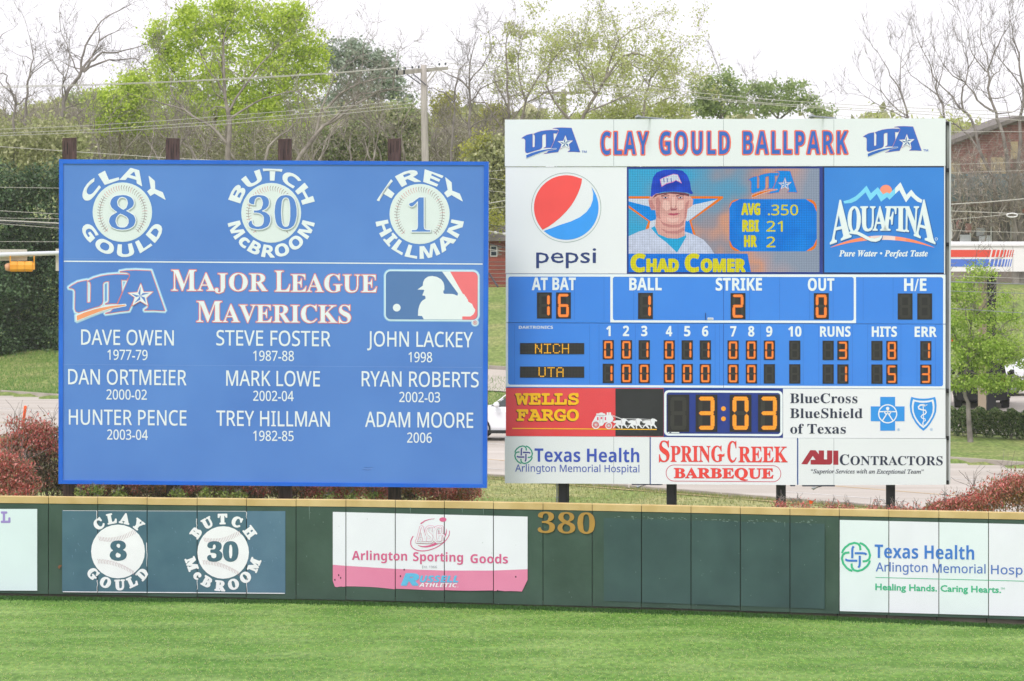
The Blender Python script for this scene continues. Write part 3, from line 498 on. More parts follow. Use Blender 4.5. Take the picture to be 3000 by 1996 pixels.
-6,6,-8,4,-8,1,-9,-2,-11,-4,-9,-7,-7,-8,-5,-11,-3,-11,-1,-16,2,-6,3,-6,2,0,22,7,-4,14,-4,7,-1,8,1,5,2,4,4,2,6,-1,6,-3,4,-4,4,-6,4,-5,4,-4,4,-8,10,-2,7,-1,7,2,
10,3,8,6,7,8,5,10,4,7,84,85,1,8,17,114,79,0,-4,-20,-28,0,-19,-94,-24,0,20,94,-28,0,7,85,111,1,27,28,114,23,0,-15,-72,-1,-5,0,-4,4,-11,11,-3,9,1,6,5,5,7,3,11,
15,71,24,0,-16,-74,-3,-11,-5,-10,-7,-9,-9,-6,-11,-4,-14,-2,-15,3,-12,6,-7,10,-2,14,0,5,1,3,0,3,6,65,96,2,37,27,93,22,0,3,-1,3,0,3,-5,30,-76,5,0,4,-3,0,-5,-4,
-3,-28,0,-3,1,-2,2,-1,3,2,4,3,1,11,0,-7,19,-40,0,-7,-19,12,0,3,-1,2,-4,-2,-5,-3,-1,-28,0,-3,1,-2,5,2,4,2,1,5,0,27,70,-11,0,-7,2,-2,4,2,5,3,0,3,11,-52,15,41,17,
-41,6,69,96,1,50,15,93,64,0,4,-2,2,-5,0,-18,-1,-5,-2,-2,-5,0,-2,1,-1,3,0,16,-42,0,0,-26,20,0,0,4,1,6,4,2,5,-2,0,-29,-2,-2,-5,0,-2,2,0,3,-1,4,0,3,-20,0,0,-35,
42,0,0,17,2,5,6,0,2,-2,1,-6,0,-19,-2,-5,-4,-1,-68,0,-4,1,-2,5,2,4,3,1,10,0,0,70,-5,0,-5,1,-3,0,-2,5,1,3,2,2,3,0,6,70,96,1,41,13,93,69,0,4,-2,1,-5,0,-20,-1,-4,
-4,-1,-3,0,-3,7,0,13,-42,0,0,-26,21,0,0,7,2,4,3,1,3,-2,1,-5,0,-23,-2,-3,-5,0,-2,5,0,7,-21,0,0,-35,17,0,4,-1,2,-4,-2,-5,-4,-1,-38,0,-4,1,-2,5,2,4,2,1,11,0,0,70,
-8,0,-5,2,-2,4,2,4,6,71,96,1,57,50,95,11,-1,11,-4,2,3,4,1,3,0,2,-2,1,-4,0,-20,-1,-2,-5,-2,-3,1,-2,2,-1,4,-3,5,-5,5,-6,3,-8,1,-12,-3,-10,-7,-6,-12,-2,-17,1,-10,
3,-10,5,-7,7,-6,8,-3,9,-2,10,2,10,3,0,19,-20,0,-3,1,-1,4,0,3,3,2,36,0,3,-1,1,-4,-3,-5,-4,0,0,-24,-2,-4,-9,-4,-10,-2,-12,0,-13,1,-11,5,-10,7,-7,10,-4,11,-2,14,
2,14,4,11,7,10,9,8,11,5,6,72,96,1,55,17,93,16,0,5,-1,3,0,2,-5,-2,-5,-3,0,-5,-1,-4,0,0,-27,38,0,0,27,-5,0,-7,2,-2,4,2,5,4,0,5,1,19,0,4,-2,1,-4,0,-3,-7,-3,-2,0,
0,-70,6,0,2,-1,1,-4,0,-4,-5,-2,-24,0,-5,2,-1,4,3,4,3,1,8,0,0,33,-38,0,0,-33,10,0,4,-3,0,-5,-2,-2,-3,-1,-24,0,-5,1,-1,7,4,3,5,0,0,70,-5,1,-4,2,0,6,2,2,3,0,6,76,
96,1,31,14,93,39,0,4,-2,2,-4,-1,-3,-2,-2,-7,-1,-13,0,0,-70,42,0,0,25,2,4,3,1,5,-2,1,-3,0,-30,-2,-5,-4,-1,-73,0,-4,1,-1,5,0,3,4,2,15,0,0,70,-10,0,-7,1,-2,2,0,6,
2,2,3,0,6,79,96,2,24,48,95,12,-1,10,-5,8,-7,7,-10,4,-12,1,-14,-1,-13,-4,-12,-7,-10,-8,-7,-10,-5,-12,-1,-11,1,-11,5,-8,7,-7,10,-4,12,-1,13,1,14,4,12,7,10,8,7,
11,5,16,11,-10,-11,-2,-9,-8,-6,-11,-2,-17,2,-16,6,-12,9,-7,11,-2,12,2,9,7,5,12,2,16,-2,17,-5,11,-9,8,6,82,96,2,42,10,93,33,0,11,-1,14,-2,8,-6,5,-11,1,-7,-1,-8,
-4,-7,-7,-6,-9,-3,6,-5,1,-2,16,-24,6,0,4,-3,-1,-7,-5,-1,-11,0,-3,3,-10,14,-5,9,-7,9,-3,3,-4,2,-14,0,0,-29,9,0,4,-3,0,-5,-4,-3,-30,0,-4,1,-1,7,1,2,2,1,11,0,0,
71,-8,0,-5,1,-1,4,1,4,7,41,-9,-16,0,0,-31,16,0,16,3,6,12,-6,12,6,83,96,1,65,48,95,10,-1,10,-3,1,3,4,1,4,-1,2,-2,1,-7,1,-13,-2,-5,-4,-1,-4,1,-3,5,-2,5,-5,4,-6,
3,-7,1,-9,-2,-7,-3,-4,-5,-2,-7,5,-10,13,-4,13,-2,20,-8,7,-17,-2,-12,-7,-9,-12,-6,-15,-2,-11,1,-12,4,0,-3,-1,-2,-2,-1,-3,0,-5,2,-2,6,0,14,-1,6,2,5,1,1,3,0,5,-1,
2,-6,3,-6,5,-5,8,-4,9,-1,9,1,7,4,5,6,2,6,-4,10,-12,5,-11,1,-14,4,-10,5,-5,7,-2,10,1,8,3,6,5,6,7,4,9,3,6,87,96,1,43,5,93,25,0,3,-1,3,0,1,-2,0,-3,-1,-4,-5,-1,
-11,0,8,-62,13,47,2,3,3,1,4,0,4,-2,1,-2,15,-47,8,62,-13,0,-5,1,-2,4,2,5,3,0,3,1,25,0,4,-3,1,-3,-2,-4,-6,-1,-10,-78,-2,-4,-7,0,-3,1,-1,2,-17,54,-15,-54,-3,-3,
-9,0,-2,4,-12,78,-5,1,-2,4,3,5,0,32,44,0,0,46,35,1,8,17,18,7,-3,3,-7,-3,-7,-7,-2,-6,2,-3,7,3,7,0,67,113,1,18,85,108,-17,3,-43,-17,-17,-41,14,-36,45,-18,22,2,
17,7,0,17,-19,-9,-19,-3,-32,12,-12,29,12,30,31,12,19,-3,19,-8,0,17,0,72,117,1,12,28,109,-16,0,0,-109,16,0,0,48,61,0,0,-48,15,0,0,109,-15,0,0,-47,-61,0,0,97,68,
2,26,48,68,-19,5,-13,-2,-10,-7,0,-16,11,9,11,3,10,-3,3,-10,0,-4,-12,-4,-17,-8,-8,-15,5,-12,13,-5,10,1,9,6,4,-6,7,-1,6,1,8,4,0,9,-5,-3,-3,-1,-2,1,0,40,7,-31,
-21,16,7,0,-21,-6,-5,-6,-1,-8,2,-2,8,0,100,82,2,10,72,109,-14,0,0,-39,-8,3,-7,0,-26,-10,-10,-25,9,-28,26,-10,30,0,8,-21,60,7,-2,0,-46,-14,0,-18,7,-4,17,6,18,
17,6,0,101,77,2,14,63,63,-23,10,-24,-10,-9,-26,9,-27,25,-11,16,2,13,6,0,14,-12,-7,-13,-2,-16,6,-8,16,50,0,5,-31,27,12,-5,5,-13,-36,0,6,13,0,103,68,3,29,67,72,
-29,0,-23,-7,-9,-18,1,-7,3,-6,5,-6,7,-4,-8,-4,-3,-6,2,-5,5,-4,-14,-7,-4,-13,9,-16,24,-6,25,6,9,17,-5,12,-16,8,-16,4,-6,5,11,7,18,7,5,7,2,9,-1,8,-6,8,14,0,8,
-44,-5,10,4,10,-4,4,-9,-4,-10,-9,-4,-11,4,-4,10,8,11,-51,15,-2,8,-9,-5,-8,-15,-2,-14,2,-6,9,5,7,0,105,35,2,4,25,72,-15,0,0,-72,15,0,8,-1,100,-6,2,-6,-2,-3,-6,
3,-6,6,-3,6,3,2,6,0,108,35,1,4,25,109,-15,0,0,-109,15,0,0,110,80,1,16,63,66,-17,7,-12,-3,-10,-8,0,10,-14,0,0,-72,14,0,0,52,9,8,9,2,10,-5,4,-13,0,-44,14,0,0,44,
0,112,80,2,10,9,72,0,-109,14,0,0,39,8,-3,7,0,26,10,10,26,-10,27,-30,10,8,-11,-13,13,0,18,-6,6,-17,-7,-18,-16,-7,-7,1,-7,3,0,114,63,1,15,55,71,-9,2,-10,-4,-10,
-14,-1,0,0,17,-14,0,0,-72,14,0,0,38,5,15,13,7,6,-2,7,-5,8,12,0,115,62,1,24,41,72,-10,1,-18,-5,-6,-14,17,-21,17,-14,-3,-6,-8,-2,-10,2,-13,7,0,-15,12,-5,13,-1,
16,5,7,16,-3,10,-13,10,-13,9,-4,5,2,5,7,2,9,-2,12,-6,0,14,0,116,53,1,18,27,87,0,-15,22,0,0,-13,-22,0,0,-37,3,-8,7,-3,8,2,8,4,0,-14,-9,-3,-8,-1,-18,6,-6,16,0,
38,-12,0,0,2,1,32,44,0,1,48,89,2,31,45,116,9,-1,7,-2,6,-4,6,-6,4,-7,3,-8,4,-19,0,-23,-4,-20,-3,-8,-4,-7,-6,-5,-6,-4,-8,-3,-8,-1,-9,1,-8,3,-6,4,-6,5,-4,7,-3,8,
-2,10,-2,21,2,22,2,9,3,8,4,7,6,6,6,4,8,2,20,9,-10,-5,-1,-4,-4,-3,-7,-2,-22,-1,-14,2,-26,1,-9,3,-8,4,-4,5,-1,5,1,4,4,4,17,1,12,0,28,-1,12,-2,10,-2,7,-4,4,1,49,
89,1,28,43,115,17,0,0,-96,1,-3,0,-3,1,-2,7,-3,13,0,0,-8,-66,0,0,8,13,0,4,1,3,4,1,6,0,80,-4,-5,-7,-7,-4,-3,-6,-2,-5,2,-3,4,-1,3,0,3,7,3,4,1,4,2,9,7,1,51,89,1,
76,41,116,11,-1,9,-2,7,-4,6,-5,3,-7,1,-7,-1,-7,-2,-6,-4,-5,-5,-5,-12,-6,8,-2,5,-2,4,-3,3,-3,4,-3,4,-9,0,-12,-2,-6,-4,-9,-3,-3,-4,-3,-14,-6,-5,-1,-6,0,-5,-1,
-20,3,-8,4,-3,3,-2,3,-2,7,2,6,5,5,4,1,3,0,2,-11,4,-4,4,-3,4,-2,9,0,7,2,2,1,3,3,2,3,2,8,0,12,-2,5,-4,4,-5,3,-6,2,-7,1,-10,0,0,10,10,0,7,1,5,2,4,3,4,11,1,7,-2,9,
-4,7,-4,2,-7,0,-7,-6,-3,-11,0,-8,-12,2,-7,4,-2,4,0,5,1,5,3,5,5,4,7,3,8,2,1,56,89,3,46,46,116,10,-1,8,-3,7,-4,5,-6,3,-7,1,-7,-1,-6,-2,-5,-3,-4,-10,-8,-6,-3,9,
-5,7,-5,5,-4,3,-6,2,-6,1,-6,-2,-9,-3,-8,-6,-6,-8,-5,-10,-3,-12,-1,-16,2,-12,6,-4,3,-5,9,-2,6,0,5,1,7,2,5,3,5,5,4,12,8,-6,4,-8,8,-3,5,-2,6,-1,6,2,9,2,5,3,4,4,4,
5,3,6,2,17,15,-7,-4,-1,-4,-2,-4,-6,-2,-5,0,-4,2,-10,6,-6,4,-3,5,-3,7,5,3,7,2,9,-1,3,0,3,-2,6,-4,4,18,-14,-53,-3,-2,-3,-3,-3,-4,-2,-4,-2,-10,1,-5,4,-10,4,-3,4,
-2,11,0,4,2,4,3,4,9,0,10,-2,5,-3,4,-11,7,1,65,104,2,25,49,111,4,0,39,-90,3,-8,3,-5,3,-3,5,-1,0,-4,-51,0,0,4,9,2,4,5,-8,21,-35,0,-6,-15,-1,-5,3,-6,9,-2,0,-4,
-32,0,0,4,4,1,4,2,3,4,3,7,3,15,20,15,38,16,-38,1,66,105,3,24,4,108,48,0,32,-6,10,-18,-6,-16,-20,-9,24,-10,8,-18,-3,-13,-9,-10,-13,-6,-18,-2,-53,0,0,4,7,1,4,3,
2,4,1,8,0,68,-2,10,-1,3,-3,2,-3,1,-5,0,12,48,-1,-5,0,-2,-2,-2,-8,0,-33,13,1,7,4,4,7,1,10,-1,10,-3,6,-5,4,13,-12,-47,-4,0,0,-39,2,-8,3,-2,5,0,9,1,5,5,4,7,1,12,
-2,11,-4,7,-8,5,1,67,112,1,34,62,111,12,-2,18,-5,5,1,3,6,4,0,0,-38,-4,0,-6,14,-9,10,-10,6,-12,3,-22,-13,-7,-39,8,-36,24,-12,10,1,9,4,9,6,8,8,5,-4,-20,-18,-26,
-6,-15,2,-13,6,-11,8,-9,12,-5,14,-2,15,2,16,5,14,9,11,11,9,14,5,1,68,118,2,19,4,108,49,0,25,-3,19,-11,11,-17,4,-23,-15,-40,-43,-14,-49,0,0,4,6,1,4,2,2,4,1,7,0,
71,-1,8,-3,5,-4,2,-6,0,13,49,-1,-5,0,-3,-2,-2,-9,0,-75,2,-9,3,-2,5,0,14,3,9,9,6,15,2,22,-8,36,1,69,105,1,47,4,108,91,0,0,-32,-4,0,-3,13,-7,8,-11,4,-15,2,-4,-1,
-3,0,-4,-3,0,-40,11,1,7,4,4,7,3,11,3,0,0,-54,-4,0,-1,9,-2,6,-3,5,-5,3,-5,1,-8,1,0,-42,2,-3,3,-1,17,0,9,2,7,4,6,5,6,7,4,9,4,0,-6,-34,-93,0,0,4,7,1,5,2,2,4,1,8,
0,69,-1,8,-2,5,-4,3,-7,0,1,70,96,1,43,3,108,91,0,0,-32,-4,0,-2,9,-3,7,-5,5,-6,3,-8,2,-11,1,-4,0,-5,-1,-2,-2,-1,-5,0,-36,11,1,7,4,4,8,3,11,4,0,0,-55,-4,0,-3,12,
-4,8,-6,4,-12,1,0,-34,2,-9,2,-3,8,-2,6,-1,0,-4,-57,0,0,4,7,1,4,3,2,5,1,7,0,69,-1,7,-2,5,-5,2,-7,1,1,71,121,1,50,61,111,13,-2,18,-5,3,0,5,7,4,0,0,-38,-4,0,-4,9,
-5,8,-6,7,-7,5,-7,3,-7,1,-22,-13,-7,-39,2,-22,6,-16,10,-10,13,-3,7,1,5,2,3,5,1,6,0,13,-1,7,-3,4,-4,2,-8,0,0,4,53,0,0,-4,-6,0,-4,-2,-2,-4,-1,-6,0,-24,-21,-7,
-21,-2,-16,1,-14,6,-12,8,-8,11,-6,14,-1,17,1,15,6,14,8,11,11,9,13,5,1,72,125,1,52,4,108,54,0,0,-4,-6,0,-3,-1,-5,-4,0,-4,-1,-5,0,-30,38,0,0,35,-2,6,-3,2,-3,1,
-6,0,0,4,54,0,0,-4,-7,-1,-4,-2,-2,-4,-1,-7,0,-71,1,-7,2,-4,4,-3,7,-1,0,-4,-54,0,0,4,7,1,4,2,3,5,0,41,-38,0,0,-34,1,-7,2,-4,5,-3,7,-1,0,-4,-54,0,0,4,7,1,4,3,2,
4,1,7,0,71,-1,7,-2,4,-4,2,-7,1,1,73,62,1,22,3,108,55,0,0,-4,-7,0,-4,-2,-3,-4,0,-84,2,-6,3,-2,10,-2,0,-4,-56,0,0,4,7,1,5,3,2,4,1,6,0,74,-1,6,-2,4,-4,2,-8,0,1,
74,79,1,36,19,108,56,0,0,-4,-5,0,-4,-1,-3,-2,-2,-7,0,-73,-9,-27,-26,-10,-7,1,-7,2,-5,3,-4,5,-3,5,-1,5,1,6,6,6,5,1,4,-1,4,-2,2,-4,1,-4,0,-4,-2,-3,-2,-5,2,-3,5,
-2,5,1,3,3,2,5,0,94,-1,4,-2,3,-7,4,-6,0,1,75,122,1,49,4,108,54,0,0,-4,-5,0,-4,-1,-3,-2,-2,-6,0,-39,32,33,5,6,2,5,-3,3,-11,1,0,4,47,0,0,-4,-2,0,-15,-4,-17,-14,
-18,-18,46,-57,3,-3,3,-2,8,-2,0,-4,-57,0,0,4,6,0,6,2,1,2,-5,8,-27,35,-4,-4,0,-35,2,-4,5,-3,7,-1,0,-4,-54,0,0,4,7,1,4,3,2,4,1,7,0,71,-1,7,-2,4,-4,2,-7,1,1,76,
102,1,31,4,108,56,0,0,-4,-6,0,-7,-2,-2,-3,-2,-9,0,-70,1,-5,0,-4,1,-2,3,-2,18,0,9,2,7,4,6,6,5,8,4,10,5,0,-6,-37,-92,0,0,4,7,1,4,3,2,4,1,7,0,71,-1,7,-2,4,-4,3,
-7,0,1,77,151,1,42,4,108,40,0,32,-74,31,74,40,0,0,-4,-6,-1,-5,-2,-2,-4,-1,-7,0,-70,2,-10,1,-3,6,-2,5,-1,0,-4,-53,0,0,4,9,2,3,2,2,6,0,81,-39,-95,-5,0,-39,93,0,
-74,1,-8,2,-4,5,-2,7,-1,0,-4,-37,0,0,4,7,1,5,3,2,4,1,7,0,77,-1,3,-4,4,-4,1,-5,0,1,78,118,1,35,4,108,33,0,56,-68,0,55,-1,4,-4,4,-4,1,-5,0,0,4,35,0,0,-4,-7,0,-4,
-3,-2,-4,-1,-7,0,-93,-4,0,-71,86,0,-64,1,-7,2,-5,5,-2,7,-1,0,-4,-36,0,0,4,9,2,2,1,2,3,1,4,0,78,-6,8,-3,3,-2,1,-3,0,1,79,125,2,32,63,111,12,-1,10,-3,10,-5,8,-7,
6,-8,5,-10,4,-11,1,-12,-1,-11,-4,-11,-5,-10,-6,-8,-9,-7,-9,-5,-11,-3,-12,-2,-11,2,-11,3,-9,5,-9,7,-6,8,-5,10,-3,11,-1,11,1,12,3,11,5,9,7,9,8,7,10,5,10,3,12,11,
-4,-21,-13,-6,-39,1,-22,6,-16,9,-10,12,-3,21,13,6,38,-1,22,-6,17,-9,9,1,80,100,2,29,4,108,64,0,12,-3,7,-4,6,-6,3,-7,1,-9,-2,-12,-8,-10,-12,-6,-17,-2,-15,0,0,
-30,1,-7,2,-4,5,-3,7,-1,0,-4,-54,0,0,4,7,1,4,3,2,4,1,7,0,71,-1,7,-2,4,-4,2,-7,1,12,48,-1,-7,-2,-2,-6,0,-40,5,0,10,1,7,4,3,7,2,11,-1,11,-3,8,-6,4,1,81,125,2,35,
63,111,12,-1,10,-3,10,-5,8,-7,6,-8,5,-10,4,-11,1,-12,-3,-18,-8,-16,-12,-12,-17,-8,11,-14,16,-5,5,0,6,2,1,-5,-14,-4,-14,-2,-28,7,-18,21,-11,5,-9,7,-7,9,-6,10,
-3,11,-1,12,1,12,3,11,5,9,7,9,8,7,10,5,10,3,12,11,-4,-21,-13,-6,-39,2,-22,5,-16,9,-10,12,-3,21,13,7,38,-2,22,-6,17,-9,9,1,82,113,2,32,4,108,48,0,21,-1,15,-6,8,
-9,3,-12,-6,-17,-18,-10,30,-44,3,-3,6,-2,0,-4,-33,0,-33,51,-5,0,0,-32,1,-7,2,-4,5,-3,7,-1,0,-4,-54,0,0,4,7,1,4,3,2,4,1,7,0,71,-1,7,-2,4,-4,2,-7,1,10,49,-1,-8,
-2,-2,-9,0,-36,5,0,11,1,8,5,4,7,1,11,-4,17,1,83,93,1,63,44,111,5,0,12,-2,8,-3,6,1,1,4,5,0,0,-35,-4,0,-3,8,-4,8,-5,6,-6,4,-6,3,-7,1,-7,-1,-6,-3,-3,-5,-2,-6,2,
-6,3,-5,5,-4,7,-4,15,-7,16,-9,7,-11,2,-6,1,-7,-2,-10,-3,-8,-6,-7,-8,-5,-10,-3,-11,-1,-8,0,-12,3,-6,2,-4,-1,-1,-2,0,-3,-5,0,0,41,5,0,5,-16,7,-10,9,-6,11,-2,8,1,
6,4,4,5,1,7,-3,10,-9,7,-15,7,-12,8,-9,7,-5,9,-1,10,1,9,3,8,5,6,6,5,8,3,1,84,101,1,24,3,76,0,32,95,0,0,-32,-4,0,-9,20,-21,7,-1,0,0,-91,3,-5,4,-2,8,-1,0,-4,-56,
0,0,4,7,1,5,2,2,5,1,7,0,84,-13,-2,-8,-5,-6,-9,-3,-11,1,85,117,1,37,4,108,53,0,0,-4,-5,0,-4,-1,-4,-4,-1,-4,0,-62,1,-12,4,-9,7,-5,10,-2,21,8,7,25,0,59,-3,4,-4,2,
-8,1,0,4,35,0,0,-4,-6,-1,-4,-3,-2,-4,0,-53,-3,-21,-8,-14,-12,-8,-19,-3,-19,2,-13,8,-7,12,-3,18,0,60,-3,4,-4,2,-6,1,1,86,102,1,29,-3,108,53,0,0,-4,-6,0,-4,-1,
-3,-2,-1,-3,2,-8,24,-56,21,56,1,4,0,7,-3,2,-4,1,-6,0,0,4,34,0,0,-4,-4,0,-4,-2,-3,-4,-3,-7,-36,-94,-4,0,-40,94,-3,5,-3,4,-3,3,-5,1,1,89,101,1,36,-3,108,52,0,0,
-4,-6,0,-3,-1,-3,-4,2,-6,20,-39,20,33,3,6,1,4,-3,6,-10,1,0,4,35,0,0,-4,-4,-1,-4,-2,-3,-3,-30,-50,0,-29,1,-7,2,-4,4,-3,7,-1,0,-4,-54,0,0,4,7,1,4,3,3,4,0,31,-27,
49,-4,7,-5,4,-5,1,1,97,82,2,43,39,76,14,-2,10,-4,5,-8,2,-12,0,-41,2,-1,4,2,2,-3,-8,-7,-9,-2,-10,2,-3,8,-12,-7,-13,-3,-8,1,-5,4,-4,5,-1,7,2,10,8,7,13,7,19,6,0,
18,-3,4,-3,3,-6,0,-8,-1,-2,-5,4,-6,0,-7,-3,-3,-3,-2,-5,-1,-4,1,-3,2,-2,4,-1,4,1,6,3,4,4,4,7,3,7,2,8,17,-35,-14,-7,-5,-13,2,-9,6,-3,2,0,7,4,2,3,1,99,70,1,36,42,
76,10,-1,8,-4,4,-6,2,-7,-1,-4,-2,-3,-3,-2,-4,0,-7,2,-2,12,0,2,-2,4,-5,2,-10,-7,-3,-19,1,-16,5,-11,7,-7,9,-2,8,2,8,6,3,-3,-14,-12,-17,-4,-9,1,-7,4,-7,5,-5,8,-3,
9,-1,11,1,11,4,9,5,8,8,7,9,4,1,100,88,2,30,42,108,34,0,0,-95,1,-3,3,-2,4,-1,0,-4,-14,-2,-17,-3,0,11,-8,-8,-12,-3,-8,1,-7,3,-5,6,-5,8,-2,9,-1,10,1,12,3,10,4,8,
6,6,8,4,8,1,10,-2,8,-7,0,29,-2,6,-4,2,-5,1,16,-1,-38,-6,-2,-4,-5,-2,-10,-1,-14,1,-13,2,-9,4,-5,6,-2,7,3,3,3,2,5,0,40,-1,3,-3,3,-3,2,1,101,72,2,24,37,76,13,-2,
9,-7,6,-11,2,-16,-39,0,5,-23,15,-7,8,3,8,7,4,-3,-14,-14,-17,-5,-9,1,-8,3,-6,6,-5,8,-3,10,-1,11,1,11,3,9,5,8,7,6,8,4,8,9,-4,-8,-6,-2,-17,0,-2,20,0,0,14,-2,6,-3,
4,1,102,51,1,41,41,111,9,-1,7,-4,4,-5,2,-6,-1,-4,-2,-4,-3,-2,-7,0,-3,2,-2,3,-1,3,0,3,3,7,-1,2,-3,1,-4,-1,-2,-3,-2,-9,0,-19,13,0,0,-8,-13,0,0,-50,1,-6,2,-4,3,
-2,7,0,0,-4,-44,0,0,4,3,0,5,4,0,58,-8,0,0,8,8,0,0,10,2,11,6,9,9,5,1,104,91,1,34,4,108,31,0,0,-44,10,9,13,3,16,-7,5,-19,0,-41,1,-3,7,-2,0,-4,-39,0,0,4,6,2,2,7,
0,44,-1,4,-3,3,-4,1,-7,-3,-6,-6,0,-43,2,-7,6,-2,0,-4,-39,0,0,4,4,0,3,2,1,3,0,90,-1,3,-3,2,-4,1,1,105,47,2,15,29,110,4,-3,2,-4,1,-5,-1,-4,-3,-4,-3,-3,-5,-1,-5,
1,-4,3,-2,4,-1,4,1,5,2,4,4,3,13,-14,-36,30,0,0,-61,2,-7,6,-2,0,-4,-39,0,0,4,7,2,1,3,0,56,-1,3,-6,2,1,108,48,1,14,5,108,30,0,0,-95,2,-7,6,-2,0,-4,-39,0,0,4,7,2,
1,3,0,90,-1,3,-2,2,-4,1,1,111,80,2,24,40,76,10,-1,8,-4,8,-6,5,-8,3,-9,2,-11,-2,-11,-3,-10,-5,-8,-8,-5,-8,-4,-10,-1,-10,1,-8,4,-8,6,-5,8,-3,9,-2,11,2,10,3,10,5,
8,8,6,8,4,15,10,-4,-6,-1,-3,-6,-2,-10,-1,-17,0,-18,1,-6,5,-9,6,-1,6,1,4,5,2,10,0,35,-3,10,-3,6,1,114,68,1,34,56,76,5,-1,5,-3,2,-4,1,-5,-1,-4,-2,-3,-3,-2,-4,-1,
-4,0,-4,4,-2,3,-4,2,-3,-1,-3,-3,-3,-6,0,-43,2,-3,3,-1,6,-1,0,-4,-43,0,0,4,7,2,1,3,0,56,-1,3,-6,2,0,4,30,0,0,-14,4,7,6,5,5,3,1,115,69,1,52,34,76,16,-3,3,0,2,3,
3,0,0,-23,-4,0,-3,7,-4,6,-6,3,-5,2,-5,-1,-3,-2,-2,-3,-1,-3,2,-7,4,-2,4,-3,11,-5,7,-4,5,-5,2,-6,1,-7,-1,-11,-6,-8,-8,-5,-10,-1,-7,1,-12,3,-3,-1,-2,-3,-4,0,0,27,
5,0,3,-9,5,-7,6,-4,6,-1,6,0,4,2,2,4,1,4,-2,6,-7,5,-12,6,-7,4,-5,5,-3,6,-1,6,1,10,5,7,8,5,1,117,89,1,32,3,74,31,0,0,-60,2,-3,3,-2,3,-1,7,2,5,6,0,48,-1,4,-8,2,0,
4,32,0,0,-57,2,-8,2,-1,5,-1,0,-4,-15,-1,-17,-4,0,12,-4,-5,-6,-4,-6,-3,-7,0,-9,1,-6,5,-4,8,-1,11,0,41,-4,5,-4,1,1,120,76,1,41,1,74,39,0,0,-4,-5,-1,-2,-2,11,-18,
9,12,3,5,-2,3,-2,1,-4,0,0,4,26,0,0,-3,-7,-4,-7,-7,-13,-16,22,-35,3,-4,4,-1,0,-4,-39,0,0,4,3,0,4,2,-1,4,-2,4,-8,13,-10,-12,-3,-7,2,-3,6,-1,0,-4,-27,0,0,4,7,3,7,
6,14,19,-19,31,-4,5,-5,2,
]
GL = {}
def inside(p, lp):
    r, n = False, len(lp)
    for i in range(n):
        (x0, y0), (x1, y1) = lp[i], lp[(i + 1) % n]
        if (y0 > p[1]) != (y1 > p[1]) and p[0] < (x1 - x0) * (p[1] - y0) / (y1 - y0) + x0:
            r = not r
    return r
def read_letters():
    i = 0
    D = LETTERS
    while i < len(D):
        f, ch, adv, nl = D[i:i + 4]
        i += 4
        x = y = 0
        loops = []
        for _ in range(nl):
            n = D[i]; i += 1
            lp = []
            for _ in range(n):
                x += D[i]; y += D[i + 1]; i += 2
                lp.append((x, y))
            loops.append(lp)
        V, T, E = [], [], []
        depth = [sum(inside(lp[0], q) for q in loops if q is not lp) for lp in loops]
        for k, lp in enumerate(loops):
            n = len(V) if depth[k] % 2 == 0 else 0
            if depth[k] % 2:
                continue
            grp = [lp] + [q for j, q in enumerate(loops) if depth[j] == depth[k] + 1 and inside(q[0], lp)]
            tr = geometry.tessellate_polygon([[Vector((a, b, 0)) for a, b in q] for q in grp])
            T += [tuple(j + n for j in t) for t in tr]
            for q in grp:
                m = len(V)
                V += q
                E += [(m + j, m + (j + 1) % len(q)) for j in range(len(q))]
        GL[('NSIJABMK'[f], chr(ch))] = (adv / 160.0, np.array(V, dtype=float).reshape(-1, 2) / 160.0, T, E)
read_letters()
TCACHE = {}
def text2d(t, f, sp=1.0, res=3):
    key = (t, f, sp)
    if key in TCACHE:
        return TCACHE[key]
    x, n, Vs, F, E = 0.0, 0, [], [], []
    for c in t:
        adv, V, T, B = GL[(f, c)]
        if len(V):
            Vs.append(V + np.array([x, 0.0]))
            F += [tuple(k + n for k in tr) for tr in T]
            E += [(p + n, q + n) for p, q in B]
            n += len(V)
        x += adv * sp
    TCACHE[key] = (np.concatenate(Vs), F, E)
    return TCACHE[key]

def caph(f):
    V, _, _ = text2d('H' if f != 'N' else 'H', f)
    return V[:, 1].max()

def circ(cx, cy, rx, ry=None, n=28, a0=0, a1=360):
    ry = rx if ry is None else ry
    m = n if abs(a1 - a0) >= 360 else n + 1
    return [(cx + rx * math.cos(math.radians(a0 + (a1 - a0) * i / n)), cy - ry * math.sin(math.radians(a0 + (a1 - a0) * i / n))) for i in range(m)]

def rrect(x0, y0, x1, y1, r, sl=0.0, n=5, sides=(1, 1, 1, 1)):
    """rounded rectangle, corners TL TR BR BL switched by sides; sl = fall per pixel to the right"""
    out = []
    for (cx, cy, a, s, qx, qy) in ((x0 + r, y0 + r, 180, sides[0], x0, y0), (x1 - r, y0 + r, 90, sides[1], x1, y0),
                                   (x1 - r, y1 - r, 0, sides[2], x1, y1), (x0 + r, y1 - r, 270, sides[3], x0, y1)):
        if s:
            for i in range(n + 1):
                t = math.radians(a - 90.0 * i / n)
                out.append((cx + r * math.cos(t), cy - r * math.sin(t)))
        else:
            out.append((qx, qy))
    return [(x, y + sl * (x - x0)) for x, y in out]

def quad(x0, y0, x1, y1, sl=0.0):
    d = sl * (x1 - x0)
    return [(x0, y0), (x1, y0 + d), (x1, y1 + d), (x0, y1)]

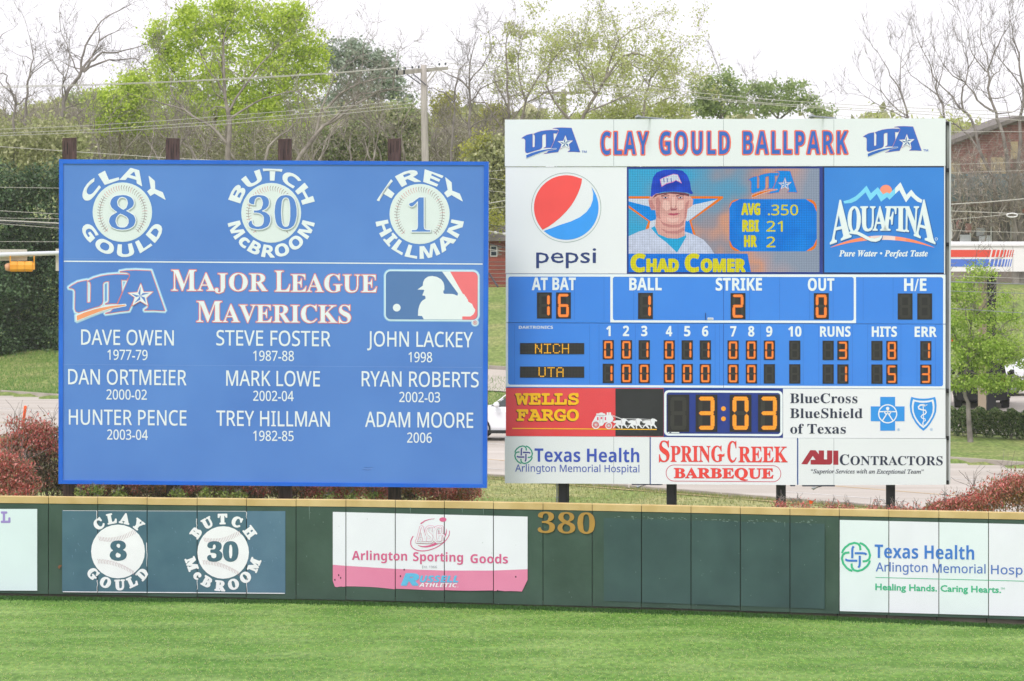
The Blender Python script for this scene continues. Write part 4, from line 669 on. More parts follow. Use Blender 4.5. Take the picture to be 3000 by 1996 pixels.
class Art:
    def __init__(s, surf):
        s.surf = surf
        s.V, s.F, s.M, s.mats = [], [], [], []
        s.tick = 0
    def mi(s, m):
        if m not in s.mats:
            s.mats.append(m)
        return s.mats.index(m)
    def raw(s, V2, F, m, off):
        b = len(s.V)
        for (x, y) in V2:
            s.V.append(s.surf.p(x, y, off))
        k = s.mi(m)
        for f in F:
            s.F.append(tuple(i + b for i in f))
            s.M.append(k)
    def poly(s, loop, m, off=0.004, holes=()):
        loops = [loop] + list(holes)
        flat = [p for lp in loops for p in lp]
        tr = geometry.tessellate_polygon([[Vector((x, y, 0)) for x, y in lp] for lp in loops])
        s.raw(flat, tr, m, off)
    def line(s, pts, w, m, off=0.005, w1=None, close=False):
        """ribbon of half width w (to w1) along pts"""
        n = len(pts)
        L, R = [], []
        for i in range(n):
            a = pts[(i - 1) % n] if (close or i > 0) else pts[i]
            b = pts[(i + 1) % n] if (close or i < n - 1) else pts[i]
            dx, dy = b[0] - a[0], b[1] - a[1]
            q = math.hypot(dx, dy) or 1
            ww = w if w1 is None else w + (w1 - w) * i / max(1, n - 1)
            L.append((pts[i][0] - dy / q * ww, pts[i][1] + dx / q * ww))
            R.append((pts[i][0] + dy / q * ww, pts[i][1] - dx / q * ww))
        F = [(i, i + 1, n + i + 1, n + i) for i in range(n - 1)]
        if close:
            F.append((n - 1, 0, n, 2 * n - 1))
        s.raw(L + R, F, m, off)
    def edge(s, V2, E, w, m, off):
        """outline of half width w round a set of edges"""
        for (a, b) in E:
            (x0, y0), (x1, y1) = V2[a], V2[b]
            dx, dy = x1 - x0, y1 - y0
            q = math.hypot(dx, dy)
            if q < 1e-6:
                continue
            dx, dy = dx / q, dy / q
            e = w * 0.42
            P = [(x0 - dx * e - dy * w, y0 - dy * e + dx * w), (x1 + dx * e - dy * w, y1 + dy * e + dx * w),
                 (x1 + dx * w, y1 + dy * w),
                 (x1 + dx * e + dy * w, y1 + dy * e - dx * w), (x0 - dx * e + dy * w, y0 - dy * e - dx * w),
                 (x0 - dx * w, y0 - dy * w)]
            s.tick = (s.tick + 1) % 9
            s.raw(P, [(0, 1, 2, 3, 4, 5)], m, off + s.tick * 0.00022)
    def outline(s, loop, w, m, off):
        n = len(loop)
        s.edge(loop, [(i, (i + 1) % n) for i in range(n)], w, m, off)
    def text(s, t, f, x0, x1, base, ch, m, off=0.006, sl=0.0, out=None, bold=0, warp=None, bbox=None, sp=1.0, res=3, sh=None, slant=0.0):
        V, F, E = text2d(t, f, sp, res)
        xa, xb = V[:, 0].min(), V[:, 0].max()
        if bbox:                              # fit ink box to y0..y1
            ya, yb = V[:, 1].min(), V[:, 1].max()
            y0, y1 = bbox
            Y = y1 - (V[:, 1] - ya) / (yb - ya) * (y1 - y0)
        else:
            Y = base - V[:, 1] / caph(f) * ch
        X = x0 + (V[:, 0] - xa) / (xb - xa) * (x1 - x0) + slant * ((base if base else 0) - Y)
        Y = Y + sl * (X - x0)
        P = list(zip(X.tolist(), Y.tolist()))
        if warp:
            P = [warp(x, y) for x, y in P]
        if sh:
            s.raw([(x + sh[0], y + sh[1]) for x, y in P], F, sh[2], off - 0.004)
            if bold or out:
                s.edge([(x + sh[0], y + sh[1]) for x, y in P], E, bold + (out[0] if out else 0), sh[2], off - 0.006)
        if out:
            s.edge(P, E, out[0] + bold, out[1], off - 0.0035)
        if bold:
            s.edge(P, E, bold, m, off - 0.001)
        s.raw(P, F, m, off + 0.0015)
    def make(s, name, parent, label=None):
        o = mobj(name, s.V, s.F, s.mats, parent, s.M)
        if label:
            o['label'] = label
        return o

# ------------------------------------------------------------------ ground
def smooth(a, b, x):
    t = np.clip((x - a) / (b - a), 0, 1)
    return t * t * (3 - 2 * t)

def road_pt(px, py):
    """hit of a sight line with the road's own plane z = 1 + 0.012 (Y - 160)"""
    d = ray(px, py)
    t = (H_CAM - 1.0 + 0.012 * 160) / (0.012 * d[1] - d[2])
    return (d[0] * t, d[1] * t, H_CAM + d[2] * t)

def line_xy(pxa, pya, pxb, pyb):
    a, b = road_pt(pxa, pya), road_pt(pxb, pyb)
    m = (b[1] - a[1]) / (b[0] - a[0])
    return m, a[1] - m * a[0]

NEAR = line_xy(0, 1283, 2560, 1489)
FAR = line_xy(100, 1163, 1450, 1256)
def near_y(x): return NEAR[0] * x + NEAR[1]
def far_y(x): return FAR[0] * x + FAR[1] - 1.2 * smooth(6, 14, x)
def fence_y(x): return 126.6 - 0.16 * x
def ground_z(x, y):
    x = np.asarray(x, dtype=float); y = np.asarray(y, dtype=float)
    ny, fy, b = near_y(x), far_y(x), fence_y(x) + 0.4
    zn = 1.0 + 0.012 * (ny - 160)
    zf = 1.0 + 0.012 * (fy - 160)
    z = np.where(y < b, 0.0, 0)
    t = np.clip((y - b) / (ny - b), 0, 1)
    z = np.where((y >= b) & (y < ny), t * zn + 0.12 * np.sin(t * math.pi), z)
    z = np.where((y >= ny) & (y <= fy), 1.0 + 0.012 * (y - 160), z)
    zl = np.minimum(zf + 0.14 + 0.09 * (y - fy), 5.0)
    zr = np.minimum(zf + 0.14 + 0.012 * (y - fy) + 3.2 * smooth(206, 227, y), 5.0)
    r = smooth(8, 13, x)
    zz = zl * (1 - r) + zr * r
    return np.where(y > fy, zz, z)

def gz(x, y):
    return float(ground_z(x, y))

def sheet(name, xs, ys, m, dz=0.0, kind='structure', mask=None):
    X, Y = np.meshgrid(xs, ys)
    Z = ground_z(X, Y) + dz
    V = np.stack([X, Y, Z], -1).reshape(-1, 3)
    ny, nx = X.shape
    i = np.arange(ny * nx).reshape(ny, nx)
    F = np.stack([i[:-1, :-1], i[:-1, 1:], i[1:, 1:], i[1:, :-1]], -1).reshape(-1, 4)
    o = mobj(name, V, F, m, None, None, True, origin=(0, 150, 0))
    o['kind'] = kind
    return o

def grass_material(name, ca, cb, cc, band=0.0):
    m = bpy.data.materials.new(name)
    m.use_nodes = True
    n, l = m.node_tree.nodes, m.node_tree.links
    b = n['Principled BSDF']
    b.inputs['Roughness'].default_value = 0.8
    b.inputs['Specular IOR Level'].default_value = 0.1
    tc = n.new('ShaderNodeTexCoord')
    def noise(scale, st=(1, 1, 1), det=5):
        mp = n.new('ShaderNodeMapping'); mp.inputs['Scale'].default_value = st
        z = n.new('ShaderNodeTexNoise'); z.inputs['Scale'].default_value = scale; z.inputs['Detail'].default_value = det
        l.new(tc.outputs['Object'], mp.inputs[0]); l.new(mp.outputs[0], z.inputs['Vector'])
        return z
    def ramp(src, p0, p1, c0, c1):
        r = n.new('ShaderNodeValToRGB')
        r.color_ramp.elements[0].position = p0; r.color_ramp.elements[1].position = p1
        r.color_ramp.elements[0].color = c0; r.color_ramp.elements[1].color = c1
        l.new(src, r.inputs[0]); return r
    A, B, C = [[v * 0.6 for v in lin(c)] + [1] for c in (ca, cb, cc)]
    big = noise(0.22, (1, 0.5, 1), 6)
    r1 = ramp(big.outputs[0], 0.38, 0.62, A, B)
    mid = noise(1.1, (0.45, 0.5, 1), 8)
    r2 = ramp(mid.outputs[0], 0.46, 0.68, (0, 0, 0, 1), (1, 1, 1, 1))
    mx = n.new('ShaderNodeMixRGB'); mx.inputs[2].default_value = C
    mlt = n.new('ShaderNodeMath'); mlt.operation = 'MULTIPLY'; mlt.inputs[1].default_value = 0.65
    l.new(r2.outputs[0], mlt.inputs[0]); l.new(mlt.outputs[0], mx.inputs[0]); l.new(r1.outputs[0], mx.inputs[1])
    fine = noise(9.0, (1.0, 0.22, 1), 9)
    r3 = ramp(fine.outputs[0], 0.3, 0.72, (0.6, 0.66, 0.58, 1), (1.4, 1.34, 1.32, 1))
    mm = n.new('ShaderNodeMixRGB'); mm.blend_type = 'MULTIPLY'; mm.inputs[0].default_value = 1.0
    l.new(mx.outputs[0], mm.inputs[1]); l.new(r3.outputs[0], mm.inputs[2])
    last = mm
    if band:
        wv = n.new('ShaderNodeTexWave'); wv.wave_profile = 'SIN'; wv.bands_direction = 'Y'
        wv.inputs['Scale'].default_value = 0.085; wv.inputs['Distortion'].default_value = 1.2; wv.inputs['Detail'].default_value = 2
        mp = n.new('ShaderNodeMapping'); mp.inputs['Rotation'].default_value = (0, 0, math.radians(-8))
        l.new(tc.outputs['Object'], mp.inputs[0]); l.new(mp.outputs[0], wv.inputs['Vector'])
        r4 = ramp(wv.outputs['Fac'], 0.2, 0.8, (1 - band, 1 - band * 0.8, 1 - band, 1), (1 + band, 1 + band * 0.8, 1 + band, 1))
        m2 = n.new('ShaderNodeMixRGB'); m2.blend_type = 'MULTIPLY'; m2.inputs[0].default_value = 1.0
        l.new(mm.outputs[0], m2.inputs[1]); l.new(r4.outputs[0], m2.inputs[2]); last = m2
    l.new(last.outputs[0], b.inputs['Base Color'])
    bp = n.new('ShaderNodeBump'); bp.inputs['Strength'].default_value = 0.5; bp.inputs['Distance'].default_value = 0.04
    l.new(fine.outputs[0], bp.inputs['Height']); l.new(bp.outputs[0], b.inputs['Normal'])
    return m

M_field = grass_material('mown_grass', (108, 156, 62), (130, 172, 80), (160, 192, 112), 0.08)
M_bank = grass_material('bank_grass', (150, 172, 92), (190, 190, 130), (214, 204, 150))
M_far = grass_material('hill_grass', (136, 162, 84), (160, 174, 104), (184, 182, 126))

fx = np.concatenate([np.linspace(-1500, -60, 12), np.linspace(-45, 45, 91), np.linspace(60, 1500, 12)])
def strip(name, xs, yfun0, yfun1, nrow, m, dz=0.0, kind='structure', far=None):
    V = []
    rows = []
    for k in range(nrow):
        t = k / (nrow - 1)
        y = yfun0(xs) * (1 - t) + yfun1(xs) * t
        rows.append(np.stack([xs, y, ground_z(xs, y) + dz], -1))
    V = np.concatenate(rows)
    nx = len(xs)
    i = np.arange(nrow * nx).reshape(nrow, nx)
    F = np.stack([i[:-1, :-1], i[:-1, 1:], i[1:, 1:], i[1:, :-1]], -1).reshape(-1, 4)
    o = mobj(name, V, F, m, None, None, True, origin=(0, 150, 0))
    o['kind'] = kind
    return o

# one sheet to the horizon, folded to the terrain
ys = np.concatenate([np.linspace(-300, 95, 8), np.arange(100, 124, 2.0), np.arange(124, 232, 0.75), np.linspace(235, 2500, 14)])
ground = sheet('ground', fx, ys, M_far, -0.02)
cx_ = lambda v: (lambda x: v + 0 * x)
strip('outfield_grass', np.linspace(-45, 45, 61), cx_(60.0), lambda x: fence_y(x) + 0.35, 40, M_field, 0.0)
strip('bank_grass', np.linspace(-45, 45, 91), lambda x: fence_y(x) + 0.36, lambda x: near_y(x) - 0.2, 24, M_bank, 0.004)
M_road = mat('road_concrete', (192, 182, 170), 0.85, k=0.7, rgb2=(222, 214, 205), scale=0.35, bump=0.1, stretch=(0.25, 1.6, 1), detail=8)
strip('road', np.linspace(-45, 45, 61), near_y, far_y, 14, M_road, 0.012)
M_yellow = mat('road_yellow_paint', (240, 200, 130), 0.7, var=0.2, k=0.7)
M_white = mat('road_white_paint', (250, 248, 244), 0.7, var=0.1, k=0.72)
def road_line(y_at_1450, dash=None, m=None, name='lane_marking', w=0.07):
    a = road_pt(1450, y_at_1450)
    t = (a[1] - near_y(a[0])) / (far_y(a[0]) - near_y(a[0]))
    segs = [(-42.0, 42.0)] if not dash else [(x, x + dash[0]) for x in np.arange(-42 + dash[2], 42, dash[1])]
    mb = MB()
    for (xa, xb) in segs:
        xs = np.linspace(xa, xb, max(2, int((xb - xa) / 3)))
        for i in range(len(xs) - 1):
            P = []
            for x, s in ((xs[i], -w), (xs[i + 1], -w), (xs[i + 1], w), (xs[i], w)):
                y = near_y(x) * (1 - t) + far_y(x) * t + s
                P.append((x, y, gz(x, y) + 0.018))
            mb.add(P, [(0, 1, 2, 3)])
    o = mb.build(name, m, origin=(0, 150, 0)); o['kind'] = 'structure'
road_line(1349, None, M_yellow, 'yellow_road_marking')
road_line(1329, (3.0, 9.0, 1.3), M_white, 'white_road_marking')
road_line(1302, None, M_white, 'white_road_marking')
road_line(1375, (3.0, 9.0, 4.3), M_white, 'white_road_marking')

M_kerb = mat('kerb_concrete', (150, 142, 134), 0.9, rgb2=(186, 176, 164), scale=1.2, k=0.9)
def kerb(name, fun, step=2.4, h=0.15, w=0.18, xs=(-40, 40), gap=0.03):
    mb = MB()
    x = xs[0]
    while x < xs[1]:
        x2 = x + step - gap
        ya, yb = fun(x), fun(x2)
        za, zb = gz(x, ya) , gz(x2, yb)
        za = min(za, gz(x, ya + 0.3)); zb = min(zb, gz(x2, yb + 0.3))
        mb.hexa([(x, ya, za - 0.1), (x2, yb, zb - 0.1), (x2, yb + w, zb - 0.1), (x, ya + w, za - 0.1),
                 (x, ya + 0.03, za + h), (x2, yb + 0.03, zb + h), (x2, yb + w, zb + h + 0.01), (x, ya + w, za + h + 0.01)])
        x += step
    o = mb.build(name, M_kerb, origin=(0, 150, 0)); o['kind'] = 'structure'
kerb('far_kerb', lambda x: float(far_y(x)) - 0.05)
kerb('near_kerb', lambda x: float(near_y(x)) - 0.22, h=0.1)
# side road between the two lawns, behind the boards
def zt(v): return lambda x: far_y(x) + v
M_side = mat('side_road_concrete', (206, 196, 184), 0.9, rgb2=(220, 210, 198), scale=0.5, k=0.66)
strip('side_road', np.linspace(-3.2, 9, 13), lambda x: far_y(x) + 8.2, lambda x: far_y(x) + 14.0, 5, M_side, 0.02)
def kerb2(x): return float(far_y(x)) + 14.05
kerb('side_road_kerb', kerb2, xs=(-3.2, 8), h=0.13)
# thin bare edge of soil that shows as a pale line along the bank
M_soil = mat('bare_soil', (228, 206, 156), 0.95, var=0.15, k=0.66)
strip('soil_edge', np.linspace(-6, 24, 41), lambda x: near_y(x) - 0.9 - 0.1 * np.sin(x * 3), lambda x: near_y(x) - 0.72 + 0.07 * np.sin(x * 5), 3, M_soil, 0.03)
# forecourt of the filling station
strip('forecourt', np.linspace(12.5, 45, 30), lambda x: far_y(x) + 14.2 - 9.5 * smooth(17.5, 21, x), cx_(206.0), 8, mat('forecourt_concrete', (206, 196, 186), 0.9, rgb2=(222, 214, 206), scale=0.4, k=0.66), 0.02)
strip('driveway', np.linspace(17.2, 34, 26), lambda x: far_y(x) + 0.15, lambda x: far_y(x) + 1.0 + 4.0 * smooth(17.2, 21, x), 5, mat('driveway_concrete', (204, 192, 178), 0.9, var=0.08, k=0.66), 0.025)

# ------------------------------------------------------------------ outfield fence
G_TAB = [(0, 1751), (870, 1763), (1500, 1779), (2250, 1803), (3000, 1836)]
B_TAB = [(0, 1738), (867, 1755), (1590, 1772), (2314, 1794.5), (3000, 1815)]
T_TAB = [(0, 1453), (577, 1459.5), (1013, 1464), (1590, 1472.5), (2314, 1488.4), (3000, 1501.5)]
JX = [-438, -293, -148, -3, 142, 286.4, 431, 577.5, 722, 867.4, 1013.4, 1158, 1301.7, 1445.5, 1590.9, 1735, 1879.5, 2024.5, 2169, 2314.4, 2459, 2604, 2750.6, 2896, 3042, 3188, 3334, 3480]
def ground_Y(px):
    d = ray(px, lerp_tab(G_TAB, px))
    return -H_CAM / d[2] * d[1]
JY = [ground_Y(x) for x in JX]
JTAB = list(zip(JX, JY))
class FenceSurf:
    def p(s, px, py, off=0.0):
        Y = lerp_tab(JTAB, px) - off
        return at(px, py, Y)
FS = FenceSurf()
def ground_pt(px, py):
    d = ray(px, py); t = -H_CAM / d[2]
    return (d[0] * t, d[1] * t, 0.0)

M_green = mat('fence_green_vinyl', (56, 82, 70), 0.55, rgb2=(70, 97, 84), scale=1.4, k=0.76, bump=0.15)
M_green2 = mat('fence_green_patch', (52, 80, 80), 0.5, rgb2=(68, 98, 96), scale=1.1, k=0.76)
M_cap = mat('fence_cap_yellow', (194, 166, 108), 0.55, rgb2=(214, 188, 134), scale=1.8, k=0.9)
M_skirt = mat('fence_skirt_timber', (86, 78, 74), 0.9, rgb2=(122, 112, 104), scale=2.0, stretch=(0.3, 1, 3))
M_dark = mat('dark_gap', (24, 28, 28), 0.9)
fence = empty('outfield_fence', (0, fence_y(0), 0), 'dark green padded outfield wall with a yellow top rail and 380 painted on it', 'fence')
for i in range(len(JX) - 1):
    xa, xb = JX[i] + 1.0, JX[i + 1] - 1.0
    jit = rnd.uniform(-0.012, 0.012)
    dz = rnd.uniform(-1.3, 1.0)
    def col(px, py0, py1, off, th):
        a, b = FS.p(px, py0, off), FS.p(px, py1, off)
        return (a[0], a[1], a[2]), (b[0], b[1], b[2])
    ct, cb = 21.0, 1.0
    def slab(pxa, pxb, ta, tb, ba, bb, off, th, m, name, round_top=False):
        mb = MB()
        A0, A1 = FS.p(pxa, ba, off), FS.p(pxb, bb, off)
        B0, B1 = FS.p(pxa, ta, off), FS.p(pxb, tb, off)
        e = 0.018
        fr = [A0, A1, (B1[0], A1[1], B1[2] - e), (B0[0], A0[1], B0[2] - e), (B1[0], A1[1] + e, B1[2]), (B0[0], A0[1] + e, B0[2])]
        bk = [(A0[0], A0[1] + th, A0[2]), (A1[0], A1[1] + th, A1[2]), (B1[0], A1[1] + th, B1[2]), (B0[0], A0[1] + th, B0[2])]
        V = fr + bk
        mb.add(V, [(0, 1, 2, 3), (3, 2, 4, 5), (5, 4, 8, 9), (1, 7, 8, 4, 2), (0, 3, 5, 9, 6), (6, 9, 8, 7), (0, 6, 7, 1)])
        return mb.build(name, m, fence)
    t0, t1 = lerp_tab(T_TAB, xa) + dz * 0.3, lerp_tab(T_TAB, xb) + dz * 0.3
    b0, b1 = lerp_tab(B_TAB, xa) + dz, lerp_tab(B_TAB, xb) + dz
    slab(xa, xb, t0 + 21.2, t1 + 21.2, b0, b1, jit, 0.10, M_green, 'pad_panel')
    slab(xa - 0.2, xb + 0.2, t0, t1, t0 + 21.0, t1 + 21.0, jit + 0.012, 0.13, M_cap, 'cap_rail')
mb = MB()
for i in range(len(JX) - 1):
    xa, xb = JX[i], JX[i + 1]
    A, B = FS.p(xa, 1600, -0.09), FS.p(xb, 1600, -0.09)
    za, zb = FS.p(xa, lerp_tab(B_TAB, xa) - 12, -0.09)[2], FS.p(xb, lerp_tab(B_TAB, xb) - 12, -0.09)[2]
    mb.hexa([(A[0], A[1], -0.1), (B[0], B[1], -0.1), (B[0], B[1] + 0.05, -0.1), (A[0], A[1] + 0.05, -0.1),
             (A[0], A[1], za), (B[0], B[1], zb), (B[0], B[1] + 0.05, zb), (A[0], A[1] + 0.05, za)])
mb.build('skirt_board', M_skirt, fence)
mb = MB()
for x, y in JTAB:
    A = FS.p(x, 1600, -0.105)
    zt_ = FS.p(x, lerp_tab(T_TAB, x) + 4, -0.105)[2]
    mb.box(A[0] - 0.05, A[0] + 0.05, A[1], A[1] + 0.08, 0, zt_)
mb.build('back_post', M_dark, fence)

ad = Art(FS)      # 380
M_gold = mat('fence_gold_paint', (172, 134, 62), 0.6, var=0.1)
ad.text('380', 'S', 1575, 1743, 1561, 58, M_gold, 0.024, sl=0.018)
ad.make('distance_number', fence)
# darker patch where an old banner was, and its glue marks
ad = Art(FS)
for i in range(len(JX) - 1):
    xa, xb = max(JX[i] + 1.5, 1769), min(JX[i + 1] - 1.5, 2416)
    if xb > xa + 10:
        ad.poly([(xa, 1518 + (xa - 1769) * 0.026), (xb, 1518 + (xb - 1769) * 0.026), (xb, 1761 + (xb - 1769) * 0.036), (xa, 1761 + (xa - 1769) * 0.036)], M_green2, 0.017)
ad.make('faded_patch', fence)
ad = Art(FS)
M_scuff = mat('scuff', (124, 146, 138), 0.7)
for k in range(90):
    x = rnd.uniform(1800, 2400); y = 1514 + (x - 1769) * 0.026 + rnd.gauss(0, 3)
    if min(abs(x - j) for j in JX) < 12: continue
    w = rnd.uniform(2, 9)
    ad.poly([(x, y), (x + w, y + 0.5), (x + w * .8, y + rnd.uniform(1, 2.6)), (x + w * .1, y + 1.2)], M_scuff, 0.0215 + k * 0.00002)
for k in range(70):
    x, y = rnd.uniform(870, 2450), rnd.uniform(1500, 1780)
    if min(abs(x - j) for j in JX) < 5: continue
    h = rnd.uniform(0.8, 3.0)
    ad.poly([(x, y), (x + 1.2, y), (x + 1.4, y + h), (x + 0.2, y + h * 1.3)], M_scuff, 0.023)
for (x, y, h) in ((906, 1484, 38), (1202, 1486, 18), (1354, 1488, 14), (1416, 1489, 20), (2299, 1530, 14)):
    ad.line([(x, y), (x + 0.5, y + h)], 0.9, M_scuff, 0.0245, w1=0.3)
ad.make('scuff_mark', fence)['kind'] = 'stuff'

# ------------------------------------------------------------------ banners on the fence
def banner(name, label, pieces, thick=0.004, group=None):
    """pieces: list of (x0, x1, top(x), bottom(x), material) per fence panel"""
    xs = [p[0] for p in pieces]
    c = FS.p(0.5 * (pieces[0][0] + pieces[-1][1]), 1600, 0)
    e = empty(name, (c[0], c[1], 0), label, 'banner', group)
    for (xa, xb, tf, bf, m) in pieces:
        a = Art(FS)
        n = 6
        top = [(xa + (xb - xa) * i / n, tf(xa + (xb - xa) * i / n)) for i in range(n + 1)]
        bot = [(xa + (xb - xa) * i / n, bf(xa + (xb - xa) * i / n)) for i in range(n, -1, -1)]
        a.poly(top + bot, m, 0.017)
        a.make('banner_piece', e)
    return e

def split(x0, x1, gap=1.2):
    out = []
    for i in range(len(JX) - 1):
        a, b = max(JX[i] + gap, x0), min(JX[i + 1] - gap, x1)
        if b > a + 2: out.append((a, b))
    return out

M_ban_w = mat('banner_white', (226, 236, 240), 0.5, var=0.03, scale=1.2)
M_ban_w2 = mat('banner_white_cool', (232, 234, 243), 0.5, var=0.03, scale=1.2)
M_ban_mint = mat('banner_pale_mint', (218, 234, 238), 0.5, var=0.03, scale=1.0)
M_purple = mat('print_purple', (160, 142, 208), 0.5)
b0 = banner('fence_banner', 'pale blank banner at the left end of the outfield wall, only a purple L showing',
            [(a, b, lambda x: 1491.5, lambda x: 1731 + (x - 100) * 0.004, M_ban_mint) for a, b in split(-260, 109)])
a = Art(FS); a.text('L', 'M', 4, 29, 1531, 31, M_purple, 0.0215, bold=1.6); a.make('lettering', b0)

M_dec = mat('decal_slate_blue', (64, 100, 118), 0.5, rgb2=(76, 112, 128), scale=1.6)
M_dec2 = mat('decal_faded_blue', (78, 112, 136), 0.5, rgb2=(90, 124, 146), scale=1.6)
M_decw = mat('decal_white', (240, 240, 246), 0.5, var=0.03)
M_stitch2 = mat('decal_stitch', (176, 140, 150), 0.6)
b1 = banner('fence_banner', 'slate blue banner with two baseballs numbered 8 and 30 on the outfield wall',
            [(a, b, lambda x: 1495.5 + (x - 182) * 0.0035, lambda x: 1735 + (x - 182) * 0.0072, M_dec if b < 730 else M_dec2) for a, b in split(182, 836)])
a = Art(FS)
for xa, xb in split(184, 834):
    a.line([(xa, 1734 + (xa - 182) * .0072), (xb, 1734 + (xb - 182) * .0072)], 1.2, M_decw, 0.0205)
    if rnd.random() < .8: a.line([(xa, 1496.4 + (xa - 182) * .0035), (xb, 1496.4 + (xb - 182) * .0035)], 0.5, M_decw, 0.0205)
for (x, y0, y1) in ((283.5, 1497, 1540), (285, 1700, 1733), (430, 1590, 1660), (576, 1520, 1560), (578, 1700, 1728), (722, 1500, 1520), (723, 1690, 1738)):
    pts = [(x + rnd.uniform(-1, 1), y0 + (y1 - y0) * k / 8) for k in range(9)]
    a.line(pts, 0.9, M_decw, 0.0208, w1=0.4)
M_dscr = mat('decal_scratch', (120, 150, 176), 0.6)
for k in range(60):
    x, y = rnd.uniform(190, 825), rnd.uniform(1505, 1725)
    if min(abs(x - j) for j in JX) < 14: continue
    dx, dy = rnd.uniform(-2, 6), rnd.uniform(1, 9)
    a.line([(x, y), (x + dx, y + dy)], 0.55, M_dscr, 0.0202, w1=0.2)
a.make('worn_edge', b1)['kind'] = 'stuff'
def letters_round(a, word, cx, cy, r, angs, h, m, flip=False, off=0.024, f='S', wfac=1.0, bold=2.2, small=()):
    for i, (ch, ang) in enumerate(zip(word, angs)):
        hh = h * (0.72 if i in small else 1.0)
        V, F, E = text2d(ch, f)
        s = hh / caph(f)
        w = (V[:, 0].max() + V[:, 0].min()) / 2
        t = math.radians(ang)
        ux, uy = math.cos(t), -math.sin(t)                  # outward
        if not flip: rx, ry, qx, qy = -uy, ux, ux, uy      # right, up
        else: rx, ry, qx, qy = uy, -ux, -ux, -uy
        P = []
        for vx, vy in V:
            X, Yv = (vx - w) * s * wfac, vy * s - hh / 2
            P.append((cx + ux * r + rx * X + qx * Yv, cy + uy * r + ry * X + qy * Yv))
        a.edge(P, E, bold, m, off - 0.001)
        a.raw(P, F, m, off + 0.0015)
a = Art(FS)
a.poly(circ(345.7, 1616, 78.8), M_decw, 0.0212)
a.poly(circ(653.7, 1619, 75.5, 77), M_decw, 0.0212)
letters_round(a, 'CLAY', 345.7, 1616, 98, (125, 101, 78, 53), 27, M_decw)
letters_round(a, 'GOULD', 345.7, 1616, 98, (222, 248, 273, 295, 317), 27, M_decw, True)
letters_round(a, 'BUTCH', 653.7, 1619, 98, (144, 118, 91, 66, 37), 27, M_decw)
letters_round(a, 'McBROOM', 653.7, 1619, 98, (200, 222, 241, 265, 288, 312, 338), 27, M_decw, True, small=())
a.make('lettering', b1)
a = Art(FS)
a.text('8', 'S', 324, 369, 1640, 50, M_dec, 0.025, bold=2.6)
a.text('30', 'S', 609, 696, 1643, 51, M_dec, 0.025, bold=2.6)
for (cx, cy) in ((345.7, 1616), (653.7, 1619)):
    for k in range(24):
        t = k / 23
        x = cx - 55 + 104 * t
        y = cy - 40 + 14 * math.sin(t * math.pi * .9 + 0.2) - 20 * t
        a.line([(x - 1.5, y - 7), (x, y), (x + 3, y + 6)], 0.5, M_stitch2, 0.0235)
        y = cy + 28 + 34 * t * t
        a.line([(x - 5, y - 6), (x - 2, y), (x - 3, y + 7)], 0.5, M_stitch2, 0.0235)
a.make('baseball_print', b1)

M_pink = mat('banner_pink', (222, 128, 164), 0.5, rgb2=(228, 140, 174), scale=1.0)
M_pinkt = mat('print_rose', (213, 96, 142), 0.5)
M_cyan = mat('print_cyan', (98, 186, 228), 0.5)
bottab = [(974.8, 1702), (979, 1719), (986, 1720), (1013, 1718.5), (1100, 1721), (1158, 1726), (1302, 1729.6), (1445, 1731), (1530, 1733), (1538, 1727), (1545.6, 1700)]
mid = [(974, 1654.8), (1013, 1658), (1158, 1667), (1302, 1672), (1445, 1672), (1546, 1668)]
b2 = banner('fence_banner', 'white and pink sporting goods banner with torn lower corners on the outfield wall',
            [(a, b, lambda x: 1500 + (x - 975) * 0.0245, lambda x: lerp_tab(mid, x), M_ban_w2) for a, b in split(975, 1545.6)] +
            [(a, b, lambda x: lerp_tab(mid, x) + .1, lambda x: lerp_tab(bottab, x) + 0.8 * math.sin(x * 1.3), M_pink) for a, b in split(975, 1545.6)])
a = Art(FS)
a.text('Arlington', 'B', 1031, 1192.6, 1640.5, 26, M_pinkt, 0.0225, sl=0.014)
a.text('Sporting', 'B', 1210, 1356.5, 1644, 26, M_pinkt, 0.0225, sl=0.016)
a.text('Goods', 'B', 1378, 1488, 1650, 26, M_pinkt, 0.0225, sl=0.012)
a.text('Est. 1966', 'A', 1237, 1280, 1664.5, 7, mat('print_grey', (150, 150, 158)), 0.0225, sl=0.01)
a.make('lettering', b2)
a = Art(FS)
for (rx, ry, a0, a1, w) in ((57, 36, 150, 372, 3.2),):
    pts = [(1260 + rx * math.cos(math.radians(t)) , 1575 - ry * math.sin(math.radians(t)) - 0.28 * (rx * math.cos(math.radians(t)))) for t in range(a0, a1, 6)]
    a.line(pts, 1.6, M_pinkt, 0.0222, w1=1.0)
pts = [(1262 + 46 * math.cos(math.radians(t)), 1569 - 30 * math.sin(math.radians(t)) - 0.3 * 46 * math.cos(math.radians(t))) for t in range(215, 372, 6)]
a.line(pts[:14], 0.6, M_pinkt, 0.0228, w1=4.0); a.line(pts[13:], 4.0, M_pinkt, 0.0229, w1=0.4)
a.line([(1232, 1535), (1245, 1526), (1258, 1522), (1274, 1519.5)], 2.0, M_pinkt, 0.0228, w1=0.3)
a.poly(circ(1297.5, 1522.5, 10.5, 6.5), M_pinkt, 0.0224)
a.text('ASG', 'S', 1222, 1298, 1587, 40, M_pinkt, 0.031, out=(5.6, M_pinkt))
a.text('ASG', 'S', 1222, 1298, 1587, 40, M_ban_w2, 0.0345, out=(4.6, M_ban_w2))
a.text('ASG', 'S', 1222, 1298, 1587, 40, M_pinkt, 0.0375, out=(0.6, M_pinkt))
a.text('ASG', 'S', 1223, 1297, 1586.5, 39, M_ban_w2, 0.0405)
a.make('emblem', b2)
a = Art(FS)
a.text('R', 'K', 1177, 1226, 1714, 32, M_cyan, 0.0225, bold=2.5)
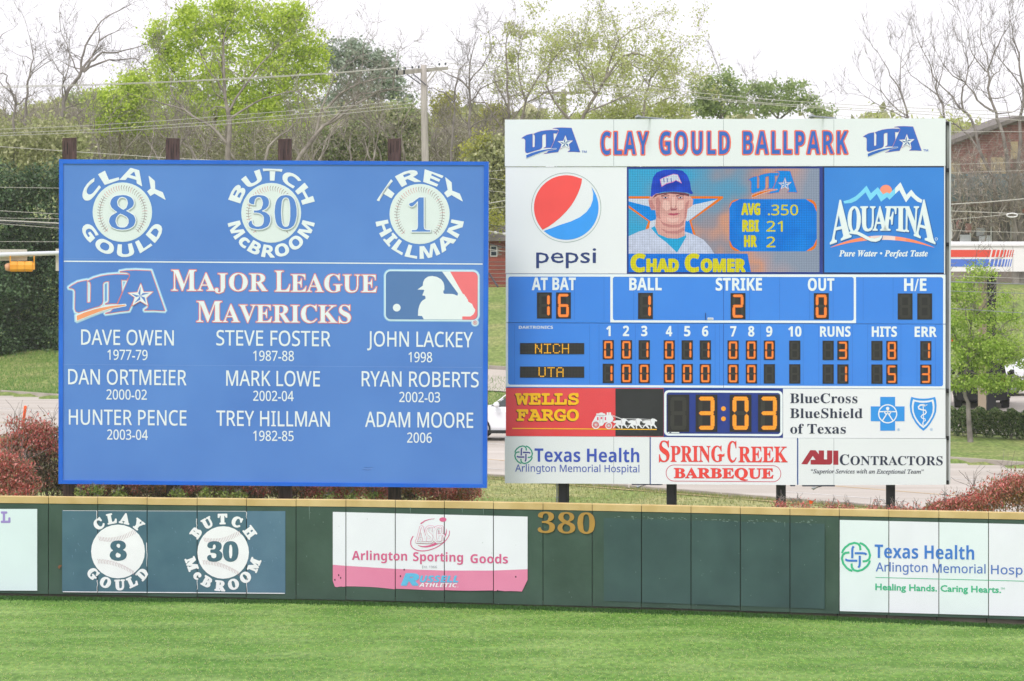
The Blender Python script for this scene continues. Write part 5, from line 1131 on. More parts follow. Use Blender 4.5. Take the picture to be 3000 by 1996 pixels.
a.text('USSELL', 'K', 1230, 1342, 1706, 19, M_cyan, 0.0225, sl=0.004, bold=0.8)
a.text('ATHLETIC.', 'K', 1227, 1343, 1720, 11.5, M_decw, 0.0245, sl=0.008)
for (x, y) in ((990, 1684), (996, 1692), (979, 1698), (1182, 1668), (1171, 1687), (1509, 1689), (1456, 1730)):
    a.poly([(x, y), (x + 3, y - 2), (x + 4, y + 3), (x + 1, y + 4)], M_dark, 0.0235)
a.make('sponsor_mark', b2)

M_thb = mat('print_blue', (62, 122, 206), 0.5)
M_thb2 = mat('print_blue_light', (84, 120, 196), 0.5)
M_thg = mat('print_green', (62, 184, 138), 0.5)
b3 = banner('fence_banner', 'white hospital banner with blue and green print at the right end of the outfield wall',
            [(a, b, lambda x: 1523.5 + (x - 2459) * 0.0235, lambda x: 1790.7 + (x - 2459) * 0.0285, M_ban_w if k % 2 == 0 else M_ban_w2)
             for k, (a, b) in enumerate(split(2459, 3190))])
def knot(a, cx, cy, r, mg, mbl, off, w):
    P = [(-130, -33), (-122, -60), (-102, -88), (-62, -119), (-15, -132), (18, -124), (38, -100), (42, -62)]
    Q = [(-22, -100), (-33, -82), (-35, -60), (-35, 12)]
    for k in range(4):
        c, s_ = (1, 0, -1, 0)[k], (0, 1, 0, -1)[k]
        def rot(p): return (cx + (p[0] * c - p[1] * s_) * r / 131, cy + (p[0] * s_ + p[1] * c) * r / 131)
        a.line([rot(p) for p in P], w, mg, off + .0008 * k)
        a.line([rot(p) for p in Q], w, mbl, off + 0.004 + .0006 * k)
a = Art(FS)
knot(a, 2507.7, 1632, 41, M_thg, M_thb, 0.0215, 3.1)
a.make('emblem', b3)
a = Art(FS)
a.text('Texas Health', 'B', 2562.5, 2854, 1634.5, 39, M_thb, 0.0225, sl=0.019)
a.text('Arlington', 'A', 2566, 2717, 1674, 25.5, M_thb2, 0.0225, sl=0.016, bold=0.35)
a.text('Memorial', 'A', 2733, 2887, 1678, 25.5, M_thb2, 0.0225, sl=0.016, bold=0.35)
a.text('Hospital', 'A', 2903.7, 3052, 1682, 26, M_thb2, 0.0225, sl=0.016, bold=0.35)
a.line([(2565, 1692), (3042, 1704)], 0.9, M_thg, 0.022); a.line([(3044, 1704), (3120, 1706)], 0.9, M_thg, 0.022)
a.text('Healing Hands. Caring Hearts.', 'N', 2565, 2932, 1728.5, 18, M_thg, 0.0225, sl=0.024, bold=0.75)
a.text('SM', 'A', 2932, 2943, 1727, 5.5, M_thg, 0.0225)
a.make('lettering', b3)
M_brown = mat('dry_leaf', (128, 84, 60), 0.8, var=0.2)
a = Art(FS); a.poly([(169, 1662), (173, 1656), (181, 1656), (180, 1660), (176, 1663), (174, 1668)], M_brown, 0.03)
tag(a.make('dead_leaf', None), 'curled brown leaf caught on the wall beside the slate blue banner', 'leaf')

# ------------------------------------------------------------------ shared emblem of the ball club
UT = [(170, 540), (240, 490), (350, 430), (450, 405), (548, 388), (548, 865), (600, 868), (632, 845), (640, 480), (625, 420), (580, 397), (700, 340), (850, 295), (1000, 270), (1200, 255), (1450, 262), (1462, 290), (1405, 372), (1285, 368), (1300, 640), (1195, 880), (1080, 880), (950, 893), (1015, 860), (1030, 820), (1030, 395), (960, 400), (905, 425), (890, 470), (890, 830), (870, 890), (810, 935), (700, 965), (500, 1030), (370, 1070), (315, 1050), (295, 990), (300, 620), (280, 575), (230, 548)]
AA = [(1270, 197), (1400, 175), (1600, 168), (1925, 182), (2225, 1035), (2000, 1022), (1800, 1025), (1870, 975), (1885, 920), (1840, 790), (1700, 690), (1560, 790), (1450, 1030), (1270, 1050), (1080, 1080), (955, 1095), (1060, 1060), (1120, 1000), (1300, 965), (1395, 935), (1395, 905), (1215, 900), (1480, 285), (1470, 235), (1400, 203)]
SW = [(330, 1145), (500, 1075), (700, 1010), (900, 965), (1100, 930), (1380, 905), (1385, 925), (1250, 950), (1050, 985), (850, 1045), (600, 1140), (335, 1250)]
STO = [(1712, 445), (1775, 635), (1975, 628), (1830, 760), (1865, 925), (1697, 826), (1530, 925), (1580, 750), (1440, 652), (1640, 640)]
STC = (1702, 718)
def club_mark(a, X0, Y0, sx, sy, blue, edge, white, fac, swoosh, off, ew, glows=()):
    f = lambda P: [(X0 + (x - 170) * sx, Y0 + (y - 168) * sy) for x, y in P]
    o = off
    for (gm, gw) in glows:
        for L in (UT, AA, SW):
            a.outline(f(L), gw, gm, o)
        o += 0.0035
    for L in (UT, AA):
        a.outline(f(L), ew, edge, o)
    o += 0.003
    a.poly(f(UT), blue, o); a.poly(f(AA), blue, o + 0.0008)
    o += 0.003
    if ew: a.outline(f(SW), ew * 1.2, white, o); 
    a.poly(f(SW), swoosh, o + 0.0028)
    a.outline(f(STO), ew * 0.9, edge, o)
    a.poly(f(STO), white, o + 0.0028)
    ins = [(STC[0] + (x - STC[0]) * 0.74, STC[1] + (y - STC[1]) * 0.74) for x, y in STO]
    for k in range(10):
        m = fac if k % 2 == 0 else white
        if m is fac:
            a.poly(f([STC, ins[k], ins[(k - 1) % 10]]), fac, o + 0.0045)

# ------------------------------------------------------------------ left board
D1 = 133.4
P1L, P1R = at(171, 1418, D1), at(1426, 1430, D1 - 0.7)
n1 = Vector((P1R[1] - P1L[1], -(P1R[0] - P1L[0]), 0))
LB = PlaneSurf(P1L, n1)
M_face = mat('sign_blue_vinyl', (78, 126, 202), 0.4, rgb2=(93, 142, 214), scale=0.35, detail=6)
M_frame = mat('sign_frame_blue', (24, 98, 206), 0.35, rgb2=(36, 112, 222), scale=0.9)
M_pw = mat('print_white', (230, 240, 242), 0.5, var=0.02)
M_pb = mat('print_mid_blue', (92, 132, 205), 0.5, var=0.02)
M_red = mat('print_red_edge', (222, 128, 130), 0.5, var=0.02)
M_glow1 = mat('print_pale_blue', (150, 200, 240), 0.5, var=0.02)
M_glow2 = mat('print_ice', (206, 234, 244), 0.5, var=0.02)
M_wood = mat('creosoted_timber', (62, 50, 48), 0.9, rgb2=(112, 88, 82), scale=3.0, stretch=(6, 6, 0.5), bump=0.5, k=0.8)
M_wood2 = mat('grey_timber', (66, 66, 76), 0.9, rgb2=(96, 96, 106), scale=3.0, stretch=(6, 6, 0.5), bump=0.3, k=0.8)
M_steel = mat('galvanised_steel', (150, 155, 158), 0.45, metal=0.6, var=0.1)
M_black = mat('black_steel', (26, 26, 32), 0.5, var=0.2)
M_blackside = mat('black_steel_paler', (58, 58, 66), 0.5, var=0.2)  # paler black for the post flange that shows at the right

bx, by = (P1L[0] + P1R[0]) / 2, D1
lb = empty('honours_board', (bx, by, gz(bx, by)), 'large blue board listing retired numbers and major league players, on four timber posts', 'sign')
def backed(name, surf, corners, th, m, parent, off=0.0):
    """a slab whose front face is the given outline"""
    Vf = [Vector(surf.p(x, y, off)) for x, y in corners]
    n = surf.n
    Vb = [v - n * th for v in Vf]
    k = len(Vf)
    F = [tuple(range(k)), tuple(range(2 * k - 1, k - 1, -1))] + [(i, i + k, (i + 1) % k + k, (i + 1) % k) for i in range(k)]
    return mobj(name, Vf + Vb, F, m, parent)
backed('face_panel', LB, [(180, 474), (1424, 481), (1420, 1424), (177, 1412)], 0.12, M_face, lb)
for nm, c in (('frame', [(173, 467), (1431, 474), (1418, 484.5), (185, 480)]), ('frame', [(1431, 474), (1426, 1430), (1414, 1418.5), (1418, 484.9)]),
              ('frame', [(1426, 1430), (171, 1418), (184, 1407), (1414, 1418.9)]), ('frame', [(171, 1418), (173, 467), (185, 480.4), (184, 1406.8)])):
    backed(nm, LB, c, 0.2, M_frame, lb, 0.03)
a = Art(LB)      # seams of the face sheets, a wrinkle, a tear
M_seam = mat('print_seam', (118, 158, 222), 0.5)
a.line([(187, 1068), (1412, 1077)], 0.5, M_seam, 0.003)
a.line([(187, 758), (1412, 766)], 0.4, M_seam, 0.003)
a.line([(187, 765.8), (1414, 774)], 1.7, M_pw, 0.004)
M_wr = mat('print_shadow_blue', (74, 116, 188), 0.5)
for k, (w, y) in enumerate(((14, 1369), (12, 1373), (9, 1376))):
    a.line([(1066 - k * 2, y), (1078, y + 1.5), (1078 + w, y + 0.4)], 0.7, (M_wr, M_seam, M_wr)[k], 0.004)
a.make('sheet_seam', lb)
for (xa, xb, yt) in ((182, 222, 403.4), (485, 524.8, 406), (814.5, 853.6, 407), (1135.8, 1174.6, 406)):
    A = at(xa, yt, D1 + 0.55); B = at(xb, yt, D1 + 0.55)
    g = gz(A[0], A[1])
    z = A[2]
    mb = MB()
    ch = 0.02
    ring = [(A[0] + ch, A[1]), (B[0] - ch, A[1]), (B[0], A[1] + ch), (B[0], A[1] + 0.29), (A[0], A[1] + 0.29), (A[0], A[1] + ch)]
    zs = [g - 0.3, z - 0.03, z]
    V = []
    for k, zz in enumerate(zs):
        for j, (x, y) in enumerate(ring):
            V.append((x + (0.012 if k == 2 and j in (0, 5, 4) else 0), y, zz + (rnd.uniform(-.012, .012) if k == 2 else 0)))
    F = [(k * 6 + j, k * 6 + (j + 1) % 6, k * 6 + 6 + (j + 1) % 6, k * 6 + 6 + j) for k in range(2) for j in range(6)] + [tuple(range(12, 18))]
    o = mobj('post', V, F, M_wood, lb)
    # long drying cracks
    mb = MB()
    for q in range(5):
        x = A[0] + 0.03 + rnd.random() * 0.24; z0 = z - rnd.uniform(0.05, 0.25); L = rnd.uniform(0.1, 0.3)
        mb.box(x, x + 0.008, A[1] - 0.002, A[1] + 0.01, z0 - L, z0)
    k = mb.build('post_crack', M_dark, o)
for (px) in (216, 519, 848, 1160):
    A = at(px, 1000, D1 + 0.5)
    mb = MB(); mb.box(A[0] - 0.3, A[0] + 0.3, D1 + 0.3, D1 + 0.46, A[2] - 3.2, A[2] - 3.0); mb.build('rail_bracket', M_wood2, lb)
for k, y in enumerate((560, 940, 1320)):
    A, B = at(190, y, D1 + 0.2), at(1410, y + 8, D1 - 0.3)
    mb = MB(); mb.hexa([(A[0], A[1], A[2] - .1), (B[0], B[1], B[2] - .1), (B[0], B[1] + .12, B[2] - .1), (A[0], A[1] + .12, A[2] - .1), (A[0], A[1], A[2] + .1), (B[0], B[1], B[2] + .1), (B[0], B[1] + .12, B[2] + .1), (A[0], A[1] + .12, A[2] + .1)])
    mb.build('back_rail', M_wood2, lb)

a = Art(LB)
for (t, xa, xb, b, ch) in (('DAVE OWEN', 238, 509, 1010, 44), ('STEVE FOSTER', 634, 968, 1012, 44), ('JOHN LACKEY', 1076, 1385, 1015, 44),
                           ('DAN ORTMEIER', 200, 546, 1126, 44), ('MARK LOWE', 663, 937, 1130, 44), ('RYAN ROBERTS', 1060, 1402, 1132, 44),
                           ('HUNTER PENCE', 202, 546, 1244, 44), ('TREY HILLMAN', 634, 966, 1247.5, 44), ('ADAM MOORE', 1070, 1386, 1251, 44)):
    a.text(t, 'A', xa, xb, b, ch, M_pw, 0.004, sl=0.009, bold=0.4)
    a.make('player_name', lb); a = Art(LB)
for (t, xa, xb, b) in (('1977-79', 315, 432, 1054), ('1987-88', 742, 861, 1057), ('1998', 1197, 1266, 1061), ('2000-02', 312, 430, 1170.5), ('2002-04', 742, 860, 1174.5),
                       ('2002-03', 1170, 1289, 1178), ('2003-04', 314, 433, 1288), ('1982-85', 742, 860, 1291.5), ('2006', 1193, 1265, 1297)):
    a.text(t, 'A', xa, xb, b, 29, M_pw, 0.004, sl=0.008, bold=0.35)
    a.make('playing_years', lb); a = Art(LB)
EO = (2.3, M_red)
for (t, xa, xb, b, ch) in (('M', 502, 575, 852, 61), ('AJOR', 578, 784, 852, 51), ('L', 805, 850, 854.5, 61), ('EAGUE', 852, 1104, 855, 51),
                           ('M', 576, 650, 943.5, 61), ('AVERICKS', 652, 1028, 944, 51)):
    a.text(t, 'S', xa, xb, b, ch, M_pw, 0.007, sl=0.006, out=EO)
a.make('headline', lb)
a = Art(LB)
club_mark(a, 180 + 170 / 7.366, 770 + 168 / 7.366, 1 / 7.366, 1 / 7.366, M_face, M_red, M_pw, M_pb, mat('print_orange', (240, 158, 112)), 0.004, 2.0,
          ((M_glow1, 8.0), (M_glow2, 5.6)))
a.make('club_emblem', lb)
# league badge with the batter
Z = lambda P: [(1110 + x / 7.366, 770 + y / 7.366) for x, y in P]
a = Art(LB)
rr = rrect(150, 183, 2133, 1222, 105, 0.006)
a.outline(Z(rr), 6.6, M_glow1, 0.003)
a.outline(Z(rr), 4.4, M_glow2, 0.0065)
a.poly(Z(circ(2075, 1295, 88)), M_glow1, 0.0065); a.poly(Z(circ(2075, 1295, 72)), M_glow2, 0.009)
a.poly(Z(rr), mat('print_navy', (84, 124, 178), 0.5, var=0.02), 0.0105)
BAT = [(1365, 193), (1537, 193), (1810, 670), (1850, 690), (1860, 720), (1885, 740), (1895, 770), (1920, 795), (1925, 840), (2010, 890), (2045, 970), (2080, 1015), (2070, 1060), (2040, 1115), (1980, 1160), (1800, 1160), (1800, 1227), (970, 1222), (930, 1150), (843, 1145), (850, 1020), (875, 920), (910, 850), (950, 810), (1005, 780), (1005, 740), (990, 712), (945, 710), (940, 695), (978, 600), (970, 585), (833, 580), (948, 495), (955, 420), (990, 350), (1060, 300), (1150, 287), (1250, 305), (1340, 355), (1390, 420), (1412, 500), (1412, 595), (1390, 600), (1392, 655), (1410, 672), (1590, 675), (1640, 690), (1695, 715), (1708, 665)]
RED = [(1537, 193), (2030, 197), (2100, 225), (2135, 300), (2125, 1130), (2100, 1195), (2030, 1228), (1800, 1228), (1800, 1160), (1980, 1160), (2040, 1115), (2070, 1060), (2080, 1015), (2045, 970), (2010, 890), (1925, 840), (1920, 795), (1895, 770), (1885, 740), (1860, 720), (1850, 690), (1810, 670)]
a.poly(Z(BAT), M_pw, 0.012); a.poly(Z(RED), mat('print_coral', (238, 118, 124), 0.5, var=0.02), 0.0125)
a.poly(Z(circ(385, 970, 83)), M_pw, 0.012)
a.line(Z(circ(2075, 1295, 42)), 0.7, M_red, 0.0125, close=True)
a.text('R', 'B', 1110 + 2055 / 7.366, 1110 + 2100 / 7.366, 770 + 1318 / 7.366, 6.5, M_red, 0.0125)
a.make('league_badge', lb)
# three baseballs with numerals and arched names
M_ball = mat('print_ball', (222, 234, 232), 0.5, var=0.02)
M_ballsh = mat('print_ball_grey', (184, 198, 198), 0.5, var=0.02)
M_st1 = mat('print_stitch', (122, 84, 92), 0.5); M_st2 = mat('print_stitch_red', (204, 104, 112), 0.5)
def arc_word(a, word, cx, cy, ang0, ang1, rin, rout, top, m, off):
    V, F, E = text2d(word, 'B', 1.0, 4)
    xa, xb = V[:, 0].min(), V[:, 0].max()
    h = caph('B')
    P = []
    for x, y in V:
        t = (x - xa) / (xb - xa)
        ang = math.radians(ang0 + (ang1 - ang0) * t)
        v = y / h
        r = rin + (rout - rin) * v if top else rout - (rout - rin) * v
        P.append((cx + r * math.cos(ang), cy - r * math.sin(ang)))
    a.edge(P, E, 1.0, m, off - 0.001)
    a.raw(P, F, m, off + 0.0015)
for (cx, cy, r, num, w1, w2, b, (nx0, nx1, ny0, ny1)) in (
        (358.5, 622, 86.4, '8', ('CLAY', 162, 16.5), ('GOULD', 199, 341), 0, (319, 398, 571, 674)),
        (794.5, 624, 87.0, '30', ('BUTCH', 162.5, 15), ('McBROOM', 194, 346.5), 0, (727, 870, 571, 673)),
        (1229.4, 627.5, 87.5, '1', ('TREY', 162, 17), ('HILLMAN', 190.5, 350), 0, (1198, 1261, 578, 680))):
    a = Art(LB)
    a.poly(circ(cx, cy, r + 0.8, n=40), M_glow2, 0.004)
    a.poly(circ(cx, cy, r, n=40), M_ball, 0.0055)
    for k in range(44):
        t = 226 - 272 * k / 43
        x, y = cx + 0.765 * r * math.cos(math.radians(t)), cy - 0.84 * r * math.sin(math.radians(t)) + 1
        ux, uy = math.cos(math.radians(t)), -math.sin(math.radians(t))
        qx, qy = -uy, ux
        m = M_st2 if 100 < t < 140 or k % 5 == 0 else M_st1
        a.line([(x + ux * 7 + qx * 2, y + uy * 7 + qy * 2), (x, y), (x - ux * 8.5 + qx * 2.5, y - uy * 8.5 + qy * 2.5)], 0.75, m, 0.0075, w1=0.35)
        if abs(t - 90) > 50:
            a.line([(x - qx * 4.5, y - qy * 4.5), (x + qx * 4.5, y + qy * 4.5)], 0.45, M_st1, 0.0083)
    a.text(num, 'S', nx0 + 2.4, nx1 + 2.4, 0, 0, M_ballsh, 0.013, bbox=(ny0 + 2.6, ny1 + 2.6), bold=2.2, res=6)
    a.text(num, 'S', nx0 - .5, nx1 + .5, 0, 0, M_face, 0.0195, bbox=(ny0 - .5, ny1 + .5), out=(1.6, M_pw))
    V_, F_, E_ = text2d(num, 'S')
    u_ = (V_ - V_.min(0)) / (V_.max(0) - V_.min(0))
    a.edge([(nx0 - .5 + (nx1 - nx0 + 1) * q_[0], ny1 + .5 - (ny1 - ny0 + 1) * q_[1]) for q_ in u_], E_, 1.3, M_pw, 0.0225)
    a.make('baseball_print', lb)
    a = Art(LB)
    arc_word(a, w1[0], cx, cy, w1[1], w1[2], 95.5, 131, True, M_pw, 0.005)
    a.make('arched_name', lb); a = Art(LB)
    arc_word(a, w2[0], cx, cy, w2[1], w2[2], 95.5, 130.5, False, M_pw, 0.005)
    a.make('arched_name', lb)

# ------------------------------------------------------------------ scoreboard
D2 = 134.6
SB = PlaneSurf(at(1480, 1415, D2), Vector((at(2772, 1420, D2 - 0.95)[1] - D2, -(at(2772, 1420, D2 - 0.95)[0] - at(1480, 1415, D2)[0]), 0)))
M_sw = mat('score_white_panel', (233, 238, 242), 0.4, var=0.015, scale=0.7)
M_sw2 = mat('score_white_panel_warm', (229, 236, 238), 0.4, var=0.015, scale=0.7)
M_sb = mat('score_blue_panel', (58, 132, 230), 0.4, rgb2=(66, 141, 236), scale=0.5)
M_navy = mat('score_navy', (34, 58, 140), 0.45, var=0.08)
M_navyd = mat('score_dark_edge', (30, 40, 92), 0.5)
M_redp = mat('score_red_panel', (226, 62, 66), 0.4, rgb2=(232, 84, 90), scale=0.6)
M_blackp = mat('score_black_panel', (38, 40, 42), 0.35, rgb2=(54, 56, 58), scale=0.8)
M_aq = mat('score_water_blue', (42, 122, 212), 0.4, rgb2=(62, 142, 226), scale=0.4)
M_lbl = mat('score_label_white', (232, 242, 246), 0.5, var=0.02)
M_seamd = mat('score_seam', (120, 134, 140), 0.6)
M_seamb = mat('score_seam_blue', (44, 104, 196), 0.6)
sbc = SB.p(2125, 1400, 0)
sb = empty('scoreboard', (sbc[0], sbc[1] + 0.3, gz(sbc[0], sbc[1] + 0.3)), 'tall white and blue scoreboard with video screen, lit digits and sponsor panels', 'scoreboard')
T_ = 0.55
def panel(name, x0, y0, x1, y1, m, y0r=None, y1r=None, off=0.0, th=T_):
    y0r = y0 if y0r is None else y0r; y1r = y1 if y1r is None else y1r
    return backed(name, SB, [(x0, y0), (x1, y0r), (x1, y1r), (x0, y1)], th, m, sb, off)
fas = panel('fascia_panel', 1479, 350.7, 2770, 488, M_sw2, 347, 486.6, 0.02)
pep = panel('sponsor_panel', 1481, 489.2, 1836.3, 801.5, M_sw, 488.6, 802, 0.0)
vid = panel('video_screen', 1837, 489.4, 2410.5, 802, M_navy, 487.2, 803, 0.0)
aqf = panel('sponsor_panel', 2411, 487.4, 2770, 802.6, M_navyd, 486.8, 803.6, 0.0)
cnt = panel('count_panel', 1482, 802.8, 2770, 945.2, M_sb, 804.4, 949.4, 0.0)
inn = panel('inning_panel', 1482, 946.6, 2770, 1136, M_sb, 950.6, 1139.6, 0.0)
wel = panel('sponsor_panel', 1482, 1137, 1944, 1277.6, M_redp, 1137.6, 1280, 0.0)
clk = panel('clock_panel', 1944.6, 1137.6, 2293.4, 1280.2, M_navy, 1138.8, 1283, 0.0)
bcs = panel('sponsor_panel', 2294, 1138.8, 2770, 1283.2, M_sw, 1140.6, 1284.6, 0.0)
bo1 = panel('sponsor_panel', 1479, 1278.6, 1903, 1416, M_sw2, 1280.6, 1418.4, 0.01)
bo2 = panel('sponsor_panel', 1905, 1280.8, 2335, 1418.6, M_sw, 1284, 1421.6, 0.01)
bo3 = panel('sponsor_panel', 2337, 1284, 2772, 1421.8, M_sw2, 1286, 1420.5, 0.01)
# thin sheet seams, recessed lines
a = Art(SB)
for x in (1798, 2119.6, 2443): a.line([(x, 350.5), (x, 487)], 0.45, M_seamd, 0.0215)
a.make('panel_seam', fas)
a = Art(SB)
for x in (1798,): a.line([(x, 1280.5), (x, 1417)], 0.45, M_seamd, 0.0115)
a.make('panel_seam', bo1)
a = Art(SB); a.line([(2443, 1285), (2443, 1421)], 0.45, M_seamd, 0.0115); a.make('panel_seam', bo3)
a = Art(SB); a.line([(2119.6, 1283), (2119.6, 1420)], 0.35, M_sw2, 0.0115); a.make('panel_seam', bo2)
M_rule = mat('score_rule_blue', (44, 84, 168), 0.5)
a = Art(SB); a.line([(1905.5, 1281.5), (1905.5, 1418)], 1.0, M_rule, 0.0125); a.line([(2337.4, 1284.5), (2337.4, 1421)], 1.2, M_rule, 0.0125); a.make('panel_rule', bo2)

# header print
a = Art(SB)
M_ub = mat('print_club_blue', (50, 106, 196), 0.5, var=0.03)
M_or = mat('print_orange_red', (244, 112, 84), 0.5)
for (t, xa, xb, b) in (('CLAY', 1761, 1899, 453), ('GOULD', 1933, 2138, 452.4), ('BALLPARK', 2177, 2483, 451.6)):
    a.text(t, 'B', xa, xb, b, 66, M_ub, 0.0285, sl=-0.003, out=(3.6, M_or), sp=1.16)
a.make('lettering', fas)
for (x0, y0) in ((1528.5, 374.4), (2529, 370.4)):
    a = Art(SB)
    club_mark(a, x0, y0, 0.08297, 0.0824, M_ub, mat('print_plum', (170, 110, 170)), M_pw, mat('print_steel_blue', (52, 96, 160)), M_ub, 0.0225, 0.8)
    a.text('TM', 'A', x0 + 176, x0 + 190, y0 + 73.5, 6, M_ub, 0.024, bold=.2)
    a.make('club_emblem', fas)

# cola panel
a = Art(SB)
cx, cy = 1658.9, 608.4
a.line(circ(cx, cy, 101.6, n=60), 0.75, mat('print_hairline', (150, 170, 168)), 0.004, close=True)
q = lambda P: [(1450 + x / 3.136, 330 + y / 3.136) for x, y in P]
curve_r = q([(800, 608), (795, 650), (780, 700), (760, 750), (735, 800), (700, 855), (655, 910), (600, 965), (545, 1010), (490, 1050), (437, 1078)])
def angof(p): return math.degrees(math.atan2(-(p[1] - cy), p[0] - cx))
a0, a1 = angof(curve_r[0]), angof(curve_r[-1]) % 360
a.poly(curve_r + circ(cx, cy, 94.7, n=30, a0=a1, a1=a0)[1:-1], mat('print_cola_red', (246, 84, 82), 0.5, var=0.03), 0.004)
curve_b = q([(455, 1097), (520, 1062), (600, 1032), (700, 1000), (780, 962), (840, 915), (880, 860), (900, 800), (903, 740), (888, 685)])
b0_, b1_ = angof(curve_b[-1]), angof(curve_b[0])
arc = circ(cx, cy, 94.7, n=30, a0=b0_ + 6, a1=b1_ - 2 if b1_ < 0 else b1_ - 360)
a.poly(curve_b + arc[1:], mat('print_cola_blue', (56, 158, 248), 0.5, var=0.03), 0.004)
a.make('emblem', pep)
a = Art(SB)
a.text('pepsi', 'N', 1571, 1746, 0, 0, mat('print_cola_navy', (40, 62, 122), 0.5), 0.005, bbox=(728, 786), bold=0.3, sp=0.97)
a.make('lettering', pep)

# water panel
a = Art(SB)
a.poly([(2415, 491.5), (2765, 491), (2765, 799), (2415, 798.5)], M_aq, 0.003)
a.line([(2767.5, 487), (2767.5, 803)], 1.6, M_sw, 0.005)
a.make('face_print', aqf)
w_ = lambda P: [(2410 + x / 5.406, 500 + y / 5.406) for x, y in P]
M_mc, M_ms = mat('print_mountain_cyan', (124, 214, 248), 0.5), mat('print_sun', (252, 152, 124), 0.5)
M_pale = mat('print_peach', (240, 212, 206), 0.5)
M_arc = mat('print_arc_orange', (252, 140, 100), 0.5)
a = Art(SB)
a.poly(w_(circ(1003, 322, 96)), M_ms, 0.0045)
a.poly(w_([(330, 485), (420, 462), (520, 410), (600, 340), (695, 238), (765, 360), (875, 262), (955, 375), (1020, 345), (1060, 365), (1150, 275), (1150, 372), (1060, 462), (1020, 420), (925, 495), (858, 370), (752, 480), (680, 345), (600, 420), (530, 480), (450, 515), (345, 523)]), M_mc, 0.0055)
a.poly(w_([(1150, 275), (1233, 185), (1327, 385), (1405, 303), (1470, 385), (1530, 435), (1580, 465), (1565, 512), (1500, 492), (1440, 440), (1398, 400), (1320, 505), (1215, 310), (1150, 372)]), M_pw, 0.0055)
def band(x0, x1, m, off):
    tp = lambda x: 1030 + ((x - 945) / 825.0) ** 2 * 190
    bt = lambda x: 1098 + ((x - 945) / 825.0) ** 2 * 124
    xs = np.linspace(x0, x1, 12)
    a.poly(w_([(x, tp(x)) for x in xs] + [(x, bt(x)) for x in xs[::-1]]), m, off)
band(125, 640, M_arc, 0.0045); band(640, 760, M_ms, 0.0045); band(760, 925, M_pale, 0.0045)
band(940, 1150, M_pale, 0.0045); band(1150, 1320, M_ms, 0.0045); band(1320, 1770, M_arc, 0.0045)
a.make('emblem', aqf)
a = Art(SB)
M_shd = mat('print_shadow_navy', (26, 84, 160), 0.5)
def fitq(ch, TL, TR, BR, BL, off):
    V, F, E = text2d(ch, 'S', 1.0, 4)
    xa, xb, ya, yb = V[:, 0].min(), V[:, 0].max(), V[:, 1].min(), V[:, 1].max()
    P = []
    for x, y in V:
        u, v = (x - xa) / (xb - xa), (yb - y) / (yb - ya)
        tx, ty = TL[0] + (TR[0] - TL[0]) * u, TL[1] + (TR[1] - TL[1]) * u
        bx_, by_ = BL[0] + (BR[0] - BL[0]) * u, BL[1] + (BR[1] - BL[1]) * u
        P.append((tx + (bx_ - tx) * v, ty + (by_ - ty) * v))
    P = w_(P)
    a.edge([(x + 2, y + 2) for x, y in P], E, 2.0, M_shd, off - 0.005)
    a.edge(P, E, 1.5, M_glow2, off - 0.0025)
    a.raw(P, F, M_pw, off + 0.0008)
for (ch, TL, TR, BR, BL) in (('A', (126, 470), (440, 470), (450, 1050), (122, 1166)), ('O', (402, 570), (600, 570), (600, 985), (402, 985)),
                             ('U', (602, 572), (830, 572), (830, 960), (602, 960)), ('A', (800, 572), (1020, 572), (1025, 948), (798, 948)),
                             ('F', (1000, 572), (1168, 572), (1140, 948), (940, 948)), ('I', (1178, 572), (1300, 572), (1300, 968), (1172, 950)),
                             ('N', (1300, 572), (1522, 572), (1495, 1000), (1296, 970)), ('A', (1470, 466), (1745, 466), (1782, 1162), (1450, 1030))):
    fitq(ch, TL, TR, BR, BL, 0.0125)
sws = w_([(418, 992), (440, 965), (520, 962), (570, 975), (640, 1010), (740, 1065), (820, 1085), (890, 1065), (938, 1032), (935, 1060), (900, 1105), (840, 1125), (770, 1118), (700, 1090), (620, 1045), (550, 1010), (470, 1000)])
a.outline([(x + 1.5, y + 1.5) for x, y in sws], 1.4, M_shd, 0.0105); a.outline(sws, 1.2, M_glow2, 0.0135); a.poly(sws, M_pw, 0.0165)
a.text('Pure Water \u2022 Perfect Taste', 'J', 2458, 2718, 751.5, 17.5, M_pw, 0.0065, bold=0.45)
a.line(circ(2743, 700.5, 3.6, n=12), 0.6, M_pw, 0.005, close=True)
a.make('lettering', aqf)

# video screen picture
M_vbg = bpy.data.materials.new('screen_backdrop')
M_vbg.use_nodes = True
n_, l_ = M_vbg.node_tree.nodes, M_vbg.node_tree.links
n_.clear()
oo = n_.new('ShaderNodeOutputMaterial'); em = n_.new('ShaderNodeEmission'); tc = n_.new('ShaderNodeTexCoord')
nz = n_.new('ShaderNodeTexNoise'); nz.inputs['Scale'].default_value = 0.75; nz.inputs['Detail'].default_value = 2.5
sx = n_.new('ShaderNodeSeparateXYZ'); ma = n_.new('ShaderNodeMath'); ma.operation = 'MULTIPLY_ADD'
ma.inputs[1].default_value = 0.17; l_.new(tc.outputs['Object'], sx.inputs[0]); l_.new(tc.outputs['Object'], nz.inputs['Vector'])
l_.new(sx.outputs[0], ma.inputs[0]); l_.new(nz.outputs[0], ma.inputs[2])
rp = n_.new('ShaderNodeValToRGB'); l_.new(ma.outputs[0], rp.inputs[0])
for k, (p_, c_) in enumerate(((0.2, (60, 172, 216)), (0.38, (104, 160, 190)), (0.5, (160, 150, 156)), (0.58, (214, 158, 130)), (0.68, (178, 162, 166)), (0.85, (146, 160, 178)))):
    e_ = rp.color_ramp.elements[k] if k < 2 else rp.color_ramp.elements.new(p_)
    e_.position = p_; e_.color = lin(c_) + [1]
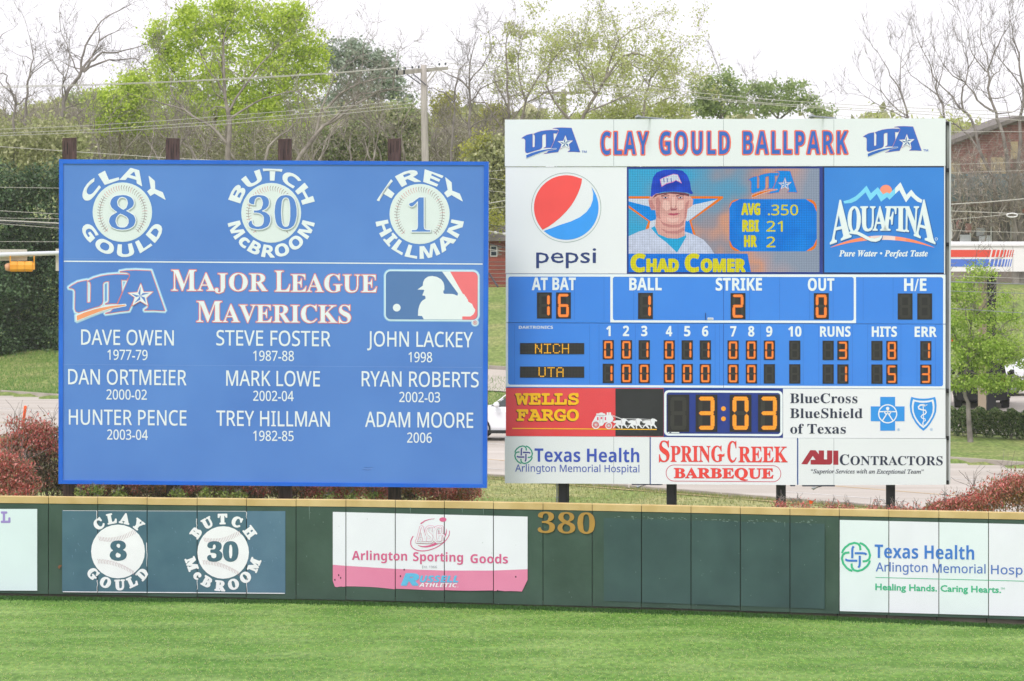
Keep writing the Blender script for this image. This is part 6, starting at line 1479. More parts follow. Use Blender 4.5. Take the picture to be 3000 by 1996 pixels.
l_.new(rp.outputs[0], em.inputs['Color']); em.inputs['Strength'].default_value = 1.05 / EXPO
l_.new(em.outputs[0], oo.inputs['Surface'])
G = lambda n, c, **k: glow('screen_' + n, c, **k)
v1 = lambda P: [(1830 + x / 4.9, 480 + y / 4.9) for x, y in P]
v2 = lambda P: [(2120 + x / 4.9, 480 + y / 4.9) for x, y in P]
a = Art(SB)
a.poly([(1841.5, 495.5), (2400.5, 494), (2400.5, 797.5), (1841.5, 797)], M_vbg, 0.004)
a.make('picture_backdrop', vid)
a = Art(SB)
so_, sw_, sbk = G('orange', (246, 130, 34)), G('white', (214, 226, 238)), G('sky', (26, 148, 236))
a.poly(v1([(57, 467), (1412, 467), (1415, 495), (955, 820), (1020, 1025), (300, 940), (340, 830), (57, 635)]), so_, 0.0055)
a.poly(v1([(57, 500), (1345, 500), (928, 815), (985, 1020), (350, 930), (368, 826), (57, 597)]), sbk, 0.0065)
a.poly(v1([(57, 505), (700, 505), (450, 640), (57, 540)]), sw_, 0.0075)
a.poly(v1([(1330, 512), (900, 830), (860, 800), (880, 620), (985, 590)]), sw_, 0.0075)
a.poly(v1([(350, 930), (368, 826), (450, 800), (450, 930)]), sw_, 0.0075)
a.make('picture_star', vid)
a = Art(SB)
skin, skd = G('skin', (232, 178, 166), var=0.1, scale=3), G('skin_shade', (206, 144, 138), var=0.1)
a.poly(v1([(57, 1040), (200, 975), (330, 935), (420, 900), (700, 1080), (870, 975), (1000, 1020), (1130, 1090), (1230, 1200), (1285, 1292), (57, 1292)]), G('jersey', (206, 216, 236), var=0.08, scale=8), 0.0085)
a.poly(v1([(380, 925), (430, 895), (500, 1010), (700, 1080), (870, 1010), (885, 1050), (752, 1278), (600, 1130), (480, 1040)]), G('collar', (40, 176, 226)), 0.0095)
a.poly(v1([(340, 520), (370, 470), (440, 432), (700, 405), (900, 425), (985, 520), (975, 600), (905, 650), (893, 750), (872, 850), (862, 950), (862, 1035), (760, 1075), (620, 1068), (480, 1010), (440, 900), (452, 760), (440, 665), (385, 665), (352, 600)]), skin, 0.0105)
a.poly(v1([(345, 530), (390, 520), (440, 640), (385, 662), (355, 600)]), skd, 0.0112)
a.poly(v1([(500, 800), (560, 850), (680, 880), (780, 870), (860, 800), (845, 880), (780, 915), (640, 915), (550, 880)]), skd, 0.0112)
a.poly(v1([(640, 600), (690, 640), (700, 560), (740, 610), (720, 660), (660, 660)]), skd, 0.0112)
a.poly(v1([(440, 440), (560, 415), (700, 405), (860, 415), (930, 440), (925, 470), (800, 440), (640, 430), (480, 450), (400, 500)]), G('hair', (120, 70, 84)), 0.0115)
lit_, brow = G('skin_light', (244, 200, 186)), G('brow', (104, 66, 76))
for P_, m_ in (([(452, 640), (445, 520), (480, 470), (520, 560), (500, 700), (520, 800), (452, 760)], skd), ([(880, 560), (930, 520), (900, 650), (880, 780), (855, 800), (860, 680)], skd),
               ([(560, 520), (640, 540), (660, 640), (600, 680), (540, 620)], lit_), ([(760, 530), (850, 520), (850, 640), (790, 670), (745, 610)], lit_),
               ([(680, 480), (725, 480), (730, 590), (712, 640), (682, 630)], lit_), ([(600, 770), (700, 790), (790, 765), (760, 830), (690, 846), (620, 825)], lit_),
               ([(650, 640), (700, 655), (756, 636), (740, 668), (668, 672)], G('nostril', (168, 96, 100))),
               ([(520, 930), (620, 965), (760, 960), (850, 910), (858, 960), (760, 1010), (600, 1000)], skd)):
    a.poly(v1(P_), m_, 0.0115)
for ex in (585, 800):
    a.poly(v1([(ex - 62, 458), (ex, 438), (ex + 55, 448), (ex + 56, 460), (ex, 452), (ex - 60, 472)]), brow, 0.0121)
    a.poly(v1([(ex - 52, 470), (ex, 458), (ex + 48, 468), (ex + 44, 512), (ex - 40, 514)]), skd, 0.0118)
    a.poly(v1([(ex - 34, 486), (ex, 472), (ex + 34, 486), (ex, 500)]), sw_, 0.0125)
    a.poly(v1(circ(ex, 486, 13, 13, n=10)), G('eye', (50, 40, 66)), 0.0131)
a.poly(v1([(612, 722), (660, 708), (705, 714), (750, 706), (796, 718), (750, 738), (700, 744), (650, 738)]), G('lip', (206, 96, 116)), 0.0121)
a.line(v1([(612, 722), (700, 724), (796, 718)]), 0.6, brow, 0.0127)
a.make('picture_portrait', vid)
a = Art(SB)
a.poly(v1([(375, 470), (385, 320), (405, 200), (460, 125), (560, 88), (700, 80), (830, 100), (900, 165), (940, 270), (955, 380), (985, 425), (960, 440), (900, 415), (700, 398), (560, 405), (450, 430), (390, 475)]), G('cap', (40, 84, 214), rgb2=(30, 64, 178), scale=3), 0.0135)
a.poly(v1([(505, 225), (560, 195), (700, 145), (765, 155), (822, 285), (780, 262), (735, 240), (700, 265), (600, 290), (530, 332)]), G('pink', (232, 140, 190)), 0.0142)
a.poly(v1([(515, 225), (570, 200), (700, 152), (758, 160), (808, 268), (735, 232), (690, 255), (600, 280), (536, 318)]), G('white', 0), 0.0149)
for x0 in (560, 610, 665): a.line(v1([(x0, 205), (x0 + 6, 268)]), 1.0, G('cap', 0), 0.0155)
a.make('picture_cap', vid)
a = Art(SB)
a.poly([(1841.5, 743.6), (2190, 743.6), (2200, 797.2), (1841.5, 797)], G('banner', (28, 126, 232)), 0.0088)
yel = G('yellow', (216, 214, 40), rgb2=(236, 226, 30), scale=30)
for (t, xa, xb, b, ch) in (('C', 1849, 1889, 795, 49), ('HAD', 1896, 1987, 795, 34.5), ('C', 2008, 2047, 795, 49), ('OMER', 2055, 2182, 795, 34.5)):
    a.text(t, 'B', xa, xb, b, ch, yel, 0.0125, bold=2.6)
a.make('picture_caption', vid)
a = Art(SB)
a.poly(v2(rrect(82, 512, 1335, 1252, 110)), G('orange', 0), 0.0055)
a.poly(v2([(82, 640), (120, 560), (230, 508), (1180, 508), (1290, 580), (1335, 690), (1335, 1080), (1290, 1180), (1180, 1258), (240, 1258), (130, 1190), (82, 1090)]), G('panel', (24, 144, 240), rgb2=(20, 126, 226), scale=2), 0.0068)
for (t, xa, xb, b) in (('AVG', 2173, 2226, 629), ('RBI', 2176, 2222, 678), ('HR', 2181, 2216, 723)):
    a.text(t, 'B', xa, xb, b, 32, yel, 0.0105, bold=1.5)
for (t, xa, xb, b) in (('.350', 2250, 2338, 630.5), ('21', 2246, 2293, 678.5), ('2', 2246, 2271, 724.5)):
    a.text(t, 'A', xa, xb, b, 30, yel, 0.009, bold=0.5)
a.make('picture_statistics', vid)
a = Art(SB)
club_mark(a, 2191.5, 500.5, 0.0703, 0.0735, G('sky', 0), G('brick', (200, 70, 60)), G('white', 0), G('sky', 0), G('orange', 0), 0.0055, 0.7)
a.make('picture_emblem', vid)
# fine LED grid of the screen: dark louvres between the pixel columns
a = Art(SB)
M_lou = mat('screen_louvre', (20, 30, 52), 0.7)
for k in range(112):
    x = 1842.5 + k * 5.0
    a.raw([(x, 495), (x + 0.4, 495), (x + 0.4, 797.2), (x, 797.2)], [(0, 1, 2, 3)], M_lou, 0.0215)
for k in range(60):
    y = 497 + k * 5.0
    a.raw([(1841.5, y), (2400.5, y), (2400.5, y + 0.35), (1841.5, y + 0.35)], [(0, 1, 2, 3)], M_lou, 0.0222)
o = a.make('pixel_grid', vid); o['kind'] = 'stuff'

# count and inning panels: white rules, labels, digits
a = Art(SB)
SL = 0.0012
a.poly([(1482, 803.2), (2770, 804.8), (2770, 812.5), (1482, 810.6)], M_lbl, 0.003)
a.poly([(1482, 810.6), (1489, 810.6), (1489, 945), (1482, 945)], M_lbl, 0.003)
a.poly([(2763, 812.3), (2770, 812.5), (2770, 949), (2763, 949)], M_lbl, 0.003)
a.poly([(1788, 811), (1795.5, 811), (1795.5, 939), (1788, 945)], M_lbl, 0.003)
a.poly([(2501.3, 812), (2508, 812), (2508, 947), (2501.3, 940)], M_lbl, 0.003)
a.poly([(1788, 945), (1795.5, 938.6), (2501.3, 940), (2508, 947)], M_lbl, 0.0034)
for (cx_0, cy_0, sx_, sy_) in ((1489, 810.8, 1, 1), (1795.5, 811, 1, 1), (2501.3, 812, -1, 1), (1795.5, 938.8, 1, -1), (2501.3, 940, -1, -1), (2763, 812.3, -1, 1)):
    r = 7
    P = [(cx_0, cy_0)] + [(cx_0 + sx_ * r * (1 - math.sin(t)), cy_0 + sy_ * r * (1 - math.cos(t))) for t in np.linspace(0, math.pi / 2, 6)]
    a.poly(P, M_lbl, 0.0038)
for x in (1683.4, 1769.5, 1856.6, 2196, 2284, 2371.6, 2440.8, 2528.8, 2616.5): a.line([(x, 813), (x, 938)], 0.35, M_seamb, 0.0025)
a.line([(2119.7, 812), (2119.7, 939)], 0.5, M_navy, 0.0025)
a.make('panel_rule', cnt)
a = Art(SB)
for (t, xa, xb, b) in (('AT BAT', 1558.5, 1686.5, 850), ('BALL', 1844, 1938, 850.7), ('STRIKE', 2097, 2232, 851.3), ('OUT', 2367, 2444, 852), ('H/E', 2649, 2713.8, 852.6)):
    a.text(t, 'B', xa, xb, b, 36, M_lbl, 0.0045, bold=0.5)
a.make('lettering', cnt)
a = Art(SB)
a.poly([(1482, 1127.5), (2770, 1132.5), (2770, 1139.4), (1482, 1133.4)], M_lbl, 0.003)
a.poly([(1482, 947), (1488.5, 947), (1488.5, 1127.6), (1482, 1127.6)], M_lbl, 0.0034)
a.poly([(2763, 951), (2770, 951), (2770, 1133), (2763, 1133)], M_lbl, 0.0034)
for (cx_0, cy_0, sx_, sy_) in ((1488.5, 1127.6, 1, -1), (2763, 1132.4, -1, -1)):
    r = 7
    a.poly([(cx_0, cy_0)] + [(cx_0 + sx_ * r * (1 - math.sin(t)), cy_0 + sy_ * r * (1 - math.cos(t))) for t in np.linspace(0, math.pi / 2, 6)], M_lbl, 0.0038)
for x in (1507, 1727.4, 1755, 1861.4, 1986.4, 2095, 2108, 2228, 2353.4, 2399, 2497.6, 2542, 2639.5, 2686.4, 2740.5): a.line([(x, 951), (x, 1127)], 0.35, M_seamb, 0.0025)
a.line([(2119.7, 949), (2119.7, 1137)], 0.5, M_navy, 0.0045)
a.make('panel_rule', inn)
a = Art(SB)
a.text('DAKTRONICS', 'B', 1520, 1620, 963.6, 8.6, M_lbl, 0.0045)
for (t, x, w) in (('1', 1782.6, 12), ('2', 1834, 17.5), ('3', 1887.5, 17.5), ('4', 1960, 18), ('5', 2013.5, 17.5), ('6', 2066, 17.5), ('7', 2148.3, 17), ('8', 2201, 17.5), ('9', 2253.6, 17.5), ('10', 2328.6, 38), ('RUNS', 2447.2, 89), ('HITS', 2591, 73), ('ERR', 2712, 64)):
    b = 984.7 + (x - 1782) * 0.0027
    a.text(t, 'B', x - w / 2, x + w / 2, b, 29.5, M_lbl, 0.0045, bold=0.5)
a.make('lettering', inn)
SEG = {'0': 'abcdef', '1': 'bc', '2': 'abged', '3': 'abgcd', '4': 'fgbc', '5': 'afgcd', '6': 'afgedc', '7': 'abc', '8': 'abcdefg', '9': 'abcfgd', ' ': ''}
M_dig = mat('digit_face_black', (40, 40, 40), 0.6, var=0.08)
M_segoff = mat('digit_segment_dark', (56, 56, 52), 0.5)
M_lamp = glow('digit_segment_lit', (250, 132, 58), 1.0, rgb2=(255, 156, 78), scale=60)
M_lampred = mat('digit_segment_rim', (150, 40, 20), 0.6)
M_lampc = glow('clock_segment_lit', (252, 158, 48), 1.0, rgb2=(255, 182, 76), scale=50)
def segment(c, x, y, w, h, t):
    mx, my = w * 0.13, h * 0.055
    x0, x1, y0, y1 = x + mx, x + w - mx, y + my, y + h - my
    ym = (y0 + y1) / 2
    g = t * 0.18
    def hz(yc, up):
        a_ = [(x0 + t * .55, yc - t / 2), (x1 - t * .55, yc - t / 2), (x1 - t * .1, yc), (x1 - t * .55, yc + t / 2), (x0 + t * .55, yc + t / 2), (x0 + t * .1, yc)]
        return a_
    def vt(xc, ya, yb): return [(xc, ya + g), (xc + t / 2, ya + g + t * .5), (xc + t / 2, yb - g - t * .5), (xc, yb - g), (xc - t / 2, yb - g - t * .5), (xc - t / 2, ya + g + t * .5)]
    return {'a': lambda: hz(y0 + t / 2, 1), 'g': lambda: hz(ym, 0), 'd': lambda: hz(y1 - t / 2, -1),
            'f': lambda: vt(x0 + t / 2, y0 + t * .3, ym), 'b': lambda: vt(x1 - t / 2, y0 + t * .3, ym),
            'e': lambda: vt(x0 + t / 2, ym, y1 - t * .3), 'c': lambda: vt(x1 - t / 2, ym, y1 - t * .3)}[c]()
def digit(x, y, w, h, d, parent, lamp=M_lamp, t=None):
    t = t or w * 0.18
    o = backed('digit_display', SB, [(x, y), (x + w, y), (x + w, y + h), (x, y + h)], 0.02, M_dig, sb, 0.012)
    for c in 'abcdefg':
        lit = c in SEG[d]
        A = Art(SB)
        P = segment(c, x, y, w, h, t)
        if lit:
            A.outline(P, 0.8, M_lampred, 0.0125)
            A.poly(P, lamp, 0.0155)
        else:
            A.poly(P, M_segoff, 0.0135)
        A.make('lit_segment' if lit else 'dark_segment', o)
for (x, y, d) in ((1573, 857, '1'), (1629, 857.2, '6'), (1869.3, 858.4, '1'), (2140.4, 859, '2'), (2384.4, 859.2, '0'), (2630, 860, ' '), (2687.3, 860, ' ')):
    digit(x, y, 43.3, 76.3, d, cnt)
XS = (1765.7, 1819, 1871, 1944.3, 1997, 2050, 2131.4, 2185, 2237.7, 2312, 2409.9, 2453, 2552.7, 2596.4, 2696)
for row, (y, s_) in enumerate(((996.8, '001011000  3 81'.replace('  3', '  3')), (1066, '10000000   1 53'))):
    if row == 0: s_ = '001011000' + ' ' + ' 3' + ' 8' + '1'
    else: s_ = '10000000' + ' ' + ' ' + ' 1' + ' 5' + '3'
    for x, d in zip(XS, s_):
        digit(x, y + (x - 1765) * 0.0028, 32.6, 56.4, d, inn, t=5.4)
FONT = {'N': ('10001', '11001', '11001', '10101', '10011', '10011', '10001'), 'I': ('11111', '00100', '00100', '00100', '00100', '00100', '11111'),
        'C': ('01110', '10001', '10000', '10000', '10000', '10001', '01110'), 'H': ('10001', '10001', '10001', '11111', '10001', '10001', '10001'),
        'U': ('10001', '10001', '10001', '10001', '10001', '10001', '01110'), 'T': ('11111', '00100', '00100', '00100', '00100', '00100', '00100'),
        'A': ('01110', '10001', '10001', '11111', '10001', '10001', '10001')}
M_dot = glow('matrix_dot_lit', (255, 190, 50), 1.0)
M_dotoff = mat('matrix_dot_dark', (74, 72, 66), 0.5)
for (word, y, x0) in (('NICH', 1005.4, 1567.0), ('UTA', 1074.2, 1577.5)):
    o = backed('name_display', SB, [(1523.3, y), (1711.5, y), (1711.5, y + 32.4), (1523.3, y + 32.4)], 0.02, M_dig, sb, 0.012)
    A = Art(SB); lit = set(); B = Art(SB)
    pitch = 4.35
    for k, ch in enumerate(word):
        for r_, bits in enumerate(FONT[ch]):
            for c_, bt in enumerate(bits):
                if bt == '1':
                    cxx, cyy = x0 + k * pitch * 6.05 + c_ * pitch + 2, y + 3.6 + r_ * 4.2
                    A.poly(circ(cxx, cyy, 2.0, n=8), M_dot, 0.0155)
                    lit.add((round((cxx - 1525) / pitch), r_))
    for c_ in range(43):
        for r_ in range(7):
            if (c_, r_) not in lit: B.raw([(1526 + c_ * pitch - .8, y + 2.8 + r_ * 4.2), (1526 + c_ * pitch + .8, y + 2.8 + r_ * 4.2), (1526 + c_ * pitch + .8, y + 4.4 + r_ * 4.2), (1526 + c_ * pitch - .8, y + 4.4 + r_ * 4.2)], [(0, 1, 2, 3)], M_dotoff, 0.0135)
    q1 = A.make('lit_dot', o); q1['kind'] = 'stuff'
    q2 = B.make('dark_dot', o); q2['kind'] = 'stuff'
# sticker and stub of an aerial on the count panel
mb = MB(); A = SB.p(2067, 938, 0.03); B = SB.p(2067, 917, 0.03); mb.tube([A, B], 0.008, 5); mb.build('aerial', M_navyd, sb)
a = Art(SB); a.poly(quad(2073, 931, 2090, 937.5), M_sw, 0.005); a.poly(quad(2074.5, 934, 2088, 936), M_seamd, 0.0065); a.make('maker_plate', cnt)

# bank panel
a = Art(SB)
a.poly([(1803, 1139), (1943.5, 1139.3), (1943.5, 1278.5), (1803, 1277.8)], M_blackp, 0.003)
a.make('black_field', wel)
a = Art(SB)
M_ye = mat('print_yellow', (252, 196, 28), 0.5, var=0.02); M_bk = mat('print_black', (44, 24, 26), 0.5)
for (t, xa, xb, b, ch) in (('WELLS', 1511, 1694.5, 1184.6, 30.5), ('FARGO', 1515, 1694, 1231.8, 30.5)):
    a.text(t, 'M', xa, xb, b, ch, M_ye, 0.0115, bold=1.8, sh=(-2.0, 1.6, M_bk))
a.line([(1501, 1255.6), (1924, 1258.6)], 1.3, M_ye, 0.006)
a.make('lettering', wel)
a = Art(SB)
h_ = lambda P: [(1700 + x / 9.065, 1140 + y / 9.065) for x, y in P]
M_coach = mat('print_coach_white', (232, 236, 240), 0.5); M_cpink = mat('print_coach_pink', (226, 80, 110), 0.5); M_cg = mat('print_coach_grey', (150, 130, 140), 0.5)
a.poly(h_([(305, 900), (350, 830), (385, 760), (430, 690), (425, 650), (490, 648), (530, 628), (580, 625), (620, 645), (660, 655), (665, 685), (700, 690), (705, 620), (750, 620), (755, 690), (765, 690), (765, 620), (812, 622), (820, 690), (850, 720), (885, 790), (850, 860), (790, 900), (700, 880), (640, 900), (600, 965), (540, 990), (510, 930), (480, 880), (400, 860), (330, 890)]), M_coach, 0.0065)
for (x0, x1, y0, y1) in ((445, 485, 745, 830), (540, 585, 745, 800), (650, 685, 745, 830)): a.poly(h_(quad(x0, y0, x1, y1)), M_cpink, 0.0075)
for P in ([(430, 700), (690, 700)], [(522, 700), (522, 900)], [(604, 700), (604, 900)]): a.line(h_(P), 0.5, M_cg, 0.0082)
for (cx_0, cy_0, r) in ((415, 952, 98), (757, 975, 80)):
    a.line(h_(circ(cx_0, cy_0, r, n=24)), 1.2, M_coach, 0.009, close=True)
    for k in range(12):
        t = math.pi * 2 * k / 12
        a.line(h_([(cx_0, cy_0), (cx_0 + r * math.cos(t), cy_0 + r * math.sin(t))]), 0.4, M_coach, 0.0083)
HORSE = [(850, 865), (960, 830), (1070, 832), (1095, 795), (1140, 775), (1200, 788), (1262, 832), (1255, 855), (1205, 850), (1190, 925), (1258, 1030), (1230, 1038), (1160, 965), (1112, 985), (1122, 1052), (1088, 1052), (1082, 965), (1000, 950), (1062, 1040), (1030, 1048), (945, 972), (905, 1020), (865, 1052), (882, 1000), (935, 940), (955, 905), (905, 905)]
for k, dx in enumerate((0, 390, 780)):
    a.poly(h_([(x + dx, y + k * 3) for x, y in HORSE]), M_coach, 0.0068)
    a.line(h_([(1090 + dx, 800), (1088 + dx, 850), (1110 + dx, 925)]), 0.5, M_cg, 0.0078)
for P in ([(850, 720), (1100, 800)], [(840, 690), (1100, 790), (1500, 790), (1880, 810)], [(1270, 835), (1500, 812)], [(1660, 840), (1880, 825)], [(1000, 960), (1400, 965), (1800, 965)]):
    a.line(h_(P), 0.5, M_coach, 0.0058)
a.make('stagecoach_print', wel)

# clock
a = Art(SB)
oc, ic = rrect(1945.5, 1143.6, 2293, 1276.8, 13, 0.005), rrect(1952.5, 1150, 2286, 1270.6, 8, 0.005)
a.poly(oc, M_lbl, 0.003, holes=(ic,))
a.make('panel_rule', clk)
for (x, d) in ((1955.5, ' '), (2038, '3'), (2137.8, '0'), (2220.8, '3')):
    digit(x, 1156.4, 63.6, 109, d, clk, lamp=M_lampc, t=11.5)
for y in (1197.7, 1227.4):
    A = Art(SB); A.poly(circ(2119.6, y, 7, n=18), M_lampc, 0.006); A.make('colon_lamp', clk)
a = Art(SB); a.poly(quad(1956, 1266, 1990, 1269.4), M_lbl, 0.006); a.poly(quad(1961, 1266.6, 1967, 1269), M_navyd, 0.0075); a.make('maker_plate', clk)

# insurer panel
a = Art(SB)
M_ink = mat('print_ink', (42, 50, 72), 0.5)
a.text('BlueCross', 'S', 2314.5, 2512, 1181.2, 28, M_ink, 0.0045, sl=0.001)
a.text('BlueShield', 'S', 2314.5, 2527, 1225, 28, M_ink, 0.0045, sl=0.001)
a.text('of Texas', 'S', 2315, 2478, 1270.6, 28, M_ink, 0.0045, sl=0.001)
a.make('lettering', bcs)
M_bb = mat('print_azure', (50, 150, 232), 0.5, var=0.02)
a = Art(SB)
x, y, L, w = 2600.6, 1212.7, 49.5, 21.8
a.poly([(x - w, y - L), (x + w, y - L), (x + w, y - w), (x + L, y - w), (x + L, y + w), (x + w, y + w), (x + w, y + L), (x - w, y + L), (x - w, y + w), (x - L, y + w), (x - L, y - w), (x - w, y - w)], M_bb, 0.0045)
a.poly(circ(x, y, 28), M_bb, 0.0055)
a.line(circ(x, y, 26.4, n=32), 1.7, M_sw, 0.0065, close=True)
a.poly(circ(x, y - 15.5, 5), M_sw, 0.0065)
for P in ([(x - 25, y - 6), (x, y - 7), (x + 25, y - 6)], [(x, y - 10), (x, y)], [(x - 1, y - 2), (x - 16, y + 21)], [(x + 1, y - 2), (x + 16, y + 21)], [(x - 11, y - 8), (x - 5, y + 2)], [(x + 11, y - 8), (x + 5, y + 2)]):
    a.line(P, 1.7, M_sw, 0.0072)
a.make('emblem', bcs)
a = Art(SB)
sh_ = lambda P: [(2650 + x / 3.92, 1100 + y / 3.92) for x, y in P]
SHD = [(78, 247), (115, 258), (165, 266), (215, 268), (265, 266), (315, 258), (350, 247), (362, 290), (368, 345), (362, 420), (340, 480), (300, 548), (260, 600), (217, 637), (170, 600), (125, 545), (88, 480), (66, 415), (60, 345), (66, 290)]
sc = lambda f_, P, dy=0: [(214 + (x - 214) * f_, 420 + dy + (y - 420) * f_) for x, y in P]
a.poly(sh_(SHD), M_bb, 0.0045); a.poly(sh_(sc(0.85, SHD, 2)), M_sw, 0.0055); a.poly(sh_(sc(0.72, SHD, 4)), M_bb, 0.0065)
a.line(sh_([(214, 340), (216, 420), (219, 500), (214, 572)]), 1.3, M_sw, 0.0075, w1=0.8)
SN = [(240, 352), (222, 338), (180, 342), (160, 362), (165, 385), (200, 395), (240, 402), (250, 425), (235, 445), (205, 455), (190, 475), (205, 495), (235, 500), (240, 518), (215, 532), (205, 550), (214, 575)]
a.line(sh_(SN), 2.6, M_sw, 0.0085, w1=1.0)
a.line(sh_([(214, 332), (240, 346), (262, 338)]), 1.2, M_sw, 0.0085)
a.make('emblem', bcs)
M_reg = mat('print_faint_blue', (140, 186, 226), 0.5)
a = Art(SB)
for (x, y) in ((2632.6, 1259), (2728.6, 1258.8)): a.line(circ(x, y, 3.6, n=12), 0.4, M_reg, 0.0045, close=True); a.text('R', 'B', x - 1.6, x + 1.8, y + 2, 4, M_reg, 0.0045)
a.make('registered_mark', bcs)

# bottom row
a = Art(SB)
M_bh = mat('print_hospital_blue', (58, 86, 184), 0.5, var=0.02); M_bh2 = mat('print_hospital_blue_soft', (82, 104, 184), 0.5, var=0.02)
knot(a, 1534, 1332.6, 25.5, mat('print_hospital_green', (44, 158, 132)), mat('print_hospital_indigo', (52, 60, 150)), 0.0115, 1.9)
a.make('emblem', bo1)
a = Art(SB)
a.text('Texas Health', 'B', 1566, 1873, 1353, 39, M_bh, 0.0145, sl=0.005)
a.text('Arlington Memorial Hospital', 'A', 1509.5, 1873, 1381.8, 20.5, M_bh2, 0.0145, sl=0.006, bold=0.25)
a.make('lettering', bo1)
a = Art(SB)
M_rs = mat('print_barbecue_red', (236, 72, 64), 0.5); M_rp = mat('print_barbecue_rim', (206, 56, 92), 0.5)
for (t, xa, xb, b, ch) in (('S', 1931, 1961, 1353, 60), ('PRING', 1965, 2118, 1353, 45.5), ('C', 2131, 2157.5, 1354, 60), ('REEK', 2164, 2307, 1354.4, 45)):
    a.text(t, 'S', xa, xb, b, ch, M_rs, 0.0165, out=(0.6, M_rp))
a.poly([(2103, 1333), (2110, 1330), (2118, 1332), (2123, 1328), (2122, 1336), (2116, 1339), (2108, 1336)], M_rs, 0.0195)
a.text('BARBEQUE', 'S', 1975, 2265, 1400.4, 28, M_rs, 0.0165, sl=0.004, bold=0.6, out=(0.5, M_rp))
a.line(rrect(1951.5, 1362.4, 2287.5, 1409.6, 23, 0.007, n=8), 0.9, M_rp, 0.0135, close=True)
a.make('lettering', bo2)
z3 = lambda P: [(2330 + x / 5.238, 1270 + y / 5.238) for x, y in P]
a = Art(SB)
M_mar = mat('print_maroon', (164, 44, 58), 0.5)
a.poly(z3([(90, 472), (230, 258), (310, 258), (360, 320), (360, 262), (440, 262), (440, 400), (487, 400), (487, 262), (568, 262), (568, 440), (560, 462), (535, 480), (235, 478), (235, 408), (310, 405), (268, 345), (185, 475)]), M_mar, 0.0135)
a.poly(z3([(582, 265), (660, 265), (660, 482), (582, 482)]), M_mar, 0.0135)
a.make('emblem', bo3)
a = Art(SB)
a.text('C', 'S', 2460, 2488, 1362.6, 30.5, M_ink, 0.0145)
a.text('ONTRACTORS', 'S', 2491.5, 2762, 1362.6, 26, M_ink, 0.0145, sl=0.003)
a.text('\u201cSuperior Services with an Exceptional Team\u201d', 'I', 2376, 2706, 1387, 12, M_ink, 0.0145, sl=0.003, bold=0.25)
a.make('lettering', bo3)

# right side channel, brackets, posts, lamps above and below
def solid(name, px0, py0, px1, py1, Y, th, m, parent):
    A, B = at(px0, py0, Y), at(px1, py1, Y)
    mb = MB(); mb.box(A[0], B[0], Y, Y + th, B[2], A[2]); return mb.build(name, m, parent)
DR = SB.p(2772, 1000, 0)[1]
M_side2 = mat('cabinet_side_grey', (176, 178, 176), 0.5, rgb2=(120, 122, 122), scale=1.2, stretch=(1, 1, 0.3))
solid('side_channel', 2773.2, 356, 2781.5, 1419, DR + 0.12, 0.25, M_side2, sb)
solid('side_flange', 2781.7, 356, 2784.2, 1419, DR + 0.08, 0.3, mat('aluminium', (206, 210, 212), 0.4, metal=0.4), sb)
for (y0, y1) in ((357, 368), (493, 505), (711, 722), (1139, 1152), (1278, 1290), (1408, 1420)):
    solid('side_bracket', 2773, y0, 2780, y1, DR + 0.06, 0.05, M_black, sb)
for (x0, x1, y0) in ((1635.5, 1668, 1412), (1952.8, 1983.7, 1414), (2274, 2304, 1416), (2596.6, 2625, 1416)):
    Yp = SB.p(x0, 1400, 0)[1] + 0.16
    A, B = at(x0, y0 - 60, Yp), at(x1, y0 - 60, Yp)
    g = gz(A[0], Yp) - 0.3
    mb = MB()
    wf = (B[0] - A[0]) * 0.82
    mb.box(A[0], A[0] + wf, Yp, Yp + 0.03, g, A[2], 0)
    mb.box(A[0] + wf * 0.45, A[0] + wf * 0.55, Yp + 0.03, Yp + 0.27, g, A[2], 0)
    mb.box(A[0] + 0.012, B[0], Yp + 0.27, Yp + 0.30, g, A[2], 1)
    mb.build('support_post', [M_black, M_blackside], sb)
Yp = SB.p(1631, 1400, 0)[1] + 0.2
A = at(1632, 1410, Yp); mb = MB(); mb.tube([A, (A[0], A[1], gz(A[0], A[1]))], 0.018, 6)
for k in range(5): mb.box(A[0] - 0.03, A[0] + 0.03, A[1] - 0.03, A[1] + 0.03, A[2] - 0.1 - k * 0.3, A[2] - 0.07 - k * 0.3)
mb.build('cable_conduit', M_steel, sb)
for (x0, x1, y) in ((1868, 1943, 346), (2376, 2449, 344)):
    L = MB(); Yq = SB.p(x0, 350, 0)[1]
    P = [at(x0, y, Yq - 0.5), at(x0 + 12, y - 2, Yq - 0.4), at(x0 + 40, y, Yq), at(x1, y + 3, Yq + 0.3)]
    L.tube(P, 0.022, 6); L.build('lamp_arm', M_steel, sb)
    L = MB(); c = at(x0 + 2, y - 1, Yq - 0.5)
    L.tube([(c[0] - 0.07, c[1], c[2]), (c[0], c[1], c[2] + 0.02), (c[0] + 0.07, c[1], c[2])], [0.03, 0.055, 0.035], 8); L.build('flood_lamp', M_steel, sb)
    A, B = at(x0 + 48, y + 1, Yq + 0.3), at(x1, y + 5.5, Yq + 0.3)
    L = MB(); L.box(A[0], B[0], A[1], A[1] + 0.1, B[2], A[2]); L.build('lamp_housing', M_black, sb)
